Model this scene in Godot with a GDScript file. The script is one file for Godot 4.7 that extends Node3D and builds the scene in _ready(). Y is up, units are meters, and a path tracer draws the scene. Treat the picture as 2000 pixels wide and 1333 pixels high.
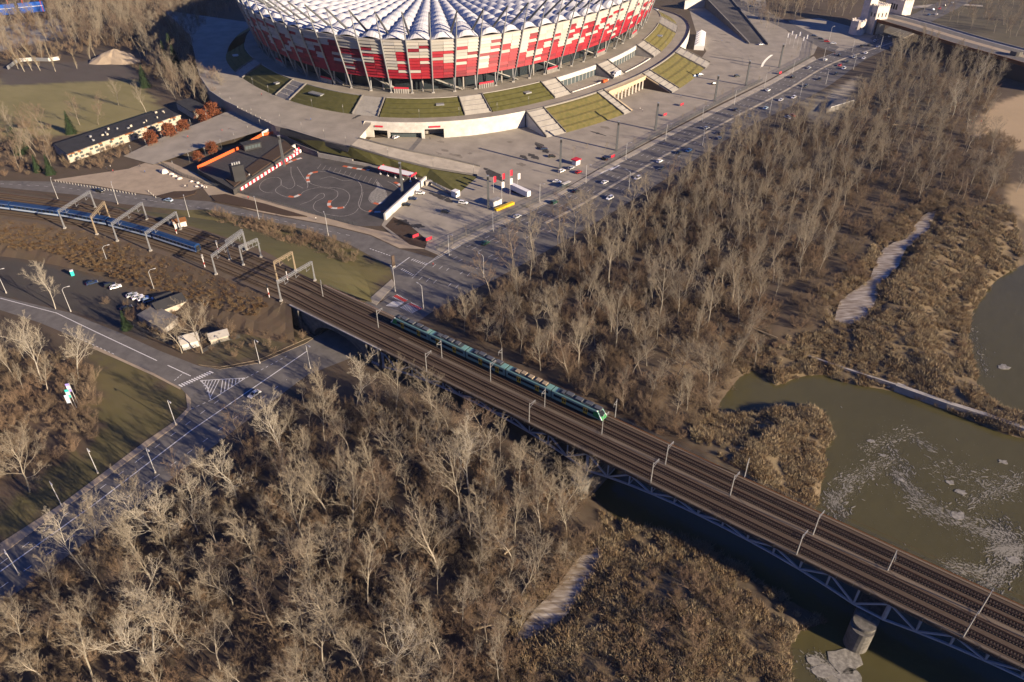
extends Node3D
# Winter aerial view of a stadium, a railway bridge and riverside woods. Units: metres, y up.
# P(u, v, y) turns a point of the 2000 x 1333 photograph into the place where its sight line meets the level y.

const CAM_Y := 160.0
const PITCH := 35.5
var FOC := 2035.0 * tan(deg_to_rad(PITCH))
const RAIL_Y := 9.0
const WATER_Y := -7.0
const PROM_Y := 9.0
const BASE_Y := 16.0
const SUN_TO := Vector2(-0.829, -0.559)      # where shadows fall (x, z)
const SUN_ELEV := 17.4

var M := {}
var rng := RandomNumberGenerator.new()
var names := {}
var nz := FastNoiseLite.new()
var nz2 := FastNoiseLite.new()

func P(u: float, v: float, y := 0.0) -> Vector3:
	var a := deg_to_rad(PITCH)
	var dx := (u - 1000.0) / FOC
	var dy := -(v - 666.5) / FOC
	var ry := cos(a) * dy - sin(a)
	var rz := -sin(a) * dy - cos(a)
	var t := (y - CAM_Y) / ry
	return Vector3(dx * t, y, rz * t)

func Q(u: float, v: float, y := 0.0) -> Vector2:
	var p := P(u, v, y)
	return Vector2(p.x, p.z)

func poly(a: Array, y := 0.0) -> PackedVector2Array:      # flat list u, v, u, v ... -> (x, z)
	var r := PackedVector2Array()
	for i in range(0, a.size(), 2):
		r.append(Q(a[i], a[i + 1], y))
	return r

func smooth_line(p: PackedVector2Array, step := 2.0) -> PackedVector2Array:   # Catmull-Rom, resampled at even steps
	var d := PackedVector2Array()
	for i in p.size() - 1:
		var a := p[max(i - 1, 0)]
		var b := p[i]
		var c := p[i + 1]
		var e := p[min(i + 2, p.size() - 1)]
		for k in 16:
			d.append(b.cubic_interpolate(c, a, e, k / 16.0))
	d.append(p[p.size() - 1])
	var r := PackedVector2Array([d[0]])
	var left := step
	for i in d.size() - 1:
		var a := d[i]
		var l := a.distance_to(d[i + 1])
		var go := 0.0
		while l - go >= left:
			go += left
			r.append(a.lerp(d[i + 1], go / l))
			left = step
		left -= l - go
	r.append(p[p.size() - 1])
	return r

func offset_line(p: PackedVector2Array, w: float) -> PackedVector2Array:     # to the left of travel is negative
	var r := PackedVector2Array()
	for i in p.size():
		var t := (p[min(i + 1, p.size() - 1)] - p[max(i - 1, 0)]).normalized()
		r.append(p[i] + Vector2(-t.y, t.x) * w)
	return r

# ---------------------------------------------------------------- mesh builder
class MB:
	var v := PackedVector3Array()
	var c := PackedColorArray()
	var col := Color.WHITE
	var use_c := false
	func tri(a: Vector3, b: Vector3, d: Vector3) -> void:
		v.append(a); v.append(b); v.append(d)
		if use_c:
			c.append(col); c.append(col); c.append(col)
	func quad(a: Vector3, b: Vector3, d: Vector3, e: Vector3) -> void:
		tri(a, b, d); tri(a, d, e)
	func hexa(p: Array) -> void:          # 0-3 bottom ring, 4-7 top ring
		quad(p[3], p[2], p[1], p[0]); quad(p[4], p[5], p[6], p[7])
		for i in 4:
			var j := (i + 1) % 4
			quad(p[i], p[j], p[j + 4], p[i + 4])
	func box(o: Vector3, s: Vector3, b := Basis.IDENTITY) -> void:
		var x := b.x * s.x * 0.5
		var y := b.y * s.y * 0.5
		var z := b.z * s.z * 0.5
		hexa([o - x - y - z, o + x - y - z, o + x - y + z, o - x - y + z, o - x + y - z, o + x + y - z, o + x + y + z, o - x + y + z])
	func frus(o: Vector3, s0: Vector2, s1: Vector2, h: float, shift := Vector2.ZERO, b := Basis.IDENTITY) -> void:   # box that tapers upwards, base at o
		var p := []
		for k in 2:
			var s := s0 if k == 0 else s1
			var m := o + b.y * h * k + (b.x * shift.x + b.z * shift.y) * k
			for q in [[-1, -1], [1, -1], [1, 1], [-1, 1]]:
				p.append(m + b.x * s.x * 0.5 * q[0] + b.z * s.y * 0.5 * q[1])
		hexa(p)
	func beam(a: Vector3, e: Vector3, w: float, h: float) -> void:
		var f := (e - a)
		var l := f.length()
		if l < 0.001:
			return
		f /= l
		var up := Vector3.UP if absf(f.y) < 0.98 else Vector3.RIGHT
		var x := up.cross(f).normalized()
		var y := f.cross(x)
		box((a + e) * 0.5, Vector3(w, h, l), Basis(x, y, f))
	func tube(a: Vector3, e: Vector3, ra: float, rb: float, n := 6, cap := false) -> void:
		var f := (e - a).normalized()
		var up := Vector3.UP if absf(f.y) < 0.95 else Vector3.RIGHT
		var x := up.cross(f).normalized()
		var y := f.cross(x)
		for i in n:
			var t0 := TAU * i / n
			var t1 := TAU * (i + 1) / n
			var d0 := x * cos(t0) + y * sin(t0)
			var d1 := x * cos(t1) + y * sin(t1)
			if rb > 0.0005:
				quad(a + d0 * ra, a + d1 * ra, e + d1 * rb, e + d0 * rb)
				if cap:
					tri(e, e + d0 * rb, e + d1 * rb)
			else:
				tri(a + d0 * ra, a + d1 * ra, e)
			if cap:
				tri(a, a + d1 * ra, a + d0 * ra)
	func hexa_wall(a: Vector3, e: Vector3, w: float, h: float) -> void:   # upright wall on the line a-e, its foot on both points
		var t := Vector3(e.x - a.x, 0, e.z - a.z).normalized() * (w * 0.5)
		var n := Vector3(-t.z, 0, t.x)
		var u := Vector3(0, h, 0)
		hexa([a - n, a + n, e + n, e - n, a - n + u, a + n + u, e + n + u, e - n + u])
	func sheet(p: PackedVector2Array, y: float) -> void:
		var t := Geometry2D.triangulate_polygon(p)
		for i in range(0, t.size(), 3):
			tri(Vector3(p[t[i]].x, y, p[t[i]].y), Vector3(p[t[i + 1]].x, y, p[t[i + 1]].y), Vector3(p[t[i + 2]].x, y, p[t[i + 2]].y))
	func prism(p: PackedVector2Array, y0: float, y1: float) -> void:
		sheet(p, y1)
		for i in p.size():
			var a := p[i]
			var b := p[(i + 1) % p.size()]
			quad(Vector3(a.x, y0, a.y), Vector3(b.x, y0, b.y), Vector3(b.x, y1, b.y), Vector3(a.x, y1, a.y))
	func ribbon(a: PackedVector2Array, b: PackedVector2Array, ya: float, yb: float) -> void:
		for i in min(a.size(), b.size()) - 1:
			quad(Vector3(a[i].x, ya, a[i].y), Vector3(a[i + 1].x, ya, a[i + 1].y), Vector3(b[i + 1].x, yb, b[i + 1].y), Vector3(b[i].x, yb, b[i].y))
	func strip(p: PackedVector2Array, w: float, y: float, h := 0.0) -> void:   # a band of width w along a line, or a low wall of height h
		for i in p.size() - 1:
			var t := (p[i + 1] - p[i]).normalized() * (w * 0.5)
			var n := Vector2(-t.y, t.x)
			var q := [p[i] - n, p[i] + n, p[i + 1] + n, p[i + 1] - n]
			if h == 0.0:
				quad(Vector3(q[0].x, y, q[0].y), Vector3(q[1].x, y, q[1].y), Vector3(q[2].x, y, q[2].y), Vector3(q[3].x, y, q[3].y))
			else:
				var e := []
				for k in 2:
					for z in q:
						e.append(Vector3(z.x, y + h * k, z.y))
				hexa(e)
	func mesh(m: Material, o := Vector3.ZERO) -> ArrayMesh:
		var n := PackedVector3Array()
		n.resize(v.size())
		for i in range(0, v.size(), 3):
			var k := (v[i + 2] - v[i]).cross(v[i + 1] - v[i]).normalized()
			n[i] = k; n[i + 1] = k; n[i + 2] = k
		if o != Vector3.ZERO:
			for i in v.size():
				v[i] -= o
		var a := []
		a.resize(Mesh.ARRAY_MAX)
		a[Mesh.ARRAY_VERTEX] = v
		a[Mesh.ARRAY_NORMAL] = n
		if use_c:
			a[Mesh.ARRAY_COLOR] = c
		var r := ArrayMesh.new()
		r.add_surface_from_arrays(Mesh.PRIMITIVE_TRIANGLES, a)
		r.surface_set_material(0, m)
		return r

# ---------------------------------------------------------------- scene tree helpers
func numbered(called: String) -> String:
	var n: int = names.get(called, 0)
	names[called] = n + 1
	return called if n == 0 else "%s_%03d" % [called, n]

func tag(o: Node, label: String, category := "", group := "", kind := "") -> Node:
	if label: o.set_meta("label", label)
	if category: o.set_meta("category", category)
	if group: o.set_meta("group", group)
	if kind: o.set_meta("kind", kind)
	return o

func thing(called: String, label: String, category: String, at := Vector3.ZERO, group := "", turn := 0.0) -> Node3D:
	var o := Node3D.new()
	o.name = numbered(called)
	add_child(o)
	o.position = at
	o.rotation.y = turn
	tag(o, label, category, group)
	return o

func put(called: String, mb: MB, m: Material, parent: Node3D = null, local := false) -> MeshInstance3D:   # local: shape drawn round the parent's own origin, else in world axes
	var o := MeshInstance3D.new()
	var off := Vector3.ZERO
	if parent != null and not local:
		off = parent.position
		if parent.get_parent() is MeshInstance3D or (parent.get_parent() is Node3D and parent.get_parent() != self):
			off += parent.get_parent().position
	o.mesh = mb.mesh(m, off)
	if parent == null:
		o.name = numbered(called)
		add_child(o)
	else:
		o.name = called
		parent.add_child(o, true)
	return o

func share(called: String, mesh: Mesh, parent: Node3D, x: Transform3D) -> MeshInstance3D:
	var o := MeshInstance3D.new()
	o.name = called
	o.mesh = mesh
	o.transform = x
	parent.add_child(o, true)
	return o

func struct(called: String, mb: MB, m: Material, label := "") -> MeshInstance3D:
	var o := put(called, mb, m)
	tag(o, label, "", "", "structure")
	return o

func copy(o: Node3D, at: Vector3, turn: float, label := "", group := "", scl := 1.0) -> Node3D:
	var c: Node3D = o.duplicate()
	c.name = numbered(String(o.get_meta("base_name", o.name)))
	add_child(c)
	c.position = at
	c.rotation.y = turn
	c.scale = Vector3.ONE * scl
	if label: c.set_meta("label", label)
	if group: c.set_meta("group", group)
	return c

func scatter(called: String, mesh: Mesh, xs: Array, label: String, cols := []) -> MultiMeshInstance3D:
	var mm := MultiMesh.new()
	mm.transform_format = MultiMesh.TRANSFORM_3D
	mm.use_colors = not cols.is_empty()
	mm.mesh = mesh
	mm.instance_count = xs.size()
	for i in xs.size():
		mm.set_instance_transform(i, xs[i])
		if cols: mm.set_instance_color(i, cols[i])
	var o := MultiMeshInstance3D.new()
	o.multimesh = mm
	o.name = numbered(called)
	add_child(o)
	tag(o, label, "", "", "stuff")
	return o

# ---------------------------------------------------------------- materials
func noise_tex(freq: float, lo: float, hi: float, sd: int, size := 512, tint_lo := Color.WHITE, tint_hi := Color.WHITE, oct := 5) -> NoiseTexture2D:
	var n := FastNoiseLite.new()
	n.seed = sd
	n.noise_type = FastNoiseLite.TYPE_SIMPLEX_SMOOTH
	n.frequency = freq
	n.fractal_octaves = oct
	n.fractal_gain = 0.6
	var t := NoiseTexture2D.new()
	t.width = size
	t.height = size
	t.seamless = true
	t.noise = n
	var g := Gradient.new()
	g.set_color(0, Color(lo * tint_lo.r, lo * tint_lo.g, lo * tint_lo.b).linear_to_srgb())
	g.set_color(1, Color(hi * tint_hi.r, hi * tint_hi.g, hi * tint_hi.b).linear_to_srgb())
	t.color_ramp = g
	return t

func mat(called: String, lin: Color, rough := 0.85, tex: Texture2D = null, scl := 0.1, metal := 0.0) -> StandardMaterial3D:   # lin: linear base colour
	var m := StandardMaterial3D.new()
	m.resource_name = called
	m.albedo_color = lin.linear_to_srgb()
	m.roughness = rough
	m.metallic = metal
	m.metallic_specular = 0.35
	m.cull_mode = BaseMaterial3D.CULL_DISABLED
	if tex != null:
		m.albedo_texture = tex
		m.uv1_triplanar = true
		m.uv1_world_triplanar = true
		m.uv1_scale = Vector3.ONE * scl
	M[called] = m
	return m

func vmat(called: String, rough := 0.9, tex: Texture2D = null, scl := 0.1) -> StandardMaterial3D:
	var m := mat(called, Color.WHITE, rough, tex, scl)
	m.vertex_color_use_as_albedo = true
	return m

func make_materials() -> void:
	var grain := noise_tex(0.02, 0.55, 1.0, 3)
	var coarse := noise_tex(0.006, 0.62, 1.0, 5)
	var fine := noise_tex(0.06, 0.5, 1.0, 9)
	var blot := noise_tex(0.012, 0.35, 1.0, 12, 1024)
	vmat("ground", 0.95, fine, 0.16)
	vmat("tree_bark", 0.9)
	vmat("reed", 0.95)
	mat("asphalt", Color(0.14, 0.13, 0.12), 0.85, noise_tex(0.008, 0.6, 1.0, 46, 1024), 0.02)
	mat("asphalt_dark", Color(0.055, 0.052, 0.05), 0.85, grain, 0.05)
	mat("asphalt_kart", Color(0.085, 0.078, 0.072), 0.85, coarse, 0.03)
	mat("paving_stain", Color(0.215, 0.19, 0.152), 0.9, coarse, 0.03)
	mat("mast_grey", Color(0.27, 0.27, 0.265), 0.5, null, 0.1, 0.2)
	mat("walkway", Color(0.16, 0.125, 0.09), 0.9, grain, 0.3)
	mat("paving", Color(0.295, 0.262, 0.212), 0.9, noise_tex(0.005, 0.68, 1.0, 44, 1024), 0.012)
	mat("paving_pale", Color(0.36, 0.32, 0.26), 0.9, coarse, 0.04)
	mat("sandy", Color(0.33, 0.265, 0.19), 0.95, noise_tex(0.006, 0.72, 1.0, 45, 1024), 0.02)
	mat("dirt", Color(0.1, 0.085, 0.07), 0.95, blot, 0.03)
	mat("white_paint", Color(0.75, 0.74, 0.72), 0.7, grain, 0.3)
	mat("red_paint", Color(0.45, 0.05, 0.04), 0.7, grain, 0.3)
	mat("orange_paint", Color(0.55, 0.13, 0.05), 0.7, grain, 0.3)
	mat("worn_line", Color(0.36, 0.33, 0.3), 0.8, blot, 0.06)
	mat("concrete", Color(0.34, 0.32, 0.29), 0.9, coarse, 0.06)
	mat("concrete_white", Color(0.54, 0.52, 0.48), 0.8, coarse, 0.06)
	mat("concrete_dark", Color(0.16, 0.15, 0.14), 0.9, coarse, 0.06)
	mat("stone", Color(0.17, 0.16, 0.14), 0.95, blot, 0.05)
	mat("stone_cream", Color(0.62, 0.56, 0.5), 0.9, coarse, 0.08)
	mat("stone_tan", Color(0.5, 0.4, 0.26), 0.9, coarse, 0.08)
	mat("brick_dark", Color(0.09, 0.065, 0.05), 0.9, grain, 0.2)
	mat("turf", Color(0.095, 0.094, 0.03), 0.95, noise_tex(0.01, 0.5, 1.0, 21, 512, Color(1.0, 1.0, 0.7), Color(1.0, 0.93, 1.0)), 0.04)
	mat("turf_dry", Color(0.165, 0.135, 0.05), 0.95, noise_tex(0.014, 0.5, 1.0, 22, 512, Color(0.8, 1.0, 0.8), Color(1.0, 0.95, 0.9)), 0.04)
	mat("ballast", Color(0.088, 0.063, 0.045), 0.95, fine, 0.25)
	mat("sleeper", Color(0.1, 0.073, 0.052), 0.9, grain, 0.4)
	mat("rail", Color(0.05, 0.03, 0.022), 0.55, grain, 0.5, 0.3)
	mat("rail_bright", Color(0.22, 0.2, 0.18), 0.35, null, 0.1, 0.8)
	mat("bridge_paint", Color(0.32, 0.35, 0.37), 0.6, coarse, 0.1)
	mat("rust", Color(0.2, 0.085, 0.03), 0.9, grain, 0.3)
	mat("steel", Color(0.36, 0.37, 0.38), 0.45, grain, 0.3, 0.4)
	mat("steel_dark", Color(0.1, 0.105, 0.11), 0.5, null, 0.1, 0.3)
	mat("lamp_grey", Color(0.45, 0.45, 0.44), 0.5, null, 0.1, 0.2)
	mat("black", Color(0.02, 0.02, 0.022), 0.6)
	mat("glass_dark", Color(0.02, 0.026, 0.03), 0.08)
	mat("glass_grey", Color(0.06, 0.075, 0.08), 0.1)
	mat("tyre", Color(0.015, 0.015, 0.015), 0.9)
	mat("membrane", Color(0.52, 0.52, 0.535), 0.6, coarse, 0.05)
	mat("panel_red", Color(0.3, 0.012, 0.025), 0.55, fine, 0.5)
	mat("panel_red_deep", Color(0.2, 0.01, 0.02), 0.55, fine, 0.5)
	mat("panel_red_bright", Color(0.36, 0.02, 0.03), 0.55, fine, 0.5)
	mat("panel_silver", Color(0.42, 0.41, 0.385), 0.5, fine, 0.5)
	mat("panel_white", Color(0.47, 0.44, 0.385), 0.55, fine, 0.5)
	mat("panel_grey", Color(0.37, 0.355, 0.32), 0.55, fine, 0.5)
	mat("banner_red", Color(0.42, 0.02, 0.04), 0.7)
	mat("banner_white", Color(0.6, 0.59, 0.58), 0.7)
	mat("orange_board", Color(0.7, 0.12, 0.03), 0.7, grain, 0.3)
	mat("hedge", Color(0.07, 0.045, 0.03), 0.95, fine, 0.3)
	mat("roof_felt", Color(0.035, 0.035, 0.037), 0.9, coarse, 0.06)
	mat("plaster", Color(0.42, 0.38, 0.31), 0.9, coarse, 0.1)
	mat("water", Color(0.07, 0.062, 0.026), 0.12, noise_tex(0.004, 0.85, 1.0, 31, 512), 0.01)
	M.water.metallic_specular = 0.34
	var rip := noise_tex(0.03, 0.0, 1.0, 35, 512)
	rip.as_normal_map = true
	rip.bump_strength = 3.0
	M.water.normal_enabled = true
	M.water.normal_texture = rip
	M.water.normal_scale = 0.12
	mat("ice", Color(0.33, 0.31, 0.26), 0.4, blot, 0.06)
	mat("slush", Color(0.2, 0.187, 0.15), 0.5)
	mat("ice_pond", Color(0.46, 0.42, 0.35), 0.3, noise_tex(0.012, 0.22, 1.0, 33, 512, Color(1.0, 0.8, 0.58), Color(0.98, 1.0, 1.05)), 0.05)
	M.ice_pond.uv1_scale = Vector3(0.02, 0.05, 0.11)  # stretched into streaks: tree trunk shadows painted into the ice, mixed with drifted snow
	mat("rust_brick", Color(0.36, 0.15, 0.06), 0.9, blot, 0.12)
	mat("sand", Color(0.42, 0.31, 0.19), 0.95, fine, 0.2)
	mat("blue_coach", Color(0.012, 0.05, 0.16), 0.4, grain, 0.2)
	mat("coach_stripe", Color(0.4, 0.47, 0.55), 0.45)
	mat("coach_roof", Color(0.018, 0.05, 0.13), 0.7, grain, 0.2)
	mat("emu_body", Color(0.13, 0.25, 0.225), 0.4)
	mat("emu_roof", Color(0.06, 0.075, 0.075), 0.7, grain, 0.2)
	mat("emu_green", Color(0.02, 0.22, 0.05), 0.35)
	mat("emu_white", Color(0.75, 0.76, 0.76), 0.35)
	mat("emu_yellow", Color(0.55, 0.36, 0.02), 0.45)
	mat("undergear", Color(0.03, 0.03, 0.03), 0.8)
	mat("cab_glass", Color(0.015, 0.018, 0.02), 0.05)
	mat("lens_white", Color(0.85, 0.85, 0.82), 0.2)
	mat("lens_red", Color(0.4, 0.01, 0.01), 0.2)
	mat("teal", Color(0.03, 0.42, 0.38), 0.5)
	mat("skin", Color(0.45, 0.28, 0.2), 0.7)
	mat("blue_stand", Color(0.01, 0.09, 0.42), 0.6, grain, 0.2)
	mat("pale_wood", Color(0.34, 0.27, 0.18), 0.9, grain, 0.3)
	mat("puddle", Color(0.05, 0.047, 0.045), 0.08)

# ---------------------------------------------------------------- build
func _ready() -> void:
	rng.seed = 7
	nz.seed = 4
	nz.frequency = 0.02
	nz.fractal_octaves = 4
	nz2.seed = 11
	nz2.frequency = 0.11
	nz2.fractal_octaves = 3
	make_camera_and_light()
	make_materials()
	make_river_shapes()
	make_ground()
	make_water()
	make_roads()
	make_railway()
	make_bridge()
	make_stadium()
	make_terraces()
	make_plaza()
	make_kart()
	make_viaduct()
	make_buildings()
	make_trains()
	make_gantries()
	make_lamps()
	make_vehicles()
	make_small_things()
	make_people()
	make_trees()
	make_ice()

func make_camera_and_light() -> void:
	var cam := Camera3D.new()
	cam.name = "camera"
	cam.position = Vector3(0, CAM_Y, 0)
	cam.rotation_degrees = Vector3(-PITCH, 0, 0)
	cam.fov = rad_to_deg(2.0 * atan(666.5 / FOC))
	cam.near = 1.0
	cam.far = 6000.0
	add_child(cam)
	cam.current = true
	var env := Environment.new()
	var sky := Sky.new()
	var sm := ProceduralSkyMaterial.new()
	sm.sky_top_color = Color(0.14, 0.3, 0.62)
	sm.sky_horizon_color = Color(0.5, 0.62, 0.78)
	sm.sky_curve = 0.12
	sm.ground_bottom_color = Color(0.12, 0.1, 0.08)
	sm.ground_horizon_color = Color(0.4, 0.45, 0.5)
	sm.sun_angle_max = 1.0
	sm.energy_multiplier = 1.0
	sky.sky_material = sm
	env.background_mode = Environment.BG_SKY
	env.sky = sky
	env.background_energy_multiplier = 0.44
	env.tonemap_mode = Environment.TONE_MAPPER_LINEAR
	env.tonemap_exposure = 2.75
	env.sdfgi_enabled = true
	env.ssao_enabled = true
	env.ssil_enabled = true
	env.fog_enabled = true
	env.fog_density = 0.00002
	env.fog_light_color = Color(0.6, 0.66, 0.76)
	var we := WorldEnvironment.new()
	we.name = "environment"
	we.environment = env
	add_child(we)
	var sun := DirectionalLight3D.new()
	sun.name = "sun"
	sun.light_color = Color(1.0, 0.91, 0.79)
	sun.light_energy = 1.6
	sun.light_angular_distance = 0.5
	sun.shadow_enabled = true
	add_child(sun)
	var e := deg_to_rad(SUN_ELEV)
	var d := Vector3(SUN_TO.x * cos(e), -sin(e), SUN_TO.y * cos(e))
	sun.look_at_from_position(-d * 800.0, Vector3.ZERO, Vector3.UP)

# ---------------------------------------------------------------- terrain and river
var river := PackedVector2Array()
var river_far := PackedVector2Array()
var river_box := Rect2()
var river_far_box := Rect2()
var pond_a := PackedVector2Array()
var pond_b := PackedVector2Array()

func make_river_shapes() -> void:
	river = poly([1396, 806, 1408, 785, 1425, 762, 1445, 738, 1470, 724, 1492, 735, 1515, 755, 1540, 745, 1575, 734, 1610, 733, 1650, 748, 1700, 757, 1750, 766, 1800, 785, 1850, 803, 1900, 824, 1960, 848, 2010, 860, 2120, 900, 2400, 1100, 2400, 1600, 1500, 1600, 1530, 1380, 1548, 1330, 1544, 1263, 1568, 1230, 1616, 1218, 1600, 1203, 1574, 1191, 1530, 1165, 1490, 1140, 1430, 1095, 1360, 1062, 1300, 1042, 1250, 1032, 1214, 1022, 1190, 1000, 1164, 975, 1150, 945, 1148, 915, 1180, 905, 1230, 925, 1300, 960, 1400, 1010, 1500, 1050, 1570, 1030, 1588, 996, 1604, 965, 1607, 930, 1609, 885, 1628, 852, 1618, 835, 1606, 812, 1590, 796, 1545, 798, 1500, 800, 1440, 808, 1415, 815], WATER_Y)
	river_far = poly([2010, 512, 1975, 530, 1946, 548, 1930, 567, 1916, 587, 1903, 605, 1895, 622, 1890, 645, 1893, 668, 1897, 690, 1904, 712, 1910, 751, 1937, 781, 1961, 799, 2000, 811, 2060, 835, 2400, 950, 2400, 400], WATER_Y)
	river_box = bounds(river, 43.0)
	river_far_box = bounds(river_far, 43.0)
	pond_a = poly([1829, 413, 1815, 414, 1802, 422, 1795, 432, 1787, 440, 1779, 455, 1769, 467, 1745, 474, 1727, 485, 1717, 500, 1709, 518, 1704, 532, 1700, 545, 1685, 556, 1670, 566, 1655, 577, 1640, 590, 1634, 608, 1631, 626, 1658, 635, 1680, 629, 1697, 617, 1706, 600, 1712, 584, 1716, 570, 1721, 554, 1740, 535, 1757, 518, 1763, 500, 1771, 485, 1795, 468, 1814, 449, 1822, 432], -0.7)
	pond_b = poly([1167, 1064, 1150, 1074, 1135, 1085, 1120, 1100, 1109, 1118, 1097, 1134, 1084, 1151, 1068, 1168, 1048, 1187, 1030, 1210, 1012, 1234, 1008, 1252, 1030, 1248, 1048, 1241, 1072, 1227, 1095, 1212, 1110, 1198, 1120, 1183, 1134, 1162, 1146, 1140, 1158, 1125, 1171, 1111, 1180, 1095, 1182, 1078], -0.7)

func bounds(q: PackedVector2Array, grow: float) -> Rect2:
	var r := Rect2(q[0], Vector2.ZERO)
	for p in q:
		r = r.expand(p)
	return r.grow(grow)

func edge_dist(p: Vector2, q: PackedVector2Array) -> float:
	var d := 1e9
	for i in q.size():
		var c := Geometry2D.get_closest_point_to_segment(p, q[i], q[(i + 1) % q.size()])
		d = minf(d, c.distance_squared_to(p))
	return sqrt(d)

var near_box := Rect2(-20, -460, 380, 440)      # where the land is not flat

func land(x: float, z: float) -> float:
	if not near_box.has_point(Vector2(x, z)):
		return 0.0
	var p := Vector2(x, z)
	var y := 0.0
	for q in [river, river_far]:
		var far_off := true
		far_off = not (river_box if q == river else river_far_box).has_point(p)
		if far_off:
			continue
		var d := edge_dist(p, q)
		if Geometry2D.is_point_in_polygon(p, q):
			y = minf(y, WATER_Y - 0.15 - 0.25 * minf(d, 6.0))
		else:
			y = minf(y, lerpf(WATER_Y - 0.15, -5.2, smoothstep(-0.5, 3.5, d)) + 5.2 * smoothstep(4.0, 26.0, d))
	for q in [pond_a, pond_b]:
		if p.distance_squared_to(q[q.size() / 2]) > 22500.0:
			continue
		var d := edge_dist(p, q)
		if Geometry2D.is_point_in_polygon(p, q):
			y = -1.2
		elif d < 5.0:
			y = lerpf(-1.2, y, smoothstep(1.2, 5.0, d))
	return y

var zones := []

func zone(pts: Array, a: Color, b: Color, edge := 1.0) -> void:
	var q := poly(pts)
	var r := Rect2(q[0], Vector2.ZERO)
	for p in q:
		r = r.expand(p)
	zones.append([q, r.grow(edge * 3.0), a, b, edge])

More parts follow.
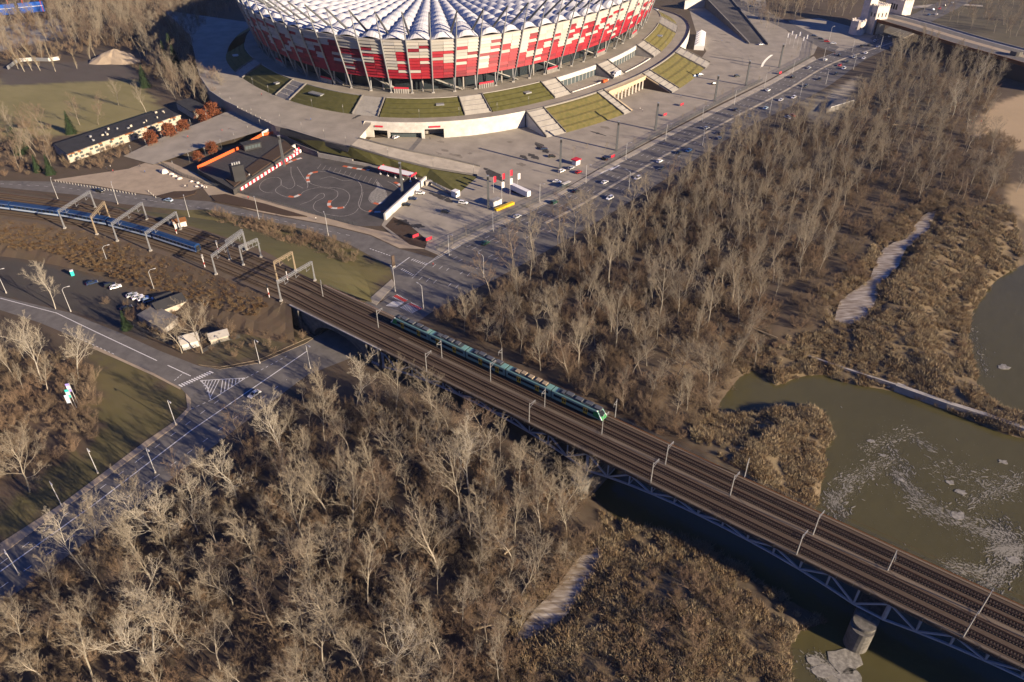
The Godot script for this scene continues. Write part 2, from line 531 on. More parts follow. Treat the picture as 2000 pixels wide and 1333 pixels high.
func make_ground() -> void:
	var litter := [Color(0.075, 0.056, 0.039), Color(0.125, 0.094, 0.064)]
	var grass := [Color(0.1, 0.09, 0.035), Color(0.16, 0.13, 0.06)]
	zone([-900, 165, 270, 150, 330, 250, 160, 260, -900, 360], Color(0.19, 0.17, 0.07), Color(0.29, 0.25, 0.115), 2.0)         # playing field
	zone([0, 130, 260, 115, 275, 155, 0, 168], Color(0.09, 0.075, 0.06), Color(0.12, 0.1, 0.085))
	zone([190, 690, 260, 700, 365, 770, 368, 800, 120, 985, 0, 1060, -40, 1000, 180, 850], grass[0], grass[1], 3.0)           # verge of the lower road
	zone([0, 505, 100, 520, 200, 545, 270, 580, 330, 620, 290, 660, 240, 648, 130, 605, -60, 570, -60, 500], Color(0.062, 0.056, 0.05), Color(0.085, 0.075, 0.065))    # yard
	zone([440, 650, 612, 660, 590, 672, 430, 715, 400, 700], grass[0], Color(0.14, 0.11, 0.07), 2.0)
	zone([300, 400, 420, 412, 610, 455, 690, 482, 765, 530, 720, 590, 560, 530, 400, 460], grass[0], Color(0.19, 0.16, 0.065), 2.0)
	zone([1940, 205, 2100, 150, 2300, 280, 1990, 292, 1960, 280, 1885, 262], Color(0.4, 0.3, 0.18), Color(0.48, 0.36, 0.22), 1.5)  # beach
	zone([1960, 370, 2100, 330, 2100, 440, 1990, 425], Color(0.36, 0.27, 0.16), Color(0.45, 0.34, 0.2), 1.5)
	zone([1990, 420, 1975, 470, 1950, 500, 1942, 495, 1965, 460, 1975, 425], Color(0.34, 0.26, 0.16), Color(0.42, 0.32, 0.2))
	zone([1800, 60, 1690, 150, 1640, 230, 1830, 260, 1960, 130, 1960, 60], Color(0.085, 0.07, 0.05), Color(0.14, 0.115, 0.08), 3.0)
	zone([1560, 200, 1640, 170, 1680, 195, 1600, 250], Color(0.22, 0.19, 0.13), Color(0.34, 0.3, 0.22), 2.0)
	zone([1610, 190, 1675, 150, 1668, 175, 1630, 200], Color(0.4, 0.35, 0.25), Color(0.44, 0.38, 0.28))
	zone([1490, 690, 1560, 735, 1650, 745, 1760, 760, 2000, 850, 2100, 800, 1960, 800, 1900, 740, 1890, 640, 2000, 500, 1960, 420, 1850, 430, 1700, 640], Color(0.13, 0.098, 0.058), Color(0.21, 0.16, 0.095), 3.0)   # reed bank
	zone([1350, 870, 1440, 800, 1590, 790, 1625, 850, 1600, 1000], Color(0.13, 0.1, 0.06), Color(0.21, 0.16, 0.1), 3.0)
	zone([1180, 1020, 1300, 1040, 1500, 1150, 1610, 1215, 1545, 1260, 1540, 1400, 1000, 1400, 1010, 1260, 1180, 1110], Color(0.1, 0.078, 0.05), Color(0.17, 0.13, 0.08), 3.0)
	zone([1700, 0, 2300, 0, 2300, 140, 1900, 100], Color(0.09, 0.08, 0.05), Color(0.15, 0.125, 0.085), 3.0)
	zone([0, 50, 120, 35, 130, 70, 0, 100, -80, 90, -80, 60], Color(0.22, 0.21, 0.2), Color(0.33, 0.31, 0.28))
	zone([0, 700, 150, 780, 200, 850, 100, 930, 0, 1000, -100, 900], Color(0.09, 0.065, 0.045), Color(0.14, 0.1, 0.068), 3.0)
	var zs := [400.0, 100.0, 0.0, -30.0]
	var z := -55.0
	while z > -1150.0:
		zs.append(z)
		z -= maxf(1.7, -z * 0.0075)
	zs.append_array([-1300.0, -1700.0, -2500.0, -4000.0])
	var cols := 300
	var vs := PackedVector3Array()
	var cs := PackedColorArray()
	for zz in zs:
		var half := 70.0 + absf(zz) * 0.8
		for i in cols + 1:
			var x: float = (2.0 * i / cols - 1.0) * half
			if i == 0: x = -4000.0
			if i == cols: x = 4000.0
			var y := land(x, zz)
			var n := nz.get_noise_2d(x, zz) * 0.5 + 0.5
			var m := nz2.get_noise_2d(x, zz) * 0.5 + 0.5
			var c: Color = litter[0].lerp(litter[1], clampf(n * 0.6 + m * 0.6 - 0.1, 0, 1))
			var p := Vector2(x, zz)
			for k in zones:
				if k[1].has_point(p):
					var j = Vector2(nz2.get_noise_2d(x + 50, zz), nz2.get_noise_2d(x, zz + 90)) * k[4] * 3.0
					var d := edge_dist(p + j, k[0])
					if not Geometry2D.is_point_in_polygon(p + j, k[0]): d = -d
					var soft: float = 1.2 + k[4] * 0.6 - zz * 0.002
					if d > -soft:
						c = c.lerp(k[2].lerp(k[3], clampf(n * 0.7 + m * 0.6 - 0.15, 0, 1)), smoothstep(-soft, soft, d))
			if near_box.has_point(p) and y > -6.0 and y < 0.0:
				y += (m - 0.5) * 0.8
			vs.append(Vector3(x, y, zz))
			cs.append(c)
	var ix := PackedInt32Array()
	var w := cols + 1
	for j in zs.size() - 1:
		for i in cols:
			var a := j * w + i
			ix.append_array([a, a + w, a + 1, a + 1, a + w, a + w + 1])
	var ns := PackedVector3Array()
	ns.resize(vs.size())
	for j in zs.size():
		for i in w:
			var a := vs[j * w + mini(i + 1, cols)] - vs[j * w + maxi(i - 1, 0)]
			var b := vs[mini(j + 1, zs.size() - 1) * w + i] - vs[maxi(j - 1, 0) * w + i]
			var nn := b.cross(a).normalized()
			ns[j * w + i] = nn if nn.y > 0.0 else -nn
	var arr := []
	arr.resize(Mesh.ARRAY_MAX)
	arr[Mesh.ARRAY_VERTEX] = vs
	arr[Mesh.ARRAY_NORMAL] = ns
	arr[Mesh.ARRAY_COLOR] = cs
	arr[Mesh.ARRAY_INDEX] = ix
	var me := ArrayMesh.new()
	me.add_surface_from_arrays(Mesh.PRIMITIVE_TRIANGLES, arr)
	me.surface_set_material(0, M.ground)
	var g := MeshInstance3D.new()
	g.name = "ground"
	g.mesh = me
	add_child(g)
	g.set_meta("kind", "structure")

func make_water() -> void:
	var mb := MB.new()
	mb.sheet(PackedVector2Array([Vector2(-15, -455), Vector2(355, -455), Vector2(355, -25), Vector2(-15, -25)]), WATER_Y)
	struct("river_water", mb, M.water)
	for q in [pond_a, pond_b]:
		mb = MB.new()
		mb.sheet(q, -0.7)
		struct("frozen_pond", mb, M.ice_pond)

# ---------------------------------------------------------------- roads
func marks(called: String, parts: Array, m: Material, label := "") -> void:    # parts: [u, v, u2, v2, width, dash, gap]
	var mb := MB.new()
	for a in parts:
		var p := Q(a[0], a[1])
		var q := Q(a[2], a[3])
		var dash: float = a[5] if a.size() > 5 else 0.0
		if dash == 0.0:
			mb.strip(PackedVector2Array([p, q]), a[4], 0.058)
		else:
			var l := p.distance_to(q)
			var s := 0.0
			while s < l:
				mb.strip(PackedVector2Array([p.lerp(q, s / l), p.lerp(q, minf(1.0, (s + dash) / l))]), a[4], 0.058)
				s += dash + a[6]
	struct(called, mb, m, label)

func slab(called: String, pts: Array, y: float, m: Material, label := "", h := 0.0) -> void:
	var mb := MB.new()
	if h > 0.0:
		mb.prism(poly(pts), y, y + h)
	else:
		mb.sheet(poly(pts), y)
	struct(called, mb, m, label)

var road_b_left := PackedVector2Array()

func make_roads() -> void:
	# lower riverside road, running under the railway arch
	slab("road", [-200, 1229, 0, 1086, 159, 969, 288, 873, 345, 831, 372, 800, 372, 780, 352, 758, 300, 730, 234, 702, 168, 669, 75, 630, 0, 606, -200, 560, -200, 530, 0, 579, 135, 611, 240, 653, 312, 686, 387, 715, 429, 722, 504, 710, 597, 671, 640, 645, 717, 588, 735, 597, 849, 606, 760, 668, 700, 694, 600, 733, 507, 803, 300, 962, 75, 1128, 0, 1181, -200, 1330], 0.03, M.asphalt, "asphalt road with bus lanes running under the railway arch")
	# upper riverside boulevard
	road_b_left = smooth_line(PackedVector2Array([Q(735, 597), Q(780, 564), Q(842, 508), Q(900, 477), Q(1080, 391), Q(1161, 345), Q(1260, 291), Q(1392, 222), Q(1500, 168), Q(1595, 116), Q(1727, 72), Q(1790, 42)]), 3.0)
	var right := smooth_line(PackedVector2Array([Q(849, 606), Q(918, 570), Q(1020, 517), Q(1160, 437), Q(1300, 350), Q(1442, 259), Q(1604, 177), Q(1685, 120), Q(1739, 92), Q(1805, 50)]), 3.0)
	var mb := MB.new()
	var ring := road_b_left.duplicate()
	var rev := right.duplicate()
	rev.reverse()
	ring.append_array(rev)
	mb.sheet(ring, 0.034)
	struct("boulevard", mb, M.asphalt, "wide multi lane riverside boulevard")
	slab("side_road", [-300, 348, 0, 353, 99, 355, 180, 363, 264, 379, 330, 388, 409, 394, 505, 416, 652, 443, 724, 461, 775, 485, 849, 505, 790, 560, 745, 588, 770, 556, 768, 540, 760, 521, 685, 479, 610, 452, 510, 429, 400, 409, 360, 411, 240, 399, 150, 381, 0, 366, -300, 362], 0.026, M.asphalt, "side road beside the kart lot joining the boulevard")
	slab("sandy_forecourt", [99, 352, 250, 330, 300, 312, 335, 318, 460, 374, 700, 442, 760, 455, 830, 487, 780, 485, 724, 459, 652, 441, 505, 414, 440, 396, 409, 384, 395, 366, 330, 386, 264, 377, 180, 361], 0.018, M.sandy, "sandy forecourt along the side road")
	slab("planting_island", [410, 383, 440, 380, 520, 400, 600, 424, 560, 422, 470, 404, 420, 394], 0.02, M.hedge, "long bare planting island beside the sandy path", 0.35)
	slab("planting_island", [306, 384, 340, 375, 384, 374, 380, 380, 350, 388, 320, 389], 0.02, M.hedge, "small oval planting island on the forecourt", 0.35)
	slab("pavement", [0, 1062, 120, 985, 282, 864, 339, 825, 366, 798, 362, 768, 372, 780, 372, 800, 345, 831, 288, 873, 159, 969, 0, 1086], 0.02, M.sandy, "pale pavement along the lower road", 0.12)
	slab("pavement", [180, 681, 234, 705, 300, 735, 352, 762, 352, 758, 300, 730, 234, 700, 185, 676], 0.02, M.sandy, "narrow kerb pavement at the road fork", 0.1)
	slab("pavement", [387, 713, 429, 718, 504, 704, 597, 663, 622, 656, 628, 650, 597, 671, 504, 710, 429, 722], 0.02, M.sandy, "pavement leading under the arch", 0.12)
	slab("pavement", [890, 474, 1080, 383, 1161, 337, 1260, 283, 1392, 214, 1500, 160, 1590, 110, 1595, 116, 1500, 168, 1392, 222, 1260, 291, 1161, 345, 1080, 391, 900, 477, 858, 500], 0.036, M.paving_pale, "broad pavement between the stadium fence and the boulevard", 0.12)
	slab("pavement", [717, 588, 765, 546, 772, 556, 735, 597], 0.04, M.paving, "short pavement beside the grass triangle", 0.12)
	# markings of the lower road
	marks("lane_marking", [[0, 1117, 186, 984, 0.35], [186, 984, 372, 842, 0.35], [372, 842, 480, 768, 0.35], [480, 768, 600, 686, 0.35],
		[0, 1149, 300, 935, 0.18, 2.0, 4.0], [300, 935, 560, 742, 0.18, 2.0, 4.0], [0, 1102, 270, 899, 0.18, 2.0, 4.0], [270, 899, 430, 780, 0.18, 2.0, 4.0],
		[0, 583, 110, 612, 0.28], [110, 612, 189, 650, 0.28], [189, 650, 306, 705, 0.3], [327, 714, 372, 735, 0.3], [340, 744, 358, 729, 0.25, 0.9, 0.5], [150, 660, 226, 694, 0.2, 1.2, 1.0], [480, 739, 560, 696, 0.2, 1.0, 1.0], [372, 800, 412, 782, 0.2, 1.0, 1.0]], M.white_paint)
	var st := []
	for i in 13:
		var k := i / 12.0
		st.append([349 + 59 * k, 752 - 26 * k, 356 + 60 * k, 756 - 27 * k, 0.5])
	marks("zebra_crossing", st, M.white_paint, "white zebra crossing at the fork")
	st = [[391, 744, 479, 739, 0.3], [391, 744, 405, 757, 0.3], [405, 757, 411, 781, 0.3], [479, 739, 412, 782, 0.3]]
	for i in 13:
		var k := (i + 0.7) / 13.5
		var top := Vector2(391, 744).lerp(Vector2(479, 739), k)
		var bot := Vector2(393, 745).lerp(Vector2(411, 781), minf(1.0, k * 2.2)) if k < 0.45 else Vector2(412, 781).lerp(Vector2(479, 739), (k - 0.3) / 0.7)
		st.append([top.x, top.y, bot.x, bot.y, 0.26])
	marks("hatched_triangle", st, M.white_paint, "white hatched traffic island at the fork")
	# markings of the boulevard
	mb = MB.new()
	for w in [0.6, 4.0, 7.4, 10.8, 17.6, 21.0]:
		var l := offset_line(road_b_left, w)
		var s := 8
		while s < l.size() - 6:
			if w == 0.6 or s % 4 < 1:
				mb.strip(PackedVector2Array([l[s], l[s + 1]]), 0.16, 0.058)
			s += 1
	struct("lane_marking", mb, M.white_paint)
	mb = MB.new()
	var med := offset_line(road_b_left, 14.0)
	for i in range(34, med.size() - 18):
		mb.strip(PackedVector2Array([med[i], med[i + 1]]), 1.5, 0.04, 0.14)
	struct("median_strip", mb, M.paving_pale, "pale median kerb between the carriageways")
	st = []
	for i in 9:
		var k := i / 8.0
		st.append([775 - 20 * k + 14, 583 - 2 * k + 8, 760 - 20 * k + 14, 592 - 2 * k + 8, 0.3])
		st.append([802 - 4 + 22 * k, 593 + 10 * k, 786 - 4 + 22 * k, 602 + 10 * k, 0.3])
	for i in 7:
		var k := i / 6.0
		st.append([787 + 21 * k, 525 + 11 * k, 783 + 21 * k, 528 + 11 * k, 0.34])
		st.append([808 + 26 * k, 506 + 9 * k, 803 + 26 * k, 509 + 9 * k, 0.34])
	st.append([768, 526, 800, 503, 0.35]); st.append([722, 486, 762, 500, 0.35, 1.0, 0.6])
	st.append([832, 517, 900, 480, 0.2])
	marks("zebra_crossing", st, M.white_paint, "zebra crossings at the boulevard junction")
	marks("cycle_crossing", [[771, 578, 793, 589, 1.6], [799, 594, 821, 605, 1.6]], M.red_paint, "red cycle crossing beside the zebra stripes")
	mb = MB.new()
	for a in [[771, 578, 793, 589], [799, 594, 821, 605]]:
		for side in [-1.1, 1.1]:
			var p := Q(a[0], a[1])
			var q := Q(a[2], a[3])
			var n = (q - p).normalized().orthogonal() * side
			for k in 8:
				mb.strip(PackedVector2Array([(p + n).lerp(q + n, k / 8.0), (p + n).lerp(q + n, k / 8.0 + 0.06)]), 0.5, 0.062)
	struct("cycle_crossing_edge", mb, M.white_paint)
	marks("lane_marking", [[0, 359, 120, 366, 0.14, 2.0, 3.0], [120, 366, 300, 393, 0.14, 2.0, 3.0], [300, 393, 505, 422, 0.14, 2.0, 3.0], [505, 422, 690, 462, 0.14, 2.0, 3.0]], M.white_paint)
	marks("zebra_crossing", [[1164, 336, 1182, 326, 1.0], [1172, 340, 1190, 330, 1.0], [1180, 336, 1198, 327, 1.0], [1186, 328, 1204, 320, 1.0], [1192, 333, 1210, 323, 1.0]], M.white_paint, "faded crossing stripes at the stadium gate")

# ---------------------------------------------------------------- railway line
var rl := PackedVector2Array()      # near crest of the embankment and near edge of the bridge
var rl_zero := 0                    # sample where the bridge begins
const STEP := 2.0

func rail_at(s: float, w: float, y := RAIL_Y) -> Vector3:
	var f := clampf(s / STEP + rl_zero, 0.0, rl.size() - 1.001)
	var i := int(f)
	var p := rl[i].lerp(rl[i + 1], f - i)
	var t := (rl[mini(i + 2, rl.size() - 1)] - rl[maxi(i - 1, 0)]).normalized()
	var n := Vector2(t.y, -t.x)
	return Vector3(p.x + n.x * w, y, p.y + n.y * w)

func track_w(k: int, s: float) -> float:
	var b := smoothstep(-34.0, -75.0, s)
	return lerpf([2.6, 6.4, 11.0, 14.4, 14.4][k], [4.3, 8.3, 13.0, 17.2, 21.3][k], b)

func make_railway() -> void:
	var pts := PackedVector2Array([Vector2(-420, -345), Vector2(-300, -324), Vector2(-233, -307.8), Vector2(-199.2, -298.4), Vector2(-176, -289), Vector2(-152.5, -277.3), Vector2(-124.5, -261.4), Vector2(-104, -248), Vector2(-82.8, -234.8), Vector2(-44.9, -206.4), Vector2(15.1, -161.4), Vector2(110.7, -89.7), Vector2(250, 14.8)])
	rl = smooth_line(pts, STEP)
	var best := 1e9
	for i in rl.size():
		var d := rl[i].distance_to(Vector2(-44.9, -206.4))
		if d < best:
			best = d
			rl_zero = i
	# embankment: near toe, near crest, far crest, far toe
	var toe := smooth_line(PackedVector2Array([Vector2(-420, -318), Vector2(-300, -303), Vector2(-227.5, -289), Vector2(-201.5, -282), Vector2(-172.7, -270.7), Vector2(-152.8, -258), Vector2(-135, -247), Vector2(-108.4, -232), Vector2(-93, -226), Vector2(-80, -222)]), STEP)
	var ftoe := smooth_line(PackedVector2Array([Vector2(-420, -375), Vector2(-330, -368), Vector2(-265.6, -357.5), Vector2(-193, -337.5), Vector2(-159.8, -329), Vector2(-119, -316), Vector2(-92.5, -302), Vector2(-75, -287), Vector2(-62, -270), Vector2(-55.5, -251)]), STEP)
	var mb := MB.new()
	mb.use_c = true
	var n := 120
	var s0 := -(rl_zero * STEP)
	var rows := []
	for i in n + 1:
		var f := float(i) / n
		var s := lerpf(s0, -47.5, f)
		var a := toe[int(f * (toe.size() - 1))]
		var d := ftoe[int(f * (ftoe.size() - 1))]
		var b := rail_at(s, 0.0)
		var ww := lerpf(17.3, 24.5, smoothstep(-45.0, -95.0, s))
		var c := rail_at(s, ww)
		var row := []
		for k in 7:
			var g := k / 6.0
			var p := Vector3(a.x, -0.1, a.y).lerp(b, g)
			if k > 0 and k < 6:
				p.y += nz2.get_noise_2d(p.x * 3.0, p.z * 3.0) * 0.5 + 0.2
			row.append(p)
		for k in 5:
			row.append(b.lerp(c, k / 4.0) + Vector3(0, -0.25 if k in [0, 4] else -0.05, 0))
		for k in 5:
			row.append(c.lerp(Vector3(d.x, -0.1, d.y), (k + 1) / 5.0))
		rows.append(row)
	for i in n:
		for k in rows[i].size() - 1:
			var q: Vector3 = rows[i][k]
			var h := nz.get_noise_2d(q.x * 1.6, q.z * 1.6) * 0.5 + 0.5
			var h2 := nz2.get_noise_2d(q.x * 2.0, q.z * 2.0) * 0.5 + 0.5
			if k < 6:
				mb.col = Color(0.085, 0.062, 0.042).lerp(Color(0.145, 0.105, 0.068), clampf(h * 0.7 + h2 * 0.6 - 0.15, 0, 1))
			elif k < 11:
				mb.col = Color(0.105, 0.078, 0.056).lerp(Color(0.15, 0.115, 0.08), h2)
			else:
				mb.col = Color(0.085, 0.08, 0.03).lerp(Color(0.15, 0.13, 0.055), clampf(h * 0.7 + h2 * 0.6 - 0.15, 0, 1))
			mb.quad(rows[i][k], rows[i + 1][k], rows[i + 1][k + 1], rows[i][k + 1])
	struct("railway_embankment", mb, M.ground, "brown railway embankment with scrubby slopes")
	# tracks
	var sl := MB.new()
	sl.box(Vector3.ZERO, Vector3(2.5, 0.16, 0.26))
	var slm := sl.mesh(M.sleeper)
	for k in 5:
		var from := s0 if k < 4 else s0
		var to := 300.0 if k < 4 else -112.0
		var t := thing("railway_track", ["railway track nearest the open truss side of the bridge", "railway track under the blue coaches", "railway track just beyond the centre masts of the bridge", "railway track carrying the green train", "short siding track along the far embankment edge"][k], "railway track", rail_at(to if k == 4 else 0.0, track_w(k, 0.0)))
		var rails := [MB.new(), MB.new()]
		var guard := MB.new()
		var xs := []
		var s := from
		while s < to:
			var e := minf(s + 4.0, to)
			var c0 := rail_at(s, track_w(k, s))
			var c1 := rail_at(e, track_w(k, e))
			var f := (c1 - c0).normalized()
			var x := f.cross(Vector3.UP).normalized()
			for r in 2:
				var o := x * (0.75 if r == 0 else -0.75) + Vector3(0, 0.26, 0)
				rails[r].beam(c0 + o, c1 + o, 0.18, 0.17)
			if s > -60.0:
				for r in [-0.45, 0.45]:
					guard.beam(c0 + x * r + Vector3(0, 0.24, 0), c1 + x * r + Vector3(0, 0.24, 0), 0.16, 0.12)
			var l := (c1 - c0).length()
			var m := 0.0
			while m < l:
				xs.append(Transform3D(Basis(x, Vector3.UP, -f), c0 + f * m + Vector3(0, 0.07, 0)))
				m += 0.66
			s = e
		for r in 2:
			put("rail", rails[r], M.rail, t)
		if not guard.v.is_empty():
			put("guard_rails", guard, M.rail, t)
		var mm := MultiMesh.new()
		mm.transform_format = MultiMesh.TRANSFORM_3D
		mm.mesh = slm
		mm.instance_count = xs.size()
		for i in xs.size():
			var q: Transform3D = xs[i]
			q.origin -= t.position
			mm.set_instance_transform(i, q)
		var mi := MultiMeshInstance3D.new()
		mi.multimesh = mm
		mi.name = "sleepers"
		t.add_child(mi)
		mi.set_meta("kind", "stuff")

# ---------------------------------------------------------------- bridge
func haunch(s: float) -> float:      # depth of the truss below the deck
	var spans := [0.0, 83.7, 164.2, 244.7, 330.0]
	for i in 4:
		if s <= spans[i + 1]:
			var f: float = (s - spans[i]) / (spans[i + 1] - spans[i])
			return 2.9 + 4.6 * pow(absf(2.0 * f - 1.0), 2.2)
	return 4.0

func make_bridge() -> void:
	var t := thing("railway_bridge", "long steel truss railway bridge with four tracks crossing the river inlet", "bridge", rail_at(0, 8.0, 0.0))
	var deck := MB.new()
	deck.quad(rail_at(-48, 0, 8.92), rail_at(300, 0, 8.92), rail_at(300, 17.3, 8.92), rail_at(-48, 17.3, 8.92))
	for w in [0.0, 8.2, 9.6, 17.3]:
		deck.beam(rail_at(-1, w, 8.55), rail_at(300, w, 8.55), 0.3, 0.9)
	put("deck", deck, M.ballast, t)
	var walk := MB.new()
	for w in [0.35, 16.95]:
		walk.beam(rail_at(-48, w, 9.02), rail_at(300, w, 9.02), 0.7, 0.12)
	put("walkway", walk, M.walkway, t)
	var mid := MB.new()
	mid.beam(rail_at(0, 8.85, 8.98), rail_at(300, 8.85, 8.98), 1.1, 0.1)
	put("centre_strip", mid, M.walkway, t)
	var far_edge := MB.new()
	far_edge.beam(rail_at(-48, 17.5, 8.95), rail_at(300, 17.5, 8.95), 0.35, 0.4)
	put("edge_girder", far_edge, M.rust, t)
	# trusses: panels of 6.7 m, every other one with a rising diagonal
	var pan := 83.7 / 12.0
	for side in [[0.25, "near"], [8.1, "in"], [9.7, "in"], [17.0, "far"]]:
		var w: float = side[0]
		var fr := MB.new()
		var n := int(300.0 / pan)
		for i in n:
			var a := i * pan
			var b := (i + 1) * pan
			fr.beam(rail_at(a, w, RAIL_Y - haunch(a)), rail_at(b, w, RAIL_Y - haunch(b)), 0.5, 0.45)
			fr.beam(rail_at(a, w, 8.3), rail_at(b, w, 8.3), 0.35, 0.45)
		var ch := put("truss_chords", fr, M.bridge_paint, t)
		for i in n + 1:
			var a := i * pan
			var p := MB.new()
			var heavy := 0.75 if i % 12 == 0 else 0.36
			p.beam(rail_at(a, w, RAIL_Y - haunch(a)), rail_at(a, w, 8.2), heavy, heavy)
			put("truss_post", p, M.bridge_paint, t if w < 1.0 else ch)
			if i < n:
				var d := MB.new()
				var b := (i + 1) * pan
				if i % 2 == 0:
					d.beam(rail_at(a, w, 8.2), rail_at(b, w, RAIL_Y - haunch(b)), 0.4, 0.4)
				else:
					d.beam(rail_at(a, w, RAIL_Y - haunch(a)), rail_at(b, w, 8.2), 0.4, 0.4)
				put("truss_diagonal", d, M.bridge_paint, t if w < 1.0 else ch)
	var cross := MB.new()
	for i in 44:
		var a := i * pan
		for w in [[0.25, 8.1], [9.7, 17.0]]:
			cross.beam(rail_at(a, w[0], RAIL_Y - haunch(a)), rail_at(a, w[1], RAIL_Y - haunch(a)), 0.25, 0.25)
			cross.beam(rail_at(a, w[0], 8.2), rail_at(a, w[1], 8.2), 0.3, 0.5)
	var cb := put("cross_beams", cross, M.bridge_paint, t)
	cb.set_meta("kind", "stuff")
	var rp := MB.new()
	for side in [-0.35, 17.65]:
		for i in 88:
			var a := -44.0 + i * 3.9
			rp.beam(rail_at(a, side, 8.6), rail_at(a, side, 10.1), 0.07, 0.07)
		for h in [9.6, 10.1]:
			rp.beam(rail_at(-46, side, h), rail_at(300, side, h), 0.05, 0.05)
	var rpo := put("handrail", rp, M.steel_dark, t)
	rpo.set_meta("kind", "stuff")
	# piers
	for s in [83.7, 164.2, 244.7]:
		var p := MB.new()
		var ax := (rail_at(s, 1.0, 0) - rail_at(s, 0.0, 0))
		var al := (rail_at(s + 1, 0.0, 0) - rail_at(s, 0.0, 0))
		var ring := PackedVector2Array()
		var c := rail_at(s, 8.6, 0)
		for k in 24:
			var q := TAU * k / 24.0
			var v := ax * (cos(q) * 2.9 + (9.0 if cos(q) > 0.01 else -11.4 if cos(q) < -0.01 else 0.0)) + al * sin(q) * 2.9
			ring.append(Vector2(c.x + v.x, c.z + v.z))
		p.prism(ring, -10.0, 0.2)
		var top := PackedVector2Array()
		for q in ring:
			top.append(Vector2(c.x, c.z) + (q - Vector2(c.x, c.z)) * 0.93)
		p.prism(top, 0.2, 1.1)
		put("pier", p, M.stone, t)
	make_arch(t)

func make_arch(_t: Node3D) -> void:
	# stone abutment with the arch over the road; s from -48 to 0
	var t := thing("stone_arch", "dark stone arch abutment where the road passes under the tracks", "bridge", rail_at(-24, 8.0, 0.0))
	var c := -23.0
	var r := 13.4
	for face in [[0.12, 1.1, "near_wall"], [16.2, 17.2, "far_wall"]]:
		var mb := MB.new()
		for i in 48:
			var a := -48.0 + i
			var b := a + 1.0
			var fa: float = (a - c) / r
			var fb: float = (b - c) / r
			var ya := 6.9 * sqrt(maxf(0.0, 1.0 - fa * fa)) if absf(fa) < 1.0 else -1.0
			var yb := 6.9 * sqrt(maxf(0.0, 1.0 - fb * fb)) if absf(fb) < 1.0 else -1.0
			mb.hexa([rail_at(a, face[0], ya), rail_at(b, face[0], yb), rail_at(b, face[1], yb), rail_at(a, face[1], ya), rail_at(a, face[0], 8.85), rail_at(b, face[0], 8.85), rail_at(b, face[1], 8.85), rail_at(a, face[1], 8.85)])
		put("spandrel_wall", mb, M.stone, t)
	var v := MB.new()
	for i in 24:
		var q0 := PI * i / 24.0
		var q1 := PI * (i + 1) / 24.0
		var p0 := [c + cos(q0) * r, sin(q0) * 6.9]
		var p1 := [c + cos(q1) * r, sin(q1) * 6.9]
		v.quad(rail_at(p0[0], 0.2, p0[1]), rail_at(p1[0], 0.2, p1[1]), rail_at(p1[0], 17.1, p1[1]), rail_at(p0[0], 17.1, p0[1]))
	put("vault", v, M.stone, t)
	var co := MB.new()
	for w in [-0.15, 17.45]:
		co.beam(rail_at(-48, w, 8.95), rail_at(0, w, 8.95), 0.6, 0.35)
	put("coping", co, M.concrete, t)
	var ring := MB.new()
	for i in 24:
		var q0 := PI * i / 24.0
		var q1 := PI * (i + 1) / 24.0
		ring.beam(rail_at(c + cos(q0) * (r + 0.35), 0.05, sin(q0) * 7.2), rail_at(c + cos(q1) * (r + 0.35), 0.05, sin(q1) * 7.2), 0.3, 0.7)
	put("arch_ring", ring, M.stone, t)
	var wing := MB.new()
	var a0 := rail_at(-48, 0.0, 0.0)
	var e0 := P(612, 658)
	wing.tri(a0 + Vector3(0, 8.8, 0), a0 + Vector3(0, -1, 0), e0 + Vector3(0, -1, 0))
	wing.tri(a0 + Vector3(0.5, 8.8, 0.5), a0 + Vector3(0.5, -1, 0.5), e0 + Vector3(0.5, -1, 0.5))
	wing.quad(a0 + Vector3(0, 8.8, 0), a0 + Vector3(0.5, 8.8, 0.5), e0 + Vector3(0.5, -1, 0.5), e0 + Vector3(0, -1, 0))
	put("wing_wall", wing, M.stone, t)
	var bt := MB.new()
	for s in [-7.0, -1.2, -43.0]:
		bt.beam(rail_at(s, -0.25, 0.0), rail_at(s, -0.25, 8.7), 1.6, 0.6)
	put("buttress", bt, M.stone, t)
	# graffiti painted on the wall by the truss
	var g := MB.new()
	for i in 26:
		var s := -6.0 + i * 0.24
		var y0 := 0.5 + fposmod(i * 0.37, 0.7)
		g.beam(rail_at(s, 0.05, y0), rail_at(s + 0.25, 0.05, y0 + 0.5 + fposmod(i * 0.61, 0.8)), 0.1, 0.12)
	put("graffiti", g, M.coach_stripe, t)

# ---------------------------------------------------------------- stadium
var ring_p := PackedVector2Array()
const RING_C := Vector2(-62, -620)
const VISIBLE := 32

func make_ring() -> void:
	var an := [-74.0, -66.6, -59.6, -52.6, -45.6, -39.2, -33.2, -27.4, -21.8, -16.2, -10.6, -5.3, -0.2, 4.8, 10.0, 15.4, 21.0, 26.4, 31.9, 37.5, 43.2, 49.1, 55.0, 61.0, 67.1, 73.1, 79.1, 85.1, 91.1, 97.1, 103.3, 109.8]
	var ra := [133.2, 131.6, 130.8, 131.0, 132.2, 134.1, 136.4, 139.2, 142.2, 145.2, 147.8, 149.6, 150.4, 150.2, 149.1, 146.9, 144.1, 141.5, 139.4, 137.9, 136.9, 136.7, 137.4, 139.0, 141.4, 144.7, 149.0, 154.4, 161.0, 169.0, 179.0, 191.0]
	for k in 29:
		an.append(116.0 + k * 5.85)
		var f := k / 28.0
		ra.append(lerpf(200.0, 134.0, smoothstep(0.0, 1.0, f)) + 14.0 * sin(PI * f))
	for i in an.size():
		var t := deg_to_rad(an[i])
		ring_p.append(RING_C + Vector2(sin(t), cos(t)) * ra[i])

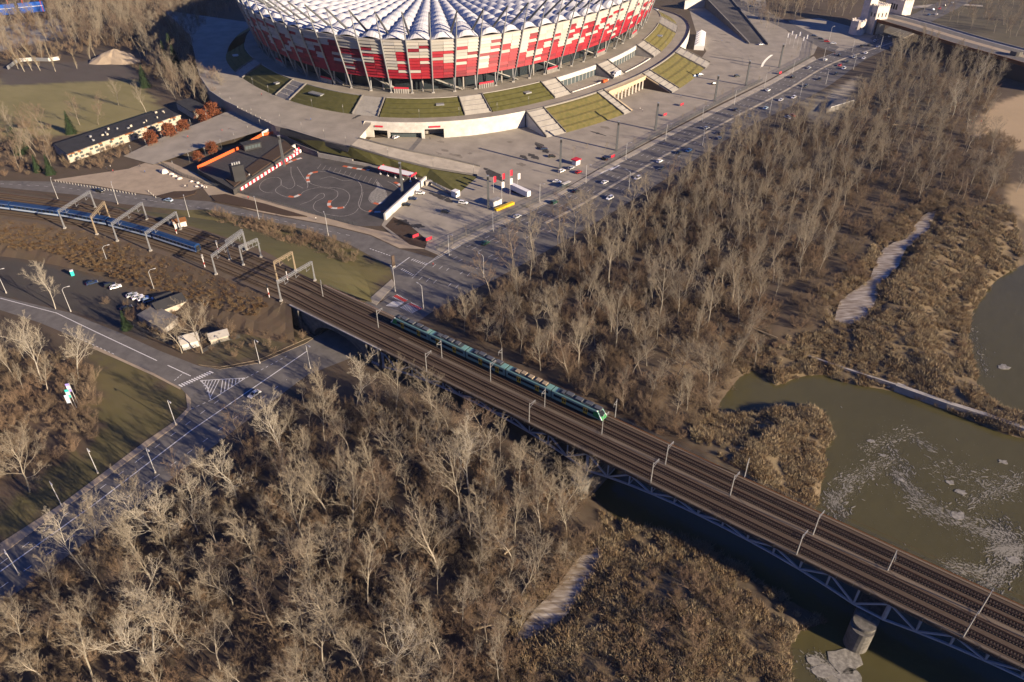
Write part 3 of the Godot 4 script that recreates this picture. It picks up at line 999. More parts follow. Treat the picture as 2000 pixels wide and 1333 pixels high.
func ring(f: float, off: float, y: float) -> Vector3:
	var n := ring_p.size()
	var i := int(floor(f))
	var k := f - i
	var a := ring_p[posmod(i - 1, n)]
	var b := ring_p[posmod(i, n)]
	var c := ring_p[posmod(i + 1, n)]
	var d := ring_p[posmod(i + 2, n)]
	var p := b.cubic_interpolate(c, a, d, k)
	var t := (c - a).normalized().lerp((d - b).normalized(), k).normalized()
	var o := Vector2(-t.y, t.x)
	if o.dot(p - RING_C) < 0.0:
		o = -o
	return Vector3(p.x + o.x * off, y, p.y + o.y * off)

func lean(h: float) -> float:
	return 15.0 * h / 51.0

func make_stadium() -> void:
	make_ring()
	var n := ring_p.size()
	var t := thing("stadium", "oval stadium with red and white facade and pleated white membrane roof", "stadium", Vector3(RING_C.x, BASE_Y, RING_C.y))
	# facade panels
	var rows := 12
	var h0 := 9.6
	var h1 := 32.6
	var chance := [0.0, 0.14, 0.3, 0.38, 0.5, 0.48, 0.55, 0.66, 0.82, 0.92, 0.98, 1.0]
	var kinds := [M.panel_red, M.panel_red_deep, M.panel_white, M.panel_grey, M.panel_red_bright, M.panel_silver]
	var rest := [MB.new(), MB.new(), MB.new(), MB.new(), MB.new(), MB.new()]
	var r := RandomNumberGenerator.new()
	r.seed = 21
	var count := 0
	for i in n:
		for row in rows:
			for c in 2:
				var red: bool = r.randf() < chance[row]
				var kind: int = [0, 0, 1, 4][r.randi() % 4] if red else [2, 2, 3, 5][r.randi() % 4]
				var top := lerpf(h1, h0, row / float(rows)) - 0.09
				var bot := lerpf(h1, h0, (row + 1) / float(rows)) + 0.1
				var f0 := i + 0.03 + c * 0.475
				var f1 := f0 + 0.465
				var jut := r.randf_range(0.75, 1.05)
				var p := []
				for d in [-0.12, 0.0]:
					p.append(ring(f0, lean(bot) - 1.0 + jut + d, BASE_Y + bot)); p.append(ring(f1, lean(bot) - 1.0 + jut + d, BASE_Y + bot))
					p.append(ring(f1, lean(top) - 1.0 + d, BASE_Y + top)); p.append(ring(f0, lean(top) - 1.0 + d, BASE_Y + top))
				if i >= 8 and i < 21 and count < 300:
					var mb := MB.new()
					mb.hexa(p)
					put("facade_panel", mb, kinds[kind], t)
					count += 1
				else:
					rest[kind].hexa(p)
	for k in 6:
		var o := put("facade_panels", rest[k], kinds[k], t)
		o.set_meta("kind", "stuff")
	var back := MB.new()
	var cap := MB.new()
	var glass := MB.new()
	var soffit := MB.new()
	for i in n * 2:
		var a := i * 0.5
		var b := a + 0.5
		back.quad(ring(a, lean(h0) - 1.9, BASE_Y + h0), ring(b, lean(h0) - 1.9, BASE_Y + h0), ring(b, lean(h1) - 1.9, BASE_Y + h1), ring(a, lean(h1) - 1.9, BASE_Y + h1))
		cap.hexa([ring(a, lean(h1) - 2.2, BASE_Y + h1), ring(b, lean(h1) - 2.2, BASE_Y + h1), ring(b, lean(h1) - 0.6, BASE_Y + h1), ring(a, lean(h1) - 0.6, BASE_Y + h1), ring(a, lean(h1) - 2.0, BASE_Y + h1 + 1.1), ring(b, lean(h1) - 2.0, BASE_Y + h1 + 1.1), ring(b, lean(h1) - 0.5, BASE_Y + h1 + 1.1), ring(a, lean(h1) - 0.5, BASE_Y + h1 + 1.1)])
		glass.quad(ring(a, -8, BASE_Y), ring(b, -8, BASE_Y), ring(b, -8, BASE_Y + 11), ring(a, -8, BASE_Y + 11))
		soffit.quad(ring(a, -9, BASE_Y + 10.8), ring(b, -9, BASE_Y + 10.8), ring(b, lean(h0) - 1.0, BASE_Y + h0 - 0.1), ring(a, lean(h0) - 1.0, BASE_Y + h0 - 0.1))
	put("facade_backing", back, M.steel_dark, t)
	put("rim", cap, M.panel_white, t)
	put("concourse_glass", glass, M.glass_dark, t)
	put("soffit", soffit, M.concrete, t)
	for i in n:
		var far := i >= VISIBLE
		# outer mast with its foot, upright leg and roof strut
		var m := MB.new()
		m.tube(ring(i, 0, BASE_Y), ring(i, lean(30.0), BASE_Y + 30.0), 0.45, 0.6, 6)
		m.tube(ring(i, lean(30.0), BASE_Y + 30.0), ring(i, 15.0, BASE_Y + 51.0), 0.6, 0.16, 6)
		var mo := put("mast", m, M.steel, t)
		var leg := MB.new()
		leg.tube(ring(i, -0.6, BASE_Y), ring(i, -0.9, BASE_Y + 11.0), 0.42, 0.42, 6)
		put("leg", leg, M.steel, mo)
		var foot := MB.new()
		foot.frus(ring(i, -0.2, BASE_Y), Vector2(2.0, 2.0), Vector2(1.1, 1.1), 0.8)
		put("foot", foot, M.concrete, mo)
		var st := MB.new()
		st.tube(ring(i, 15.0, BASE_Y + 50.2), ring(i, -3.0, BASE_Y + 35.0), 0.5, 0.75, 6)
		put("roof_strut", st, M.steel_dark, mo)
		if not far:
			var br := MB.new()
			for k in 5:
				var h := lerpf(14.0, 31.0, k / 4.0)
				br.box(ring(i, lean(h) - 0.3, BASE_Y + h), Vector3(0.9, 1.5, 0.9))
			put("bracket", br, M.steel_dark, mo)
	# pleated roof
	for i in n:
		var mb := MB.new()
		var nr := 46
		var nt := 8
		var rim_a := ring(i, lean(h1) - 1.6, 0)
		var rim_b := ring(i + 1, lean(h1) - 1.6, 0)
		var centre := Vector3(RING_C.x, 0, RING_C.y)
		var grid := []
		for a in nr + 1:
			var g := a / float(nr)
			var q := g * 0.8
			var wide := rim_a.distance_to(rim_b) * (1.0 - q)
			var line := []
			for b in nt + 1:
				var s := b / float(nt)
				var p := rim_a.lerp(rim_b, s).lerp(centre, q)
				var wave := absf(sin(PI * (g * 12.0 + 0.12)))
				var bump := wide * 0.27 * sin(PI * s) * (0.42 + 0.58 * pow(wave, 0.7))
				p.y = BASE_Y + h1 + 0.7 + 3.5 * g + bump * smoothstep(0.0, 0.02, g + 0.01)
				line.append(p)
			grid.append(line)
		for a in nr:
			for b in nt:
				mb.quad(grid[a][b], grid[a][b + 1], grid[a + 1][b + 1], grid[a + 1][b])
		var o := put("roof_membrane", mb, M.membrane, t)
		var cb := MB.new()
		cb.tube(rim_a + Vector3(0, BASE_Y + h1 + 1.0, 0), rim_a.lerp(centre, 0.8) + Vector3(0, BASE_Y + h1 + 4.6, 0), 0.22, 0.22, 4)
		put("radial_cable", cb, M.steel, o)
	var lid := MB.new()
	for i in n:
		var a := ring(i, lean(h1) - 1.6, 0).lerp(Vector3(RING_C.x, 0, RING_C.y), 0.8) + Vector3(0, BASE_Y + h1 + 4.2, 0)
		var b := ring(i + 1, lean(h1) - 1.6, 0).lerp(Vector3(RING_C.x, 0, RING_C.y), 0.8) + Vector3(0, BASE_Y + h1 + 4.2, 0)
		lid.tri(a, b, Vector3(RING_C.x, BASE_Y + h1 + 10.0, RING_C.y))
	put("roof_centre", lid, M.membrane, t)
	# gates, fences and open stairs under the facade
	for i in range(-1, VISIBLE):
		var bay := MB.new()
		if posmod(i, 4) == 3:
			bay.hexa([ring(i + 0.15, 0.2, BASE_Y + 2.7), ring(i + 0.85, 0.2, BASE_Y + 2.7), ring(i + 0.85, 0.8, BASE_Y + 2.7), ring(i + 0.15, 0.8, BASE_Y + 2.7), ring(i + 0.15, 0.2, BASE_Y + 3.7), ring(i + 0.85, 0.2, BASE_Y + 3.7), ring(i + 0.85, 0.8, BASE_Y + 3.7), ring(i + 0.15, 0.8, BASE_Y + 3.7)])
			var go := put("gate_sign", bay, M.banner_red, t)
			var ps := MB.new()
			for k in 7:
				ps.beam(ring(i + 0.18 + k * 0.107, 0.5, BASE_Y), ring(i + 0.18 + k * 0.107, 0.5, BASE_Y + 2.7), 0.7, 0.9)
			put("turnstiles", ps, M.concrete, go)
		else:
			for k in 9:
				bay.beam(ring(i + 0.1 + k * 0.1, 0.2, BASE_Y), ring(i + 0.1 + k * 0.1, 0.2, BASE_Y + 2.2), 0.12, 0.12)
			bay.beam(ring(i + 0.08, 0.2, BASE_Y + 2.2), ring(i + 0.92, 0.2, BASE_Y + 2.2), 0.1, 0.1)
			put("fence_bay", bay, M.steel_dark, t)
		if posmod(i, 3) == 1:
			var st := MB.new()
			st.beam(ring(i + 0.1, -2.5, BASE_Y + 8.0), ring(i + 1.4, -2.5, BASE_Y + 0.4), 2.2, 0.5)
			put("stair_flight", st, M.concrete, t)
		if posmod(i, 2) == 0:
			var co := MB.new()
			co.tube(ring(i + 0.5, -4.0, BASE_Y), ring(i + 0.5, -4.0, BASE_Y + 10.6), 0.55, 0.55, 8)
			put("column", co, M.concrete, t)

# ---------------------------------------------------------------- terraces round the stadium
func arc(mb: MB, f0: float, f1: float, o0: float, y0: float, o1: float, y1: float, steps := 4) -> void:
	for k in steps:
		var a := lerpf(f0, f1, k / float(steps))
		var b := lerpf(f0, f1, (k + 1) / float(steps))
		mb.quad(ring(a, o0, y0), ring(b, o0, y0), ring(b, o1, y1), ring(a, o1, y1))

func stairs(label: String, f0: float, f1: float, o0: float, y0: float, o1: float, y1: float, flights: int) -> void:
	var t := thing("stairway", label, "stairs", ring((f0 + f1) * 0.5, o1, y1), "stairways of the stadium terrace")
	for k in flights:
		var mb := MB.new()
		var a := k / float(flights)
		var e := (k + 1.0) / flights
		var steps := 7
		var land := 0.2
		for s in steps:
			var g0 := lerpf(a, e, land + (1.0 - land) * s / steps)
			var g1 := lerpf(a, e, land + (1.0 - land) * (s + 1) / steps)
			var yy := lerpf(y0, y1, lerpf(a, e, float(s) / steps))
			var yn := lerpf(y0, y1, lerpf(a, e, (s + 1.0) / steps))
			if s == 0:
				g0 = a
			arc(mb, f0, f1, lerpf(o0, o1, g0), yy, lerpf(o0, o1, g1), yy, 1)
			arc(mb, f0, f1, lerpf(o0, o1, g1), yy, lerpf(o0, o1, g1), yn, 1)
		put("flight", mb, M.concrete, t)
	for f in [f0, f1]:
		var w := MB.new()
		for k in flights:
			var a := k / float(flights)
			var e := (k + 1.0) / flights
			w.beam(ring(f, lerpf(o0, o1, a), lerpf(y0, y1, a) + 0.5), ring(f, lerpf(o0, o1, e), lerpf(y0, y1, e) + 0.5), 0.5, 1.1)
		put("side_wall", w, M.concrete_dark, t)

func grass_slope(label: String, f0: float, f1: float, o0: float, y0: float, o1: float, y1: float, m: Material) -> Node3D:
	var t := thing("grass_bank", label, "grass bank", ring((f0 + f1) * 0.5, o1, y1), "")
	var tiers := 4
	for k in tiers:
		var mb := MB.new()
		var a := k / float(tiers)
		var e := (k + 1.0) / tiers
		var mid := lerpf(a, e, 0.35)
		arc(mb, f0, f1, lerpf(o0, o1, a), lerpf(y0, y1, a), lerpf(o0, o1, mid), lerpf(y0, y1, lerpf(a, mid, 0.45)), 8)
		arc(mb, f0, f1, lerpf(o0, o1, mid), lerpf(y0, y1, lerpf(a, mid, 0.45)), lerpf(o0, o1, e), lerpf(y0, y1, e), 8)
		put("grass_tier", mb, m, t)
	var kb := MB.new()
	for k in 8:
		var a := lerpf(f0, f1, k / 8.0)
		var b := lerpf(f0, f1, (k + 1) / 8.0)
		kb.beam(ring(a, o0, y0 + 0.1), ring(b, o0, y0 + 0.1), 0.5, 0.4)
	put("kerb", kb, M.concrete, t)
	return t

func roof_hatch(parent: Node3D, f: float, g: float, w: float, d: float) -> void:
	var o := ring(f, lerpf(10.5, 25.5, g), lerpf(BASE_Y, PROM_Y, g) + 0.5)
	var q := ring(f + 0.1, lerpf(10.5, 25.5, g), o.y)
	var x := (q - o).normalized()
	var mb := MB.new()
	mb.box(o, Vector3(w, 0.7, d), Basis(x, Vector3.UP, x.cross(Vector3.UP)))
	put("skylight", mb, M.steel, parent)

func make_terraces() -> void:
	var mb := MB.new()
	arc(mb, 0, ring_p.size(), -12, BASE_Y, 10.5, BASE_Y, 160)
	arc(mb, 0, ring_p.size(), 10.5, BASE_Y, 10.5, BASE_Y - 0.8, 160)
	struct("stadium_apron", mb, M.paving, "paved ring at the foot of the stadium")
	mb = MB.new()
	arc(mb, 31.5, ring_p.size() - 4.0, 10.5, BASE_Y, 25.5, PROM_Y, 90)
	struct("rear_slope", mb, M.turf_dry, "grass slope behind the stadium")
	mb = MB.new()
	arc(mb, 10.7, ring_p.size() + 10.7, 25.5, PROM_Y, 36.0, PROM_Y, 200)
	arc(mb, 10.7, ring_p.size() + 10.7, 36.0, PROM_Y - 0.02, 36.0, PROM_Y - 1.0, 200)
	struct("promenade", mb, M.paving, "grey promenade ring road round the stadium")
	# inner slope: stairs every fourth bay, grass or glazed recess between
	var which := ["in the deep shade of the facade", "with pale railings half in shade", "beside the long turf bank", "of pale slabs above the white wall", "left of the glazed recesses", "between the two glazed recesses", "before the square turf bank", "at the far curve of the promenade"]
	for k in 8:
		var f := 2.0 + 4.0 * k
		stairs("pale concrete stairway up to the stadium apron " + which[k], f, f + 0.95, 10.5, BASE_Y, 25.5, PROM_Y, 4)
	var names_g := ["shaded turf bank with a blue skylight", "sunlit turf bank with one small skylight", "turf bank with a wide pale skylight", "longest turf bank above the lower white wall", "turf bank beside the pale ramp wall"]
	for k in 5:
		var f := -1.0 + 4.0 * k
		var g := grass_slope(names_g[k] + " on the stadium slope", f + 0.02, f + 2.96, 10.5, BASE_Y, 25.5, PROM_Y, M.turf)
		roof_hatch(g, f + [1.4, 2.35, 0.95, 2.2, 1.9][k], [0.5, 0.45, 0.35, 0.38, 0.4][k], [5.0, 3.5, 11.0, 5.0, 4.5][k], [5.0, 4.0, 4.0, 3.0, 4.5][k])
	for k in 2:
		var f := 27.0 + 4.0 * k
		var g := grass_slope(["square dry turf bank", "curved dry turf bank"][k] + " on the sunny end of the stadium slope", f + 0.02, f + 2.96, 10.5, BASE_Y, 25.5, PROM_Y, M.turf_dry)
		roof_hatch(g, f + 1.5, 0.4, 5.0, 5.0)
	for k in 2:                                          # glazed recesses cut into the slope
		var f := 19.0 + 4.0 * k
		var t := thing("glazed_entrance", ["glazed entrance recess beside the orange van", "glazed entrance recess nearer the sunny end"][k], "entrance", ring(f + 1.5, 15, PROM_Y))
		var fl := MB.new()
		arc(fl, f, f + 2.9, 11.2, PROM_Y + 0.1, 25.5, PROM_Y + 0.1, 6)
		put("court", fl, M.paving, t)
		var w := MB.new()
		arc(w, f + 0.03, f + 2.9, 11.2, PROM_Y + 0.1, 11.2, PROM_Y + 4.3, 6)
		put("window_wall", w, M.glass_grey, t)
		var l := MB.new()
		for q in 6:
			var a := f + 2.9 * q / 6.0
			var b := f + 2.9 * (q + 1) / 6.0
			l.hexa([ring(a, 10.4, PROM_Y + 4.3), ring(b, 10.4, PROM_Y + 4.3), ring(b, 11.6, PROM_Y + 4.3), ring(a, 11.6, PROM_Y + 4.3), ring(a, 10.4, BASE_Y + 0.2), ring(b, 10.4, BASE_Y + 0.2), ring(b, 11.6, BASE_Y + 0.2), ring(a, 11.6, BASE_Y + 0.2)])
		put("lintel", l, M.concrete_white, t)
		for q in 10:
			var mu := MB.new()
			mu.beam(ring(f + 0.2 + q * 0.28, 11.35, PROM_Y), ring(f + 0.2 + q * 0.28, 11.35, PROM_Y + 4.3), 0.2, 0.3)
			put("mullion", mu, M.concrete_white, t)
		for e in [f, f + 2.93]:
			var sw := MB.new()
			sw.tri(ring(e, 10.6, BASE_Y), ring(e, 10.6, PROM_Y), ring(e, 25.2, PROM_Y))
			sw.tri(ring(e + 0.03, 10.6, BASE_Y), ring(e + 0.03, 10.6, PROM_Y), ring(e + 0.03, 25.2, PROM_Y))
			put("cheek_wall", sw, M.concrete, t)
		var pw := MB.new()
		for q in 6:
			pw.beam(ring(f + 0.1 + 2.6 * q / 6.0, 24.6, PROM_Y + 0.4), ring(f + 0.1 + 2.6 * (q + 1) / 6.0, 24.6, PROM_Y + 0.4), 0.4, 0.8)
		put("low_wall", pw, M.concrete_white, t)
	# outer side, falling to the lower plaza
	var wall := thing("retaining_wall", "long curved white retaining wall with garage openings below the promenade", "wall", ring(13.0, 36.0, 0.0))
	var wm := MB.new()
	var doors := [[10.98, 11.42, 4.6], [11.5, 12.5, 3.6], [12.6, 13.2, 5.6]]
	var f := 10.72
	while f < 15.95:
		var f2 := f + 0.02
		var low := 0.0
		for d in doors:
			if f + 0.01 > d[0] and f + 0.01 < d[1]:
				low = d[2]
		wm.hexa([ring(f, 35.4, low), ring(f2, 35.4, low), ring(f2, 36.1, low), ring(f, 36.1, low), ring(f, 35.4, PROM_Y + 0.9), ring(f2, 35.4, PROM_Y + 0.9), ring(f2, 36.1, PROM_Y + 0.9), ring(f, 36.1, PROM_Y + 0.9)])
		f = f2
	put("wall_face", wm, M.concrete_white, wall)
	for d in doors:
		var dm := MB.new()
		arc(dm, d[0], d[1], 33.5 if d[2] < 4.0 else 28.0, 0.0, 33.5 if d[2] < 4.0 else 28.0, d[2] + 0.5, 3)
		put("garage_opening", dm, M.glass_grey if d[2] < 4.0 else M.concrete, wall)
		var cm := MB.new()
		arc(cm, d[0], d[1], 28.0, d[2] + 0.45, 35.5, d[2] + 0.45, 3)
		put("garage_ceiling", cm, M.concrete, wall)
	for d in [[11.05, 11.3], [12.75, 13.1]]:
		var sg := MB.new()
		sg.hexa([ring(d[0], 36.3, 6.6), ring(d[1], 36.3, 6.6), ring(d[1], 36.6, 6.6), ring(d[0], 36.6, 6.6), ring(d[0], 36.3, 7.6), ring(d[1], 36.3, 7.6), ring(d[1], 36.6, 7.6), ring(d[0], 36.6, 7.6)])
		put("red_sign", sg, M.banner_red, wall)
	var kb := MB.new()
	for k in 60:
		kb.beam(ring(10.7 + k * 0.34, 35.9, PROM_Y + 0.5), ring(10.7 + (k + 1) * 0.34, 35.9, PROM_Y + 0.5), 0.25, 0.9)
	put("parapet", kb, M.concrete_dark, wall)
	var side := MB.new()                                   # flank of the wall beside the ramp
	var pa := ring(10.72, 36.0, PROM_Y + 0.9)
	var pb := P(699, 271, 6.5)
	side.quad(pa, Vector3(pa.x, 0, pa.z), Vector3(pb.x, 0, pb.z), pb)
	side.quad(pa + Vector3(0, 0, -0.5), Vector3(pa.x, 0, pa.z - 0.5), Vector3(pb.x, 0, pb.z - 0.5), pb + Vector3(0, 0, -0.5))
	put("flank_wall", side, M.concrete_white, wall)
	stairs("wide outer stairway at the end of the white wall", 16.0, 16.8, 36, PROM_Y, 59, 0, 5)
	stairs("narrow outer stairway on one side of the columned portal", 19.85, 20.3, 36, PROM_Y, 59.5, 0, 6)
	stairs("outer stairway on the far side of the columned portal", 23.35, 24.0, 36, PROM_Y, 60, 0, 6)
	stairs("outer stairway beside the white tent roof", 27.05, 27.9, 36, PROM_Y, 61, 0, 5)
	var cheek := MB.new()
	cheek.tri(ring(16.0, 36, PROM_Y), ring(16.0, 36, 0), ring(16.0, 59, 0))
	cheek.tri(ring(27.9, 36, PROM_Y), ring(27.9, 36, 0), ring(27.9, 61, 0))
	put("stair_cheek", cheek, M.concrete_white, wall)
	grass_slope("broad outer turf bank between the white wall and the portal", 16.82, 19.83, 36, PROM_Y, 59, 0, M.turf_dry)
	grass_slope("broad dry outer turf bank near the parked cars", 24.02, 27.03, 36, PROM_Y, 60, 0, M.turf_dry)
	var fw := MB.new()
	for k in 40:
		fw.quad(ring(27.9 + k * 0.3, 36.1, 0), ring(28.2 + k * 0.3, 36.1, 0), ring(28.2 + k * 0.3, 36.1, PROM_Y + 0.9), ring(27.9 + k * 0.3, 36.1, PROM_Y + 0.9))
		fw.quad(ring(27.9 + k * 0.3, 35.6, 0), ring(28.2 + k * 0.3, 35.6, 0), ring(28.2 + k * 0.3, 35.6, PROM_Y + 0.9), ring(27.9 + k * 0.3, 35.6, PROM_Y + 0.9))
	var fo := put("curved_wall", fw, M.concrete_white)
	tag(fo, "white curved wall under the far bend of the promenade", "wall")
	# old columned portal
	var pt := thing("columned_portal", "sandstone portal with a row of pale columns set into the bank", "portal", ring(21.8, 36, 0.0))
	var lm := MB.new()
	for k in 8:
		var a := 20.42 + 2.9 * k / 8.0
		var b := 20.42 + 2.9 * (k + 1) / 8.0
		lm.hexa([ring(a, 36.2, 6.2), ring(b, 36.2, 6.2), ring(b, 39.5, 6.2), ring(a, 39.5, 6.2), ring(a, 36.2, 8.8), ring(b, 36.2, 8.8), ring(b, 39.5, 8.8), ring(a, 39.5, 8.8)])
	put("lintel", lm, M.stone_tan, pt)
	var bw := MB.new()
	arc(bw, 20.42, 23.32, 30.5, 0, 30.5, 8.9, 6)
	put("back_wall", bw, M.stone_tan, pt)
	for k in 10:
		var c := MB.new()
		var q := ring(20.62 + k * 0.28, 38.8, 0)
		c.box(q + Vector3(0, 3.1, 0), Vector3(0.9, 6.2, 0.9))
		put("column", c, M.stone_cream, pt)
	for e in [20.38, 23.33]:
		var ch := MB.new()
		var d := 0.06
		ch.hexa([ring(e - d, 36.2, -0.2), ring(e + d, 36.2, -0.2), ring(e + d, 59, -0.2), ring(e - d, 59, -0.2), ring(e - d, 36.2, 8.7), ring(e + d, 36.2, 8.7), ring(e + d, 59, 0.5), ring(e - d, 59, 0.5)])
		put("cheek_wall", ch, M.brick_dark, pt)
		var cp := MB.new()
		cp.beam(ring(e, 36.2, 8.9), ring(e, 59.2, 0.7), 1.5, 0.4)
		put("coping", cp, M.stone_tan, pt)
	# the wide left part of the promenade
	var pp := MB.new()
	var out := [320, 20, 372, 70, 390, 150, 410, 180, 440, 200, 464, 211, 537, 246, 560, 251, 634, 274, 684, 286, 700, 271, 724, 243]
	var q := poly(out, PROM_Y)
	var full := q.duplicate()
	for k in 60:
		var z := ring(10.7 - k * 0.3, 25.0, 0)
		full.append(Vector2(z.x, z.z))
	pp.sheet(full, PROM_Y + 0.03)
	for i in q.size() - 2:
		var y1 := 0.0
		pp.quad(Vector3(q[i].x, PROM_Y + 0.03, q[i].y), Vector3(q[i + 1].x, PROM_Y + 0.03, q[i + 1].y), Vector3(q[i + 1].x, y1, q[i + 1].y), Vector3(q[i].x, y1, q[i].y))
	struct("promenade_forecourt", pp, M.paving, "wide promenade at the shaded end of the stadium")
	var bal := thing("balustrade", "pale low balustrade along the edge of the promenade", "balustrade", Vector3(q[3].x, PROM_Y, q[3].y))
	var bm := MB.new()
	for i in range(1, 5):
		bm.beam(Vector3(q[i].x, PROM_Y + 0.6, q[i].y), Vector3(q[i + 1].x, PROM_Y + 0.6, q[i + 1].y), 0.4, 1.0)
	put("parapet", bm, M.concrete, bal)

# ---------------------------------------------------------------- lower plaza, ramp and banks
func sloped(called: String, pts: Array, m: Material, label: String) -> MeshInstance3D:      # strip given as pairs of (u, v, y)
	var mb := MB.new()
	for i in pts.size() - 1:
		var a: Array = pts[i]
		var b: Array = pts[i + 1]
		mb.quad(P(a[0], a[1], a[2]), P(b[0], b[1], b[2]), P(b[3], b[4], b[5]), P(a[3], a[4], a[5]))
	return struct(called, mb, m, label)

func make_plaza() -> void:
	slab("plaza", [700, 290, 724, 270, 860, 262, 1000, 240, 1090, 240, 1190, 190, 1265, 155, 1330, 170, 1380, 100, 1362, 70, 1350, 30, 1330, -40, 1480, -60, 1500, 20, 1540, 62, 1600, 84, 1590, 106, 1500, 157, 1392, 210, 1260, 280, 1161, 334, 1080, 382, 860, 500, 770, 462, 745, 440, 752, 428, 832, 352, 932, 346], 0.012, M.paving, "paved stadium plaza")
	sloped("ramp", [[684, 286, 9.02, 700, 271, 9.02], [720, 297, 7.6, 745, 283, 7.2], [760, 309, 6.0, 800, 296, 5.0], [840, 329, 3.0, 880, 312, 2.0], [932, 344, 0.02, 938, 326, 0.02]], M.paving_pale, "pale ramp from the promenade down to the plaza")
	var t := thing("ramp_parapet", "dark parapet along the ramp and promenade edge", "parapet", P(760, 309, 6.0))
	for side in [[[684, 286, 9.0], [720, 297, 7.6], [760, 309, 6.0], [840, 329, 3.0], [932, 344, 0.0]], [[700, 271, 9.0], [745, 283, 7.2], [800, 296, 5.0], [880, 312, 2.0], [938, 326, 0.0]]]:
		var mb := MB.new()
		for i in 4:
			var a: Array = side[i]
			var b: Array = side[i + 1]
			mb.hexa_wall(P(a[0], a[1], a[2]), P(b[0], b[1], b[2]), 0.5, 0.9)
		put("parapet_wall", mb, M.concrete_dark, t)
	sloped("grass_slope", [[547, 250, 8.8, 560, 268, 3.2], [634, 274, 8.8, 622, 294, 3.1], [684, 287, 8.7, 690, 309, 3.0], [720, 298, 7.4, 735, 322, 2.2], [760, 310, 5.8, 765, 330, 1.0], [840, 330, 2.8, 830, 348, 0.1], [932, 346, 0.05, 896, 378, 0.05]], M.turf, "grass slope between the ramp and the kart lot")
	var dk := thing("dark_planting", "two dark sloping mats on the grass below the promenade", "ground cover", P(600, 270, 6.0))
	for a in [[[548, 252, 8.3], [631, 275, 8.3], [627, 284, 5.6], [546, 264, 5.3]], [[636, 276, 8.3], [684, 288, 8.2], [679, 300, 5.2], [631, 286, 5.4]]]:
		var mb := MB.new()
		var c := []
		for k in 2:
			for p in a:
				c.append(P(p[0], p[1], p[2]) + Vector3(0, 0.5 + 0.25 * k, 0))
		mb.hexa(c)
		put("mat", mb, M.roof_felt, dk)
	# lot between the old building and the promenade, rising to the stairs
	sloped("upper_lot", [[240, 305, 0.3, 300, 322, 0.3], [330, 262, 2.2, 390, 290, 2.4], [400, 236, 3.6, 470, 268, 3.8], [452, 214, 4.6, 528, 250, 4.6]], M.paving, "paved lot rising to the promenade steps")
	var s := thing("promenade_steps", "long flight of dark steps with pale edges up to the promenade", "stairs", P(500, 235, 4.6))
	for k in 8:
		var mb := MB.new()
		var a := P(464, 211, PROM_Y).lerp(P(537, 246, PROM_Y), k / 8.0)
		var b := P(464, 211, PROM_Y).lerp(P(537, 246, PROM_Y), (k + 1) / 8.0)
		var c := P(452, 214, 4.6).lerp(P(528, 250, 4.6), (k + 1) / 8.0)
		var d := P(452, 214, 4.6).lerp(P(528, 250, 4.6), k / 8.0)
		for z in 6:
			var y0 := lerpf(PROM_Y, 4.6, z / 6.0)
			var y1 := lerpf(PROM_Y, 4.6, (z + 1) / 6.0)
			var e := a.lerp(d, z / 6.0)
			var g := b.lerp(c, z / 6.0)
			var e2 := a.lerp(d, (z + 1) / 6.0)
			var g2 := b.lerp(c, (z + 1) / 6.0)
			mb.quad(Vector3(e.x, y0, e.z), Vector3(g.x, y0, g.z), Vector3(g2.x, y0, g2.z), Vector3(e2.x, y0, e2.z))
			mb.quad(Vector3(e2.x, y0, e2.z), Vector3(g2.x, y0, g2.z), Vector3(g2.x, y1, g2.z), Vector3(e2.x, y1, e2.z))
		put("flight", mb, M.concrete_dark, s)
		var hm := MB.new()
		hm.beam(a + Vector3(0, 0.9, 0), d + Vector3(0, 0.9, 0), 0.35, 0.3)
		hm.beam(d, d + Vector3(0, 0.9, 0), 0.15, 0.15)
		put("handrail", hm, M.concrete_white, s)
	# lane lines and painted bands of the plaza
	marks("plaza_marking", [[938, 340, 1047, 279, 0.25], [1047, 279, 1180, 350, 0.2], [860, 312, 880, 308, 0.3], [884, 290, 960, 300, 0.2, 2.0, 2.0], [900, 305, 1020, 318, 0.2, 2.0, 2.0], [900, 281, 980, 290, 0.2, 2.0, 2.0], [1390, 98, 1442, 120, 0.25], [1395, 70, 1430, 85, 0.25], [1430, 85, 1462, 112, 0.25], [1462, 112, 1468, 135, 0.25], [1420, 80, 1450, 108, 0.25], [1450, 108, 1452, 130, 0.25], [1408, 82, 1432, 105, 0.25], [850, 400, 930, 352, 0.25], [880, 420, 960, 372, 0.25], [806, 440, 860, 412, 0.2, 3.0, 2.0]], M.worn_line, "worn painted lines on the plaza")
	marks("paver_band", [[800, 296, 822, 270, 3.0], [1390, 106, 1475, 118, 0.7]], M.concrete_dark, "dark paver bands in the plaza")
	var pr := RandomNumberGenerator.new()
	pr.seed = 17
	var pm := MB.new()
	for a in [[1046, 278, 1070, 300, 2.6], [1016, 303, 1030, 312, 1.6], [1032, 300, 1052, 312, 1.8], [945, 328, 985, 356, 2.4], [838, 376, 884, 396, 2.2], [1152, 256, 1185, 266, 0.9], [770, 430, 800, 440, 2.4], [800, 440, 830, 444, 1.8], [690, 262, 712, 250, 0.9]]:
		var p0 := Q(a[0], a[1])
		var p1 := Q(a[2], a[3])
		var nn := (p1 - p0).normalized().orthogonal()
		var up := PackedVector2Array()
		var dn := PackedVector2Array()
		for k in 13:
			var f := k / 12.0
			var wd: float = a[4] * (0.25 + sin(PI * f)) * pr.randf_range(0.6, 1.3)
			up.append(p0.lerp(p1, f) + nn * wd)
			dn.append(p0.lerp(p1, f) - nn * wd * pr.randf_range(0.5, 1.2))
		pm.ribbon(up, dn, 0.03 if a[0] > 700 else PROM_Y + 0.05, 0.03 if a[0] > 700 else PROM_Y + 0.05)
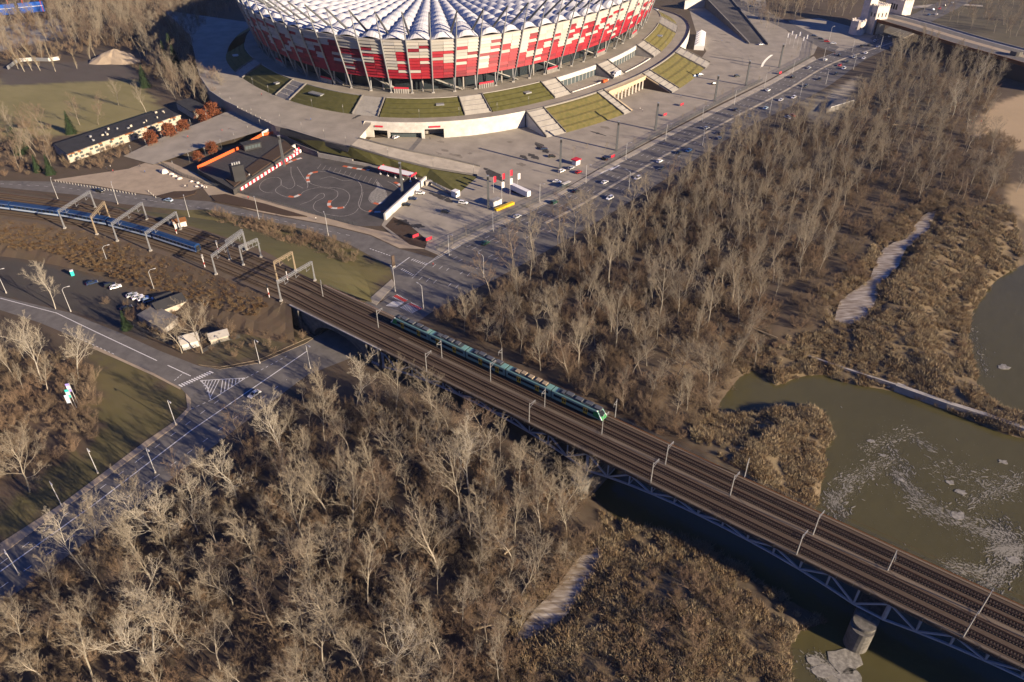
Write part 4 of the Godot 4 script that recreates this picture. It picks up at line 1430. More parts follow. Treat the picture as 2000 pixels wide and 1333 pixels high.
	struct("damp_patch", pm, M.asphalt_dark, "dark damp patches on the paving")
	pm = MB.new()
	for k in 46:
		var c = [[760, 1100, 275, 330], [1080, 1500, 130, 300], [860, 1100, 350, 430], [1380, 1480, 60, 130]][k % 4]
		var o := Q(pr.randf_range(c[0], c[1]), pr.randf_range(c[2], c[3]))
		var ring2 := PackedVector2Array()
		var rx := pr.randf_range(1.0, 6.0)
		var rz := pr.randf_range(0.5, 2.0)
		for z in 14:
			var q := TAU * z / 14.0
			var w := pr.randf_range(0.6, 1.2)
			ring2.append(o + Vector2(cos(q) * rx * w, sin(q) * rz * w).rotated(0.7))
		pm.sheet(ring2, 0.02)
	struct("paving_stain", pm, M.paving_stain, "worn and stained patches of the plaza paving")
	# dark yard beside the kart wall
	slab("mulch_bed", [768, 424, 800, 440, 835, 470, 830, 486, 800, 478, 752, 442], 0.03, M.hedge, "mulched bed beside the lot gate")
	# fence along the boulevard
	var fl := [852, 488, 940, 446, 1080, 379, 1110, 364]
	fence("dark mesh fence between the car park and the boulevard", fl, 0.0, 2.2)
	fence("dark mesh fence along the plaza and boulevard trees", [1172, 332, 1260, 278, 1350, 231, 1440, 183, 1490, 158], 0.0, 2.2)
	fence("dark mesh fence by the flagpoles", [1520, 146, 1582, 114, 1588, 80], 0.0, 2.6)
	fence("dark fence between the kart lot and the sandy path", [459, 375, 540, 399, 620, 421, 700, 443], 0.0, 2.0)
	fence("dark board fence before the orange walled yard", [315, 322, 360, 346, 400, 360, 459, 375], 0.0, 2.0)

func fence(label: String, pts: Array, y: float, h: float) -> void:
	var q := poly(pts, y)
	var t := thing("fence", label, "fence", Vector3(q[0].x, y, q[0].y))
	var mb := MB.new()
	for i in q.size() - 1:
		var a := Vector3(q[i].x, y, q[i].y)
		var b := Vector3(q[i + 1].x, y, q[i + 1].y)
		var n := int(a.distance_to(b) / 2.6)
		for k in n:
			var p := a.lerp(b, k / float(n))
			var po := MB.new()
			po.beam(p, p + Vector3(0, h, 0), 0.12, 0.12)
			put("post", po, M.steel_dark, t)
		for z in [0.15, 0.5, 0.98]:
			mb.beam(a + Vector3(0, h * z, 0), b + Vector3(0, h * z, 0), 0.07, 0.07)
		var l := a.distance_to(b)
		var m := int(l / 0.33)
		for k in m:
			var p := a.lerp(b, k / float(m))
			mb.beam(p, p + Vector3(0, h, 0), 0.05, 0.05)
	var o := put("fence_bars", mb, M.steel_dark, t)
	o.set_meta("kind", "stuff")

# ---------------------------------------------------------------- kart track and its yard
func kz(x: float, y: float, h := 0.0) -> Vector3:
	return P(400.0 + x / 3.3333, 200.0 + y / 3.3333, h)

func kline(a: Array) -> PackedVector2Array:
	var q := PackedVector2Array()
	for i in range(0, a.size(), 2):
		var p := kz(a[i], a[i + 1])
		q.append(Vector2(p.x, p.z))
	return smooth_line(q, 1.0)

func make_kart() -> void:
	slab("kart_lot", [459, 374, 700, 442, 742, 442, 752, 428, 832, 352, 765, 332, 690, 318, 622, 306, 586, 292], 0.022, M.asphalt_kart, "dark asphalt lot of the kart track")
	var mb := MB.new()
	for a in [[560, 420, 562, 470, 585, 530, 565, 560, 530, 562], [600, 420, 630, 470, 668, 530, 665, 560],
		[540, 560, 500, 540, 495, 505, 465, 488, 400, 500, 362, 530, 358, 562, 390, 585, 440, 590],
		[600, 540, 640, 560], [495, 510, 492, 540, 465, 560, 462, 582, 500, 606, 560, 620, 612, 608, 650, 578, 720, 558, 800, 560, 858, 578, 862, 612, 830, 640, 808, 668, 830, 690, 890, 692, 928, 655, 942, 608, 915, 575, 860, 558, 760, 550, 692, 530, 668, 500, 684, 468, 740, 452, 860, 460, 960, 490, 1010, 530, 1022, 580, 1008, 630, 1000, 660, 1012, 690, 1056, 712, 1125, 716, 1190, 692, 1240, 650],
		[620, 665, 690, 640, 740, 600, 772, 594, 774, 620, 722, 648, 706, 684, 735, 712, 810, 732, 900, 742, 970, 722, 1000, 690],
		[1030, 585, 1018, 640, 1006, 680], [750, 500, 820, 485, 900, 510, 960, 505], [1120, 510, 1128, 545, 1082, 592, 1068, 632, 1100, 662, 1152, 657, 1184, 620, 1176, 578, 1150, 545, 1128, 520],
		[1190, 515, 1245, 545, 1285, 590, 1262, 600]]:
		mb.strip(kline(a), 0.32, 0.034)
	for i in 12:
		var x := 755.0 + i * 33.0
		var p := kz(x, 402 + i * 9.0)
		var q := kz(x - 22, 432 + i * 9.5)
		mb.strip(PackedVector2Array([Vector2(p.x, p.z), Vector2(q.x, q.z)]), 0.25, 0.034)
	struct("track_lines", mb, M.worn_line, "pale winding lines of the kart track")
	mb = MB.new()
	var patch := PackedVector2Array()
	for a in [[1112, 518], [1132, 520], [1140, 545], [1172, 575], [1184, 612], [1165, 648], [1125, 662], [1085, 652], [1070, 625], [1082, 592], [1112, 565], [1122, 545]]:
		var p := kz(a[0], a[1])
		patch.append(Vector2(p.x, p.z))
	mb.sheet(patch, 0.03)
	struct("painted_patch", mb, M.ice, "white painted patch inside the kart hairpin")
	var kerbs := [["at the upper hairpin", [735, 452, 690, 462, 668, 490, 675, 520]], ["at the left hairpin", [545, 612, 580, 616, 620, 600]], ["at the lower hairpin", [815, 640, 808, 672, 840, 690, 908, 684]], ["along the lower right bend", [1068, 708, 1130, 714, 1200, 700]], ["inside the white patch", [1100, 655, 1125, 662, 1150, 652]], ["beside the canopy", [1235, 520, 1270, 540, 1282, 570]], ["along the back wall", [900, 415, 990, 432, 1070, 442]], ["under the left barrier", [520, 405, 570, 380, 630, 362]]]
	for k in kerbs:
		var l := kline(k[1])
		var t := thing("track_kerb", "red and white track kerb " + k[0], "kerb", Vector3(l[0].x, 0, l[0].y))
		var i := 0
		var c := 0
		while i < l.size() - 1:
			var seg := PackedVector2Array()
			for z in 4:
				if i + z < l.size():
					seg.append(l[i + z])
			var m := MB.new()
			m.strip(seg, 1.7, 0.03, 0.05)
			put("kerb_block", m, M.orange_paint if c % 2 == 0 else M.concrete_white, t)
			c += 1
			i += 3
	# left wall with the red and white barrier
	var w := thing("kart_wall", "white wall between the kart track and the raised yard", "wall", P(457, 372))
	var wm := MB.new()
	wm.hexa_wall(P(457, 373), P(577, 293), 0.9, 3.4)
	put("wall_face", wm, M.concrete_white, w)
	var b := thing("safety_barrier", "red and white chequered barrier in front of the kart wall", "barrier", P(469, 372))
	var a0 := P(466, 374.5)
	var a1 := P(587, 297)
	for k in 34:
		var m := MB.new()
		var p := a0.lerp(a1, k / 34.0)
		var q := a0.lerp(a1, (k + 0.96) / 34.0)
		m.hexa_wall(p, q, 1.1, 1.6)
		put("barrier_block", m, M.banner_red if k % 2 == 0 else M.banner_white, b)
		var m2 := MB.new()
		m2.hexa_wall(p + Vector3(-0.7, 1.4, -0.5), q + Vector3(-0.7, 1.4, -0.5), 0.5, 1.3)
		put("barrier_block", m2, M.banner_white if k % 2 == 0 else M.banner_red, b)
	var back := thing("kart_back_wall", "low grey wall under the grass slope behind the kart track", "wall", P(650, 315))
	var pts := [[577, 290], [622, 307], [690, 320], [765, 333]]
	for i in 3:
		var m := MB.new()
		m.hexa_wall(P(pts[i][0], pts[i][1]), P(pts[i + 1][0], pts[i + 1][1]), 0.6, [3.2, 2.6, 1.6][i])
		put("wall_face", m, M.concrete if i > 0 else M.concrete_dark, back)
	var rw := thing("kart_side_wall", "long white wall between the kart track and the car park", "wall", P(752, 428))
	wm = MB.new()
	wm.hexa_wall(P(752, 430), P(832, 356), 1.0, 3.4)
	put("wall_face", wm, M.concrete_white, rw)
	# raised yard
	mb = MB.new()
	mb.prism(poly([385, 331, 455, 371, 577, 291, 541, 262, 512, 267, 470, 291], 3.0), 0.0, 3.0)
	struct("raised_yard", mb, M.asphalt_dark, "raised dark yard behind the kart wall")
	var ow := thing("orange_wall", "bright orange board wall round the raised yard", "wall", P(470, 291, 3.0))
	var oo := [[386, 330], [428, 310], [470, 290], [512, 265.5], [540, 261]]
	for i in 4:
		var m := MB.new()
		m.hexa_wall(P(oo[i][0], oo[i][1], 3.0), P(oo[i + 1][0], oo[i + 1][1], 3.0), 0.3, 1.7)
		put("board", m, M.orange_board, ow)
	var cw := MB.new()
	cw.hexa_wall(P(512, 266, 3.0), P(545, 248, 4.2), 0.5, 2.4)
	tag(put("corner_wall", cw, M.concrete_white), "short pale wall beside the orange boards", "wall")
	mb = MB.new()
	mb.prism(poly([478, 332, 556, 276, 572, 289, 492, 344], 3.0), 3.0, 3.5)
	var hb := put("hedge_bed", mb, M.hedge)
	tag(hb, "brown clipped hedge bed on the raised yard", "hedge")
	mb = MB.new()
	mb.prism(poly([440, 352, 470, 330, 486, 343, 457, 366], 3.0), 3.0, 3.5)
	tag(put("hedge_bed", mb, M.hedge), "small brown hedge bed beside the grey tower", "hedge")
	var k := thing("site_cabin", "grey flat roofed cabin with glazed front on the raised yard", "cabin", P(490, 288, 3.0))
	var cx := (P(510, 276, 3.0) - P(475, 284, 3.0)).normalized()
	var cbs := Basis(cx, Vector3.UP, cx.cross(Vector3.UP))
	var m0 := MB.new()
	m0.box(P(490, 284, 4.6), Vector3(10.0, 3.2, 5.5), cbs)
	put("body", m0, M.roof_felt, k)
	m0 = MB.new()
	m0.box(P(490, 284, 4.6) + Vector3(0, 1.75, 0), Vector3(10.6, 0.3, 6.1), cbs)
	put("roof", m0, M.roof_felt, k)
	for i in 5:
		m0 = MB.new()
		m0.box(P(490, 284, 4.6) + cx * (-3.6 + i * 1.8) - cbs.z * -2.8 + Vector3(0, 0.1, 0), Vector3(1.5, 1.8, 0.1), cbs)
		put("window", m0, M.glass_grey, k)
		m0 = MB.new()
		m0.box(P(490, 284, 4.6) + cx * (-3.6 + i * 1.8) - cbs.z * 2.8 + Vector3(0, 0.1, 0), Vector3(1.5, 1.8, 0.1), cbs)
		put("window", m0, M.glass_grey, k)
	var tw := thing("grey_tower", "dark grey box tower with rooftop vents on the raised yard", "tower", P(467, 352, 3.0))
	var tb := Basis(Vector3.UP, 0.62)
	m0 = MB.new()
	m0.frus(P(467, 352, 3.0), Vector2(6.0, 5.2), Vector2(6.0, 5.2), 8.6, Vector2.ZERO, tb)
	put("body", m0, M.roof_felt, tw)
	for i in 4:
		m0 = MB.new()
		m0.box(P(467, 352, 3.0) + tb.x * (-1.8 + i * 1.2) + Vector3(0, 9.2, 0), Vector3(0.7, 1.4, 0.7), tb)
		put("vent", m0, M.steel, tw)
	# canopy with wheels
	var cn := thing("paddock_canopy", "long white canopy with red edges on wheeled legs", "canopy", P(780, 345))
	var e0 := P(748, 338)
	var e1 := P(806, 352)
	var dx := (e1 - e0).normalized()
	var dz := dx.cross(Vector3.UP).normalized() * -1.0
	var l := e0.distance_to(e1) + 2.0
	var bs := Basis(dx, Vector3.UP, dx.cross(Vector3.UP))
	var mid := (e0 + e1) * 0.5
	m0 = MB.new()
	for s in [-1, 1]:
		m0.quad(mid + bs.x * l * 0.5 + Vector3(0, 4.2, 0), mid - bs.x * l * 0.5 + Vector3(0, 4.2, 0), mid - bs.x * l * 0.5 + bs.z * 2.6 * s + Vector3(0, 3.2, 0), mid + bs.x * l * 0.5 + bs.z * 2.6 * s + Vector3(0, 3.2, 0))
	put("roof", m0, M.banner_white, cn)
	for s in [-1, 1]:
		m0 = MB.new()
		m0.box(mid + bs.z * 2.6 * s + Vector3(0, 3.0, 0), Vector3(l, 0.6, 0.15), bs)
		put("valance", m0, M.banner_red, cn)
	for s in [-1, 1]:
		m0 = MB.new()
		m0.box(mid + bs.x * (l * 0.5) * s + Vector3(0, 3.4, 0), Vector3(0.3, 1.0, 5.0), bs)
		put("end_panel", m0, M.banner_red, cn)
	for i in 5:
		for s in [-1, 1]:
			m0 = MB.new()
			var q = mid + bs.x * lerpf(-l * 0.46, l * 0.46, i / 4.0) + bs.z * 2.2 * s
			m0.beam(q + Vector3(0, 0.4, 0), q + Vector3(0, 3.3, 0), 0.14, 0.14)
			m0.box(q + Vector3(0, 0.3, 0), Vector3(1.0, 0.5, 0.8), bs)
			put("leg", m0, M.banner_white, cn)

# ---------------------------------------------------------------- viaduct and its gate towers
func crenels(mb: MB, o: Vector3, sx: float, sz: float, b: Basis) -> void:
	for s in [-1, 1]:
		var k := -sx * 0.5 + 0.6
		while k < sx * 0.5:
			mb.box(o + b.x * k + b.z * (sz * 0.5 - 0.3) * s + Vector3(0, 0.6, 0), Vector3(1.0, 1.2, 0.6), b)
			k += 2.0
		k = -sz * 0.5 + 0.9
		while k < sz * 0.5 - 0.6:
			mb.box(o + b.z * k + b.x * (sx * 0.5 - 0.3) * s + Vector3(0, 0.6, 0), Vector3(0.6, 1.2, 1.0), b)
			k += 2.0

func block(called: String, parent: Node3D, o: Vector3, s: Vector3, b: Basis, m: Material) -> MeshInstance3D:
	var mb := MB.new()
	mb.box(o + Vector3(0, s.y * 0.5, 0), s, b)
	return put(called, mb, m, parent)

func make_viaduct() -> void:
	var y := 12.0
	var near := smooth_line(poly([1706, 37, 1716, 40, 1780, 59, 1860, 85, 1980, 119, 2100, 155], y), 6.0)
	var far := smooth_line(poly([1706, 19, 1718, 22, 1766, 32, 1840, 52, 1940, 81, 2080, 117], y), 6.0)
	var n: int = mini(near.size(), far.size())
	var pos := Vector3(near[n / 2].x, 0, near[n / 2].y)
	var t := thing("road_viaduct", "stone road viaduct with a worn central strip crossing the boulevard", "viaduct", pos)
	var lanes := [[0.0, 0.12, 0, M.concrete], [0.12, 0.42, 0, M.asphalt], [0.42, 0.62, 1, M.sandy], [0.62, 0.9, 0, M.asphalt], [0.9, 1.0, 0, M.concrete]]
	for a in lanes:
		var mb := MB.new()
		for i in n - 1:
			var f := float(i) / (n - 1)
			var f2 := float(i + 1) / (n - 1)
			var p := near[int(f * (near.size() - 1))]
			var p2 := near[int(f2 * (near.size() - 1))]
			var q := far[int(f * (far.size() - 1))]
			var q2 := far[int(f2 * (far.size() - 1))]
			var e := [p.lerp(q, a[0]), p2.lerp(q2, a[0]), p2.lerp(q2, a[1]), p.lerp(q, a[1])]
			mb.quad(Vector3(e[0].x, y, e[0].y), Vector3(e[1].x, y, e[1].y), Vector3(e[2].x, y, e[2].y), Vector3(e[3].x, y, e[3].y))
		put(["pavement", "carriageway", "tram_strip", "carriageway", "pavement"][lanes.find(a)], mb, a[3], t)
	for e in [near, far]:
		var mb := MB.new()
		for i in e.size() - 1:
			mb.hexa_wall(Vector3(e[i].x, y - 1.6, e[i].y), Vector3(e[i + 1].x, y - 1.6, e[i + 1].y), 0.6, 2.6)
		put("parapet", mb, M.rust if e == near else M.concrete, t)
	for i in range(0, near.size() - 1):
		var gap := near[i].distance_to(Q(1752, 50, y)) < 22.0
		if not gap:
			var mb := MB.new()
			var a := near[i]
			var b := near[i + 1]
			mb.hexa_wall(Vector3(a.x, -1, a.y), Vector3(b.x, -1, b.y), 0.9, y - 0.7)
			put("side_wall", mb, M.brick_dark, t)
	var tur := MB.new()
	tur.tube(P(1972, 140) + Vector3(0, -1, 0), P(1972, 140) + Vector3(0, 15, 0), 4.5, 4.0, 12, true)
	put("bastion", tur, M.stone, t)
	# gate tower, hall and round turret
	var dir2 := (near[9] - near[2]).normalized()
	var b := Basis(Vector3(dir2.x, 0, dir2.y), Vector3.UP, Vector3(-dir2.y, 0, dir2.x))
	var g := thing("gate_tower", "pale crenellated gate hall with tall tower and round turret by the viaduct", "tower", P(1698, 66))
	block("hall", g, P(1702, 63), Vector3(15, 23, 13), b, M.stone_cream)
	var mb := MB.new()
	crenels(mb, P(1702, 63) + Vector3(0, 23, 0), 15, 13, b)
	put("crenels", mb, M.stone_cream, g)
	block("tower", g, P(1687, 62), Vector3(8, 44, 8), b, M.stone_cream)
	mb = MB.new()
	mb.tube(P(1672, 66), P(1672, 66) + Vector3(0, 11, 0), 6.2, 5.9, 16, true)
	put("round_turret", mb, M.stone_cream, g)
	mb = MB.new()
	for k in 10:
		var q := TAU * k / 10.0
		mb.box(P(1672, 66) + Vector3(cos(q) * 5.4, 11.6, sin(q) * 5.4), Vector3(1.3, 1.4, 1.3))
	put("crenels", mb, M.stone_cream, g)
	for k in 4:
		block("window", g, P(1702, 63) + b.x * (-5.4 + k * 3.6) + b.z * 6.52 + Vector3(0, 14, 0), Vector3(1.2, 3.4, 0.12), b, M.black)
	for k in 3:
		block("window", g, P(1702, 63) + b.x * 7.52 + b.z * (-4 + k * 4.0) + Vector3(0, 14, 0), Vector3(0.12, 3.4, 1.2), b, M.black)
	for k in 3:
		block("slit_window", g, P(1672, 66) + Vector3(3.6 - k * 3.2, 5.0, 5.0 + (k % 2) * 0.8), Vector3(0.6, 1.5, 0.9), b, M.black)
	var h := thing("gate_pavilion", "pale crenellated pavilion with arched openings across the viaduct", "pavilion", P(1752, 25, y))
	block("hall", h, P(1752, 25, y), Vector3(22, 12, 10), b, M.stone_cream)
	mb = MB.new()
	crenels(mb, P(1752, 25, y) + Vector3(0, 12, 0), 22, 10, b)
	put("crenels", mb, M.stone_cream, h)
	for k in 3:
		block("arched_opening", h, P(1752, 25, y) + b.x * (-3.0 + k * 3.0) + b.z * 5.02 + Vector3(0, 3.5, 0), Vector3(1.9, 4.5, 0.14), b, M.black)
	block("corner_tower", h, P(1738, 20, y), Vector3(6, 20, 6), b, M.stone_cream)
	# slip road and car park beyond the viaduct, square under the tower
	slab("far_road", [1720, 90, 1765, 70, 1860, 22, 1920, -10, 1890, -20, 1830, 5, 1750, 45, 1700, 75], 0.028, M.asphalt, "road beyond the viaduct")
	slab("gate_square", [1540, 40, 1600, 35, 1700, 62, 1745, 72, 1640, 103, 1600, 92, 1560, 70], 0.016, M.paving, "paved square before the gate tower")
	slab("gate_street", [1530, 38, 1560, 52, 1640, 92, 1628, 102, 1600, 92, 1540, 60, 1400, -5, 1420, -12], 0.022, M.asphalt, "street beside the plaza trees")
	slab("park_path", [1780, 12, 1860, 5, 1920, 10, 1920, 13, 1860, 9, 1785, 17], 0.02, M.paving_pale, "pale park path beyond the viaduct")
	# sunken ramp portal beside the tent
	var rp := thing("ramp_portal", "white garage portal with long dark ramp wall", "portal", P(1410, 25))
	mb = MB.new()
	mb.hexa_wall(P(1336, 18), P(1376, 14), 1.0, 8.0)
	put("portal_beam", mb, M.concrete_white, rp)
	mb = MB.new()
	mb.hexa([P(1376, 14), P(1376, 12), P(1464, 84), P(1463, 86), P(1376, 14) + Vector3(0, 9, 0), P(1376, 12) + Vector3(0, 9, 0), P(1464, 84) + Vector3(0, 1, 0), P(1463, 86) + Vector3(0, 1, 0)])
	put("ramp_wall", mb, M.concrete_dark, rp)
	mb = MB.new()
	mb.quad(P(1376, 12) + Vector3(0, 9, 0), P(1410, 0) + Vector3(0, 9, 0), P(1500, 88), P(1464, 85))
	put("upper_ramp", mb, M.asphalt_kart, rp)
	mb = MB.new()
	mb.hexa([P(1410, 0), P(1411, -2), P(1501, 86), P(1500, 88), P(1410, 0) + Vector3(0, 10, 0), P(1411, -2) + Vector3(0, 10, 0), P(1501, 86) + Vector3(0, 1.2, 0), P(1500, 88) + Vector3(0, 1.2, 0)])
	put("outer_wall", mb, M.concrete_dark, rp)
	var tn := thing("tent_row", "row of joined white peaked tents by the outer stairway", "tent", P(1368, 95))
	var a0 := P(1365, 98)
	var a1 := P(1369, 70)
	for k in 6:
		var p := a0.lerp(a1, (k + 0.5) / 6.0)
		var d := (a1 - a0).normalized()
		var x := d.cross(Vector3.UP).normalized()
		var w := a0.distance_to(a1) / 12.0
		mb = MB.new()
		var c := [p - d * w - x * 4, p + d * w - x * 4, p + d * w + x * 4, p - d * w + x * 4]
		for i in 4:
			mb.tri(c[i] + Vector3(0, 3.2, 0), c[(i + 1) % 4] + Vector3(0, 3.2, 0), p + Vector3(0, 6.0, 0))
			mb.quad(c[i], c[(i + 1) % 4], c[(i + 1) % 4] + Vector3(0, 3.2, 0), c[i] + Vector3(0, 3.2, 0))
		put("tent_bay", mb, M.banner_white, tn)

# ---------------------------------------------------------------- buildings
func gable(parent: Node3D, o: Vector3, l: float, w: float, h: float, rise: float, turn: float, wall: Material, roof: Material) -> void:
	var b := Basis(Vector3.UP, turn)
	var mb := MB.new()
	mb.box(o + Vector3(0, h * 0.5, 0), Vector3(l, h, w), b)
	for s in [-1, 1]:
		mb.tri(o + b.x * l * 0.5 * s + b.z * w * 0.5 + Vector3(0, h, 0), o + b.x * l * 0.5 * s - b.z * w * 0.5 + Vector3(0, h, 0), o + b.x * l * 0.5 * s + Vector3(0, h + rise, 0))
	put("walls", mb, wall, parent)
	for s in [-1, 1]:
		mb = MB.new()
		var e = b.z * (w * 0.5 + 0.4) * s
		var p = o + Vector3(0, h - 0.15, 0) + e
		var q := o + Vector3(0, h + rise + 0.1, 0)
		var x := b.x * (l * 0.5 + 0.4)
		mb.hexa([p - x, p + x, q + x, q - x, p - x + Vector3(0, 0.2, 0), p + x + Vector3(0, 0.2, 0), q + x + Vector3(0, 0.2, 0), q - x + Vector3(0, 0.2, 0)])
		put("roof", mb, roof, parent)

func make_buildings() -> void:
	var yr := 5.2
	var t := thing("old_clubhouse", "long run down clubhouse with black flat roof and crumbling orange eaves", "building", P(230, 290))
	var c := [P(104, 281, yr), P(130, 301, yr), P(350, 224, yr), P(321, 210, yr)]
	var ring2 := PackedVector2Array()
	for p in c:
		ring2.append(Vector2(p.x, p.z))
	var mb := MB.new()
	for i in 4:
		mb.hexa_wall(Vector3(c[i].x, 0, c[i].z), Vector3(c[(i + 1) % 4].x, 0, c[(i + 1) % 4].z), 0.4, yr - 0.4)
	put("wall", mb, M.plaster, t)
	mb = MB.new()
	mb.prism(ring2, yr - 0.45, yr)
	put("roof", mb, M.roof_felt, t)
	mb = MB.new()
	var f = (c[2] - c[1]).normalized()
	var out = f.cross(Vector3.UP).normalized()
	if out.z < 0: out = -out
	var er := RandomNumberGenerator.new()
	er.seed = 31
	for k in 40:
		var em := MB.new()
		var w := er.randf_range(0.6, 1.5)
		em.beam(c[1].lerp(c[2], k / 40.0) + out * w * 0.45 + Vector3(0, -0.3 - er.randf() * 0.15, 0), c[1].lerp(c[2], (k + 0.97) / 40.0) + out * w * 0.45 + Vector3(0, -0.3 - er.randf() * 0.15, 0), w, er.randf_range(0.35, 0.8))
		put("eaves_section", em, [M.rust_brick, M.rust_brick, M.stone_tan, M.plaster][er.randi() % 4], t)
	var bs := Basis(f, Vector3.UP, out)
	var l = c[1].distance_to(c[2])
	var n := 24
	for k in n:
		for lev in 2:
			if (k * 7 + lev * 3) % 11 == 0:
				continue
			var o := MB.new()
			o.box(c[1] + f * (l * (k + 0.5) / n) + out * 0.22 + Vector3(0, -3.7 + lev * 2.1, 0), Vector3(1.9, 1.2, 0.16), bs)
			put("window", o, M.glass_grey if (k + lev) % 4 else M.plaster, t)
			if lev == 1:
				var s2 := MB.new()
				s2.box(c[1] + f * (l * (k + 0.5) / n) + out * 0.3 + Vector3(0, -2.3, 0), Vector3(2.1, 0.12, 0.4), bs)
				put("sill", s2, M.stone_tan, t)
	var r := RandomNumberGenerator.new()
	r.seed = 5
	for k in 16:
		var a := r.randf_range(0.05, 0.95)
		var w := r.randf_range(0.2, 0.8)
		var p: Vector3 = c[0].lerp(c[3], a).lerp(c[1].lerp(c[2], a), w)
		var o := MB.new()
		var hh := r.randf_range(0.5, 1.2)
		o.box(p + Vector3(0, hh * 0.5, 0), Vector3(r.randf_range(0.5, 1.5), hh, r.randf_range(0.5, 1.0)), bs)
		put("roof_vent", o, M.plaster if k % 3 else M.steel, t)
	var s := thing("annex_block", "small flat roofed annex behind the red leaved oaks", "building", P(372, 215))
	mb = MB.new()
	mb.prism(poly([343, 199, 374, 218, 402, 207, 369, 192], 5.0), 0.0, 4.6)
	put("walls", mb, M.plaster, s)
	mb = MB.new()
	mb.prism(poly([342, 199, 374, 219, 403, 207, 369, 191], 5.0), 4.6, 5.0)
	put("roof", mb, M.roof_felt, s)
	# sheds of the yard beside the lower road
	var g := thing("garage_shed", "dark roofed shed with a white gable end by the parked cars", "shed", P(332, 600))
	gable(g, P(331, 601), 11.0, 8.0, 2.6, 1.7, 0.75, M.plaster, M.roof_felt)
	g = thing("low_shed", "low grey flat shed under the bare tree in the yard", "shed", P(300, 625))
	mb = MB.new()
	mb.prism(poly([268, 616, 300, 598, 345, 620, 318, 642], 2.8), 0.0, 2.8)
	put("walls", mb, M.concrete, g)
	mb = MB.new()
	mb.prism(poly([266, 616, 300, 596, 348, 620, 318, 645], 2.8), 2.8, 3.0)
	put("roof", mb, M.concrete_dark, g)
	g = thing("white_hut", "small white hut with steep gable beside the ivy covered tree", "hut", P(372, 676))
	gable(g, P(372, 674), 6.0, 5.0, 2.8, 1.8, 0.5, M.concrete_white, M.concrete)
	g = thing("grey_hut", "grey roofed hut with a green corner near the embankment foot", "hut", P(428, 664))
	gable(g, P(428, 663), 6.5, 4.5, 2.2, 1.2, 0.5, M.plaster, M.concrete)
	g = thing("garage_shed", "small dark lean-to shed at the slope foot behind the white cars", "shed", P(318, 588))
	gable(g, P(321, 589), 6.0, 6.0, 2.4, 0.7, 0.75, M.concrete_dark, M.roof_felt)
	fence("blue grey panel fence of the yard along the lower road", [262, 640, 300, 660, 340, 678, 365, 690], 0.0, 1.6)
	fence("rusty fence behind the grey hut", [395, 690, 430, 670, 470, 660], 0.0, 1.4)
	# railway hut
	g = thing("railway_hut", "white railway hut with rusty roof beside the tracks", "hut", P(345, 440, RAIL_Y))
	gable(g, P(352, 441, RAIL_Y), 5.0, 4.0, 2.6, 0.8, 0.55, M.concrete_white, M.rust)
	g = thing("railway_hut", "narrow white relay cabin beside the rusty roofed hut", "hut", P(334, 436, RAIL_Y))
	gable(g, P(336, 437, RAIL_Y), 3.5, 3.0, 2.5, 0.6, 0.55, M.concrete_white, M.roof_felt)
	# blue grandstand at the edge
	g = thing("blue_grandstand", "long blue grandstand with red and white floodlight masts", "grandstand", P(40, 32))
	for k in 3:
		mb = MB.new()
		var a := P(-70 + k * 55, 36 - k * 5)
		var b := P(-70 + k * 55 + 48, 36 - k * 5 - 4.4)
		mb.hexa_wall(a, b, 3.0, 9.0)
		put("stand_section", mb, M.blue_stand, g)
		mb = MB.new()
		mb.beam(a + Vector3(0, 5.5, 1.8), b + Vector3(0, 5.5, 1.8), 0.3, 0.4)
		put("pale_rail", mb, M.banner_white, g)
	for u in [22, 50, 84]:
		mb = MB.new()
		mb.tube(P(u, 30 - u * 0.09), P(u, 30 - u * 0.09) + Vector3(0, 22, 0), 0.5, 0.4, 6)
		put("floodlight_mast", mb, M.red_paint, g)
	# mound, fenced compound, retaining boards
	var md := MB.new()
	var o0 := P(228, 118)
	for i in 20:
		for k in 6:
			var pq := []
			for d in [[0, 0], [1, 0], [1, 1], [0, 1]]:
				var q: float = TAU * (i + d[0]) / 20.0
				var g2: float = (k + d[1]) / 6.0
				var rr: float = (1.0 - g2) * (15.0 + 3.5 * sin(q * 3.0))
				pq.append(o0 + Vector3(cos(q) * rr * 1.2, 9.0 * pow(g2, 0.8) + nz2.get_noise_2d(cos(q) * rr * 3.0, sin(q) * rr * 3.0) * 0.9 - 0.2, sin(q) * rr))
			md.quad(pq[0], pq[1], pq[2], pq[3])
	var mo := put("earth_mound", md, M.sandy)
	tag(mo, "tan earth mound at the edge of the playing field", "mound")
	g = thing("site_hoarding", "white and grey hoarding behind the tall narrow poplars", "hoarding", P(60, 125))
	var hp := [[15, 136], [35, 121], [62, 119], [95, 120], [116, 117]]
	for i in 4:
		mb = MB.new()
		mb.hexa_wall(P(hp[i][0], hp[i][1]), P(hp[i + 1][0], hp[i + 1][1]), 0.3, 2.6)
		put("board", mb, M.concrete_white if i % 2 else M.steel, g)
	# breakwater path and its painted wall
	g = thing("breakwater", "narrow concrete breakwater path between the two water arms", "breakwater", P(1700, 745, -4.0))
	mb = MB.new()
	var bp := [[1480, 664], [1560, 691], [1650, 722], [1750, 754], [1850, 789], [1925, 812], [2000, 838], [2080, 866]]
	for i in bp.size() - 1:
		mb.hexa_wall(P(bp[i][0], bp[i][1], -5.0) + Vector3(0, -4, 0), P(bp[i + 1][0], bp[i + 1][1], -5.0) + Vector3(0, -4, 0), 0.8 if i < 3 else 1.7, 4.7)
	put("path", mb, M.concrete, g)
	mb = MB.new()
	mb.hexa_wall(P(1750, 757, -7.2), P(1926, 818, -7.2), 0.7, 2.0)
	put("painted_wall", mb, M.concrete_white, g)
	r.seed = 9
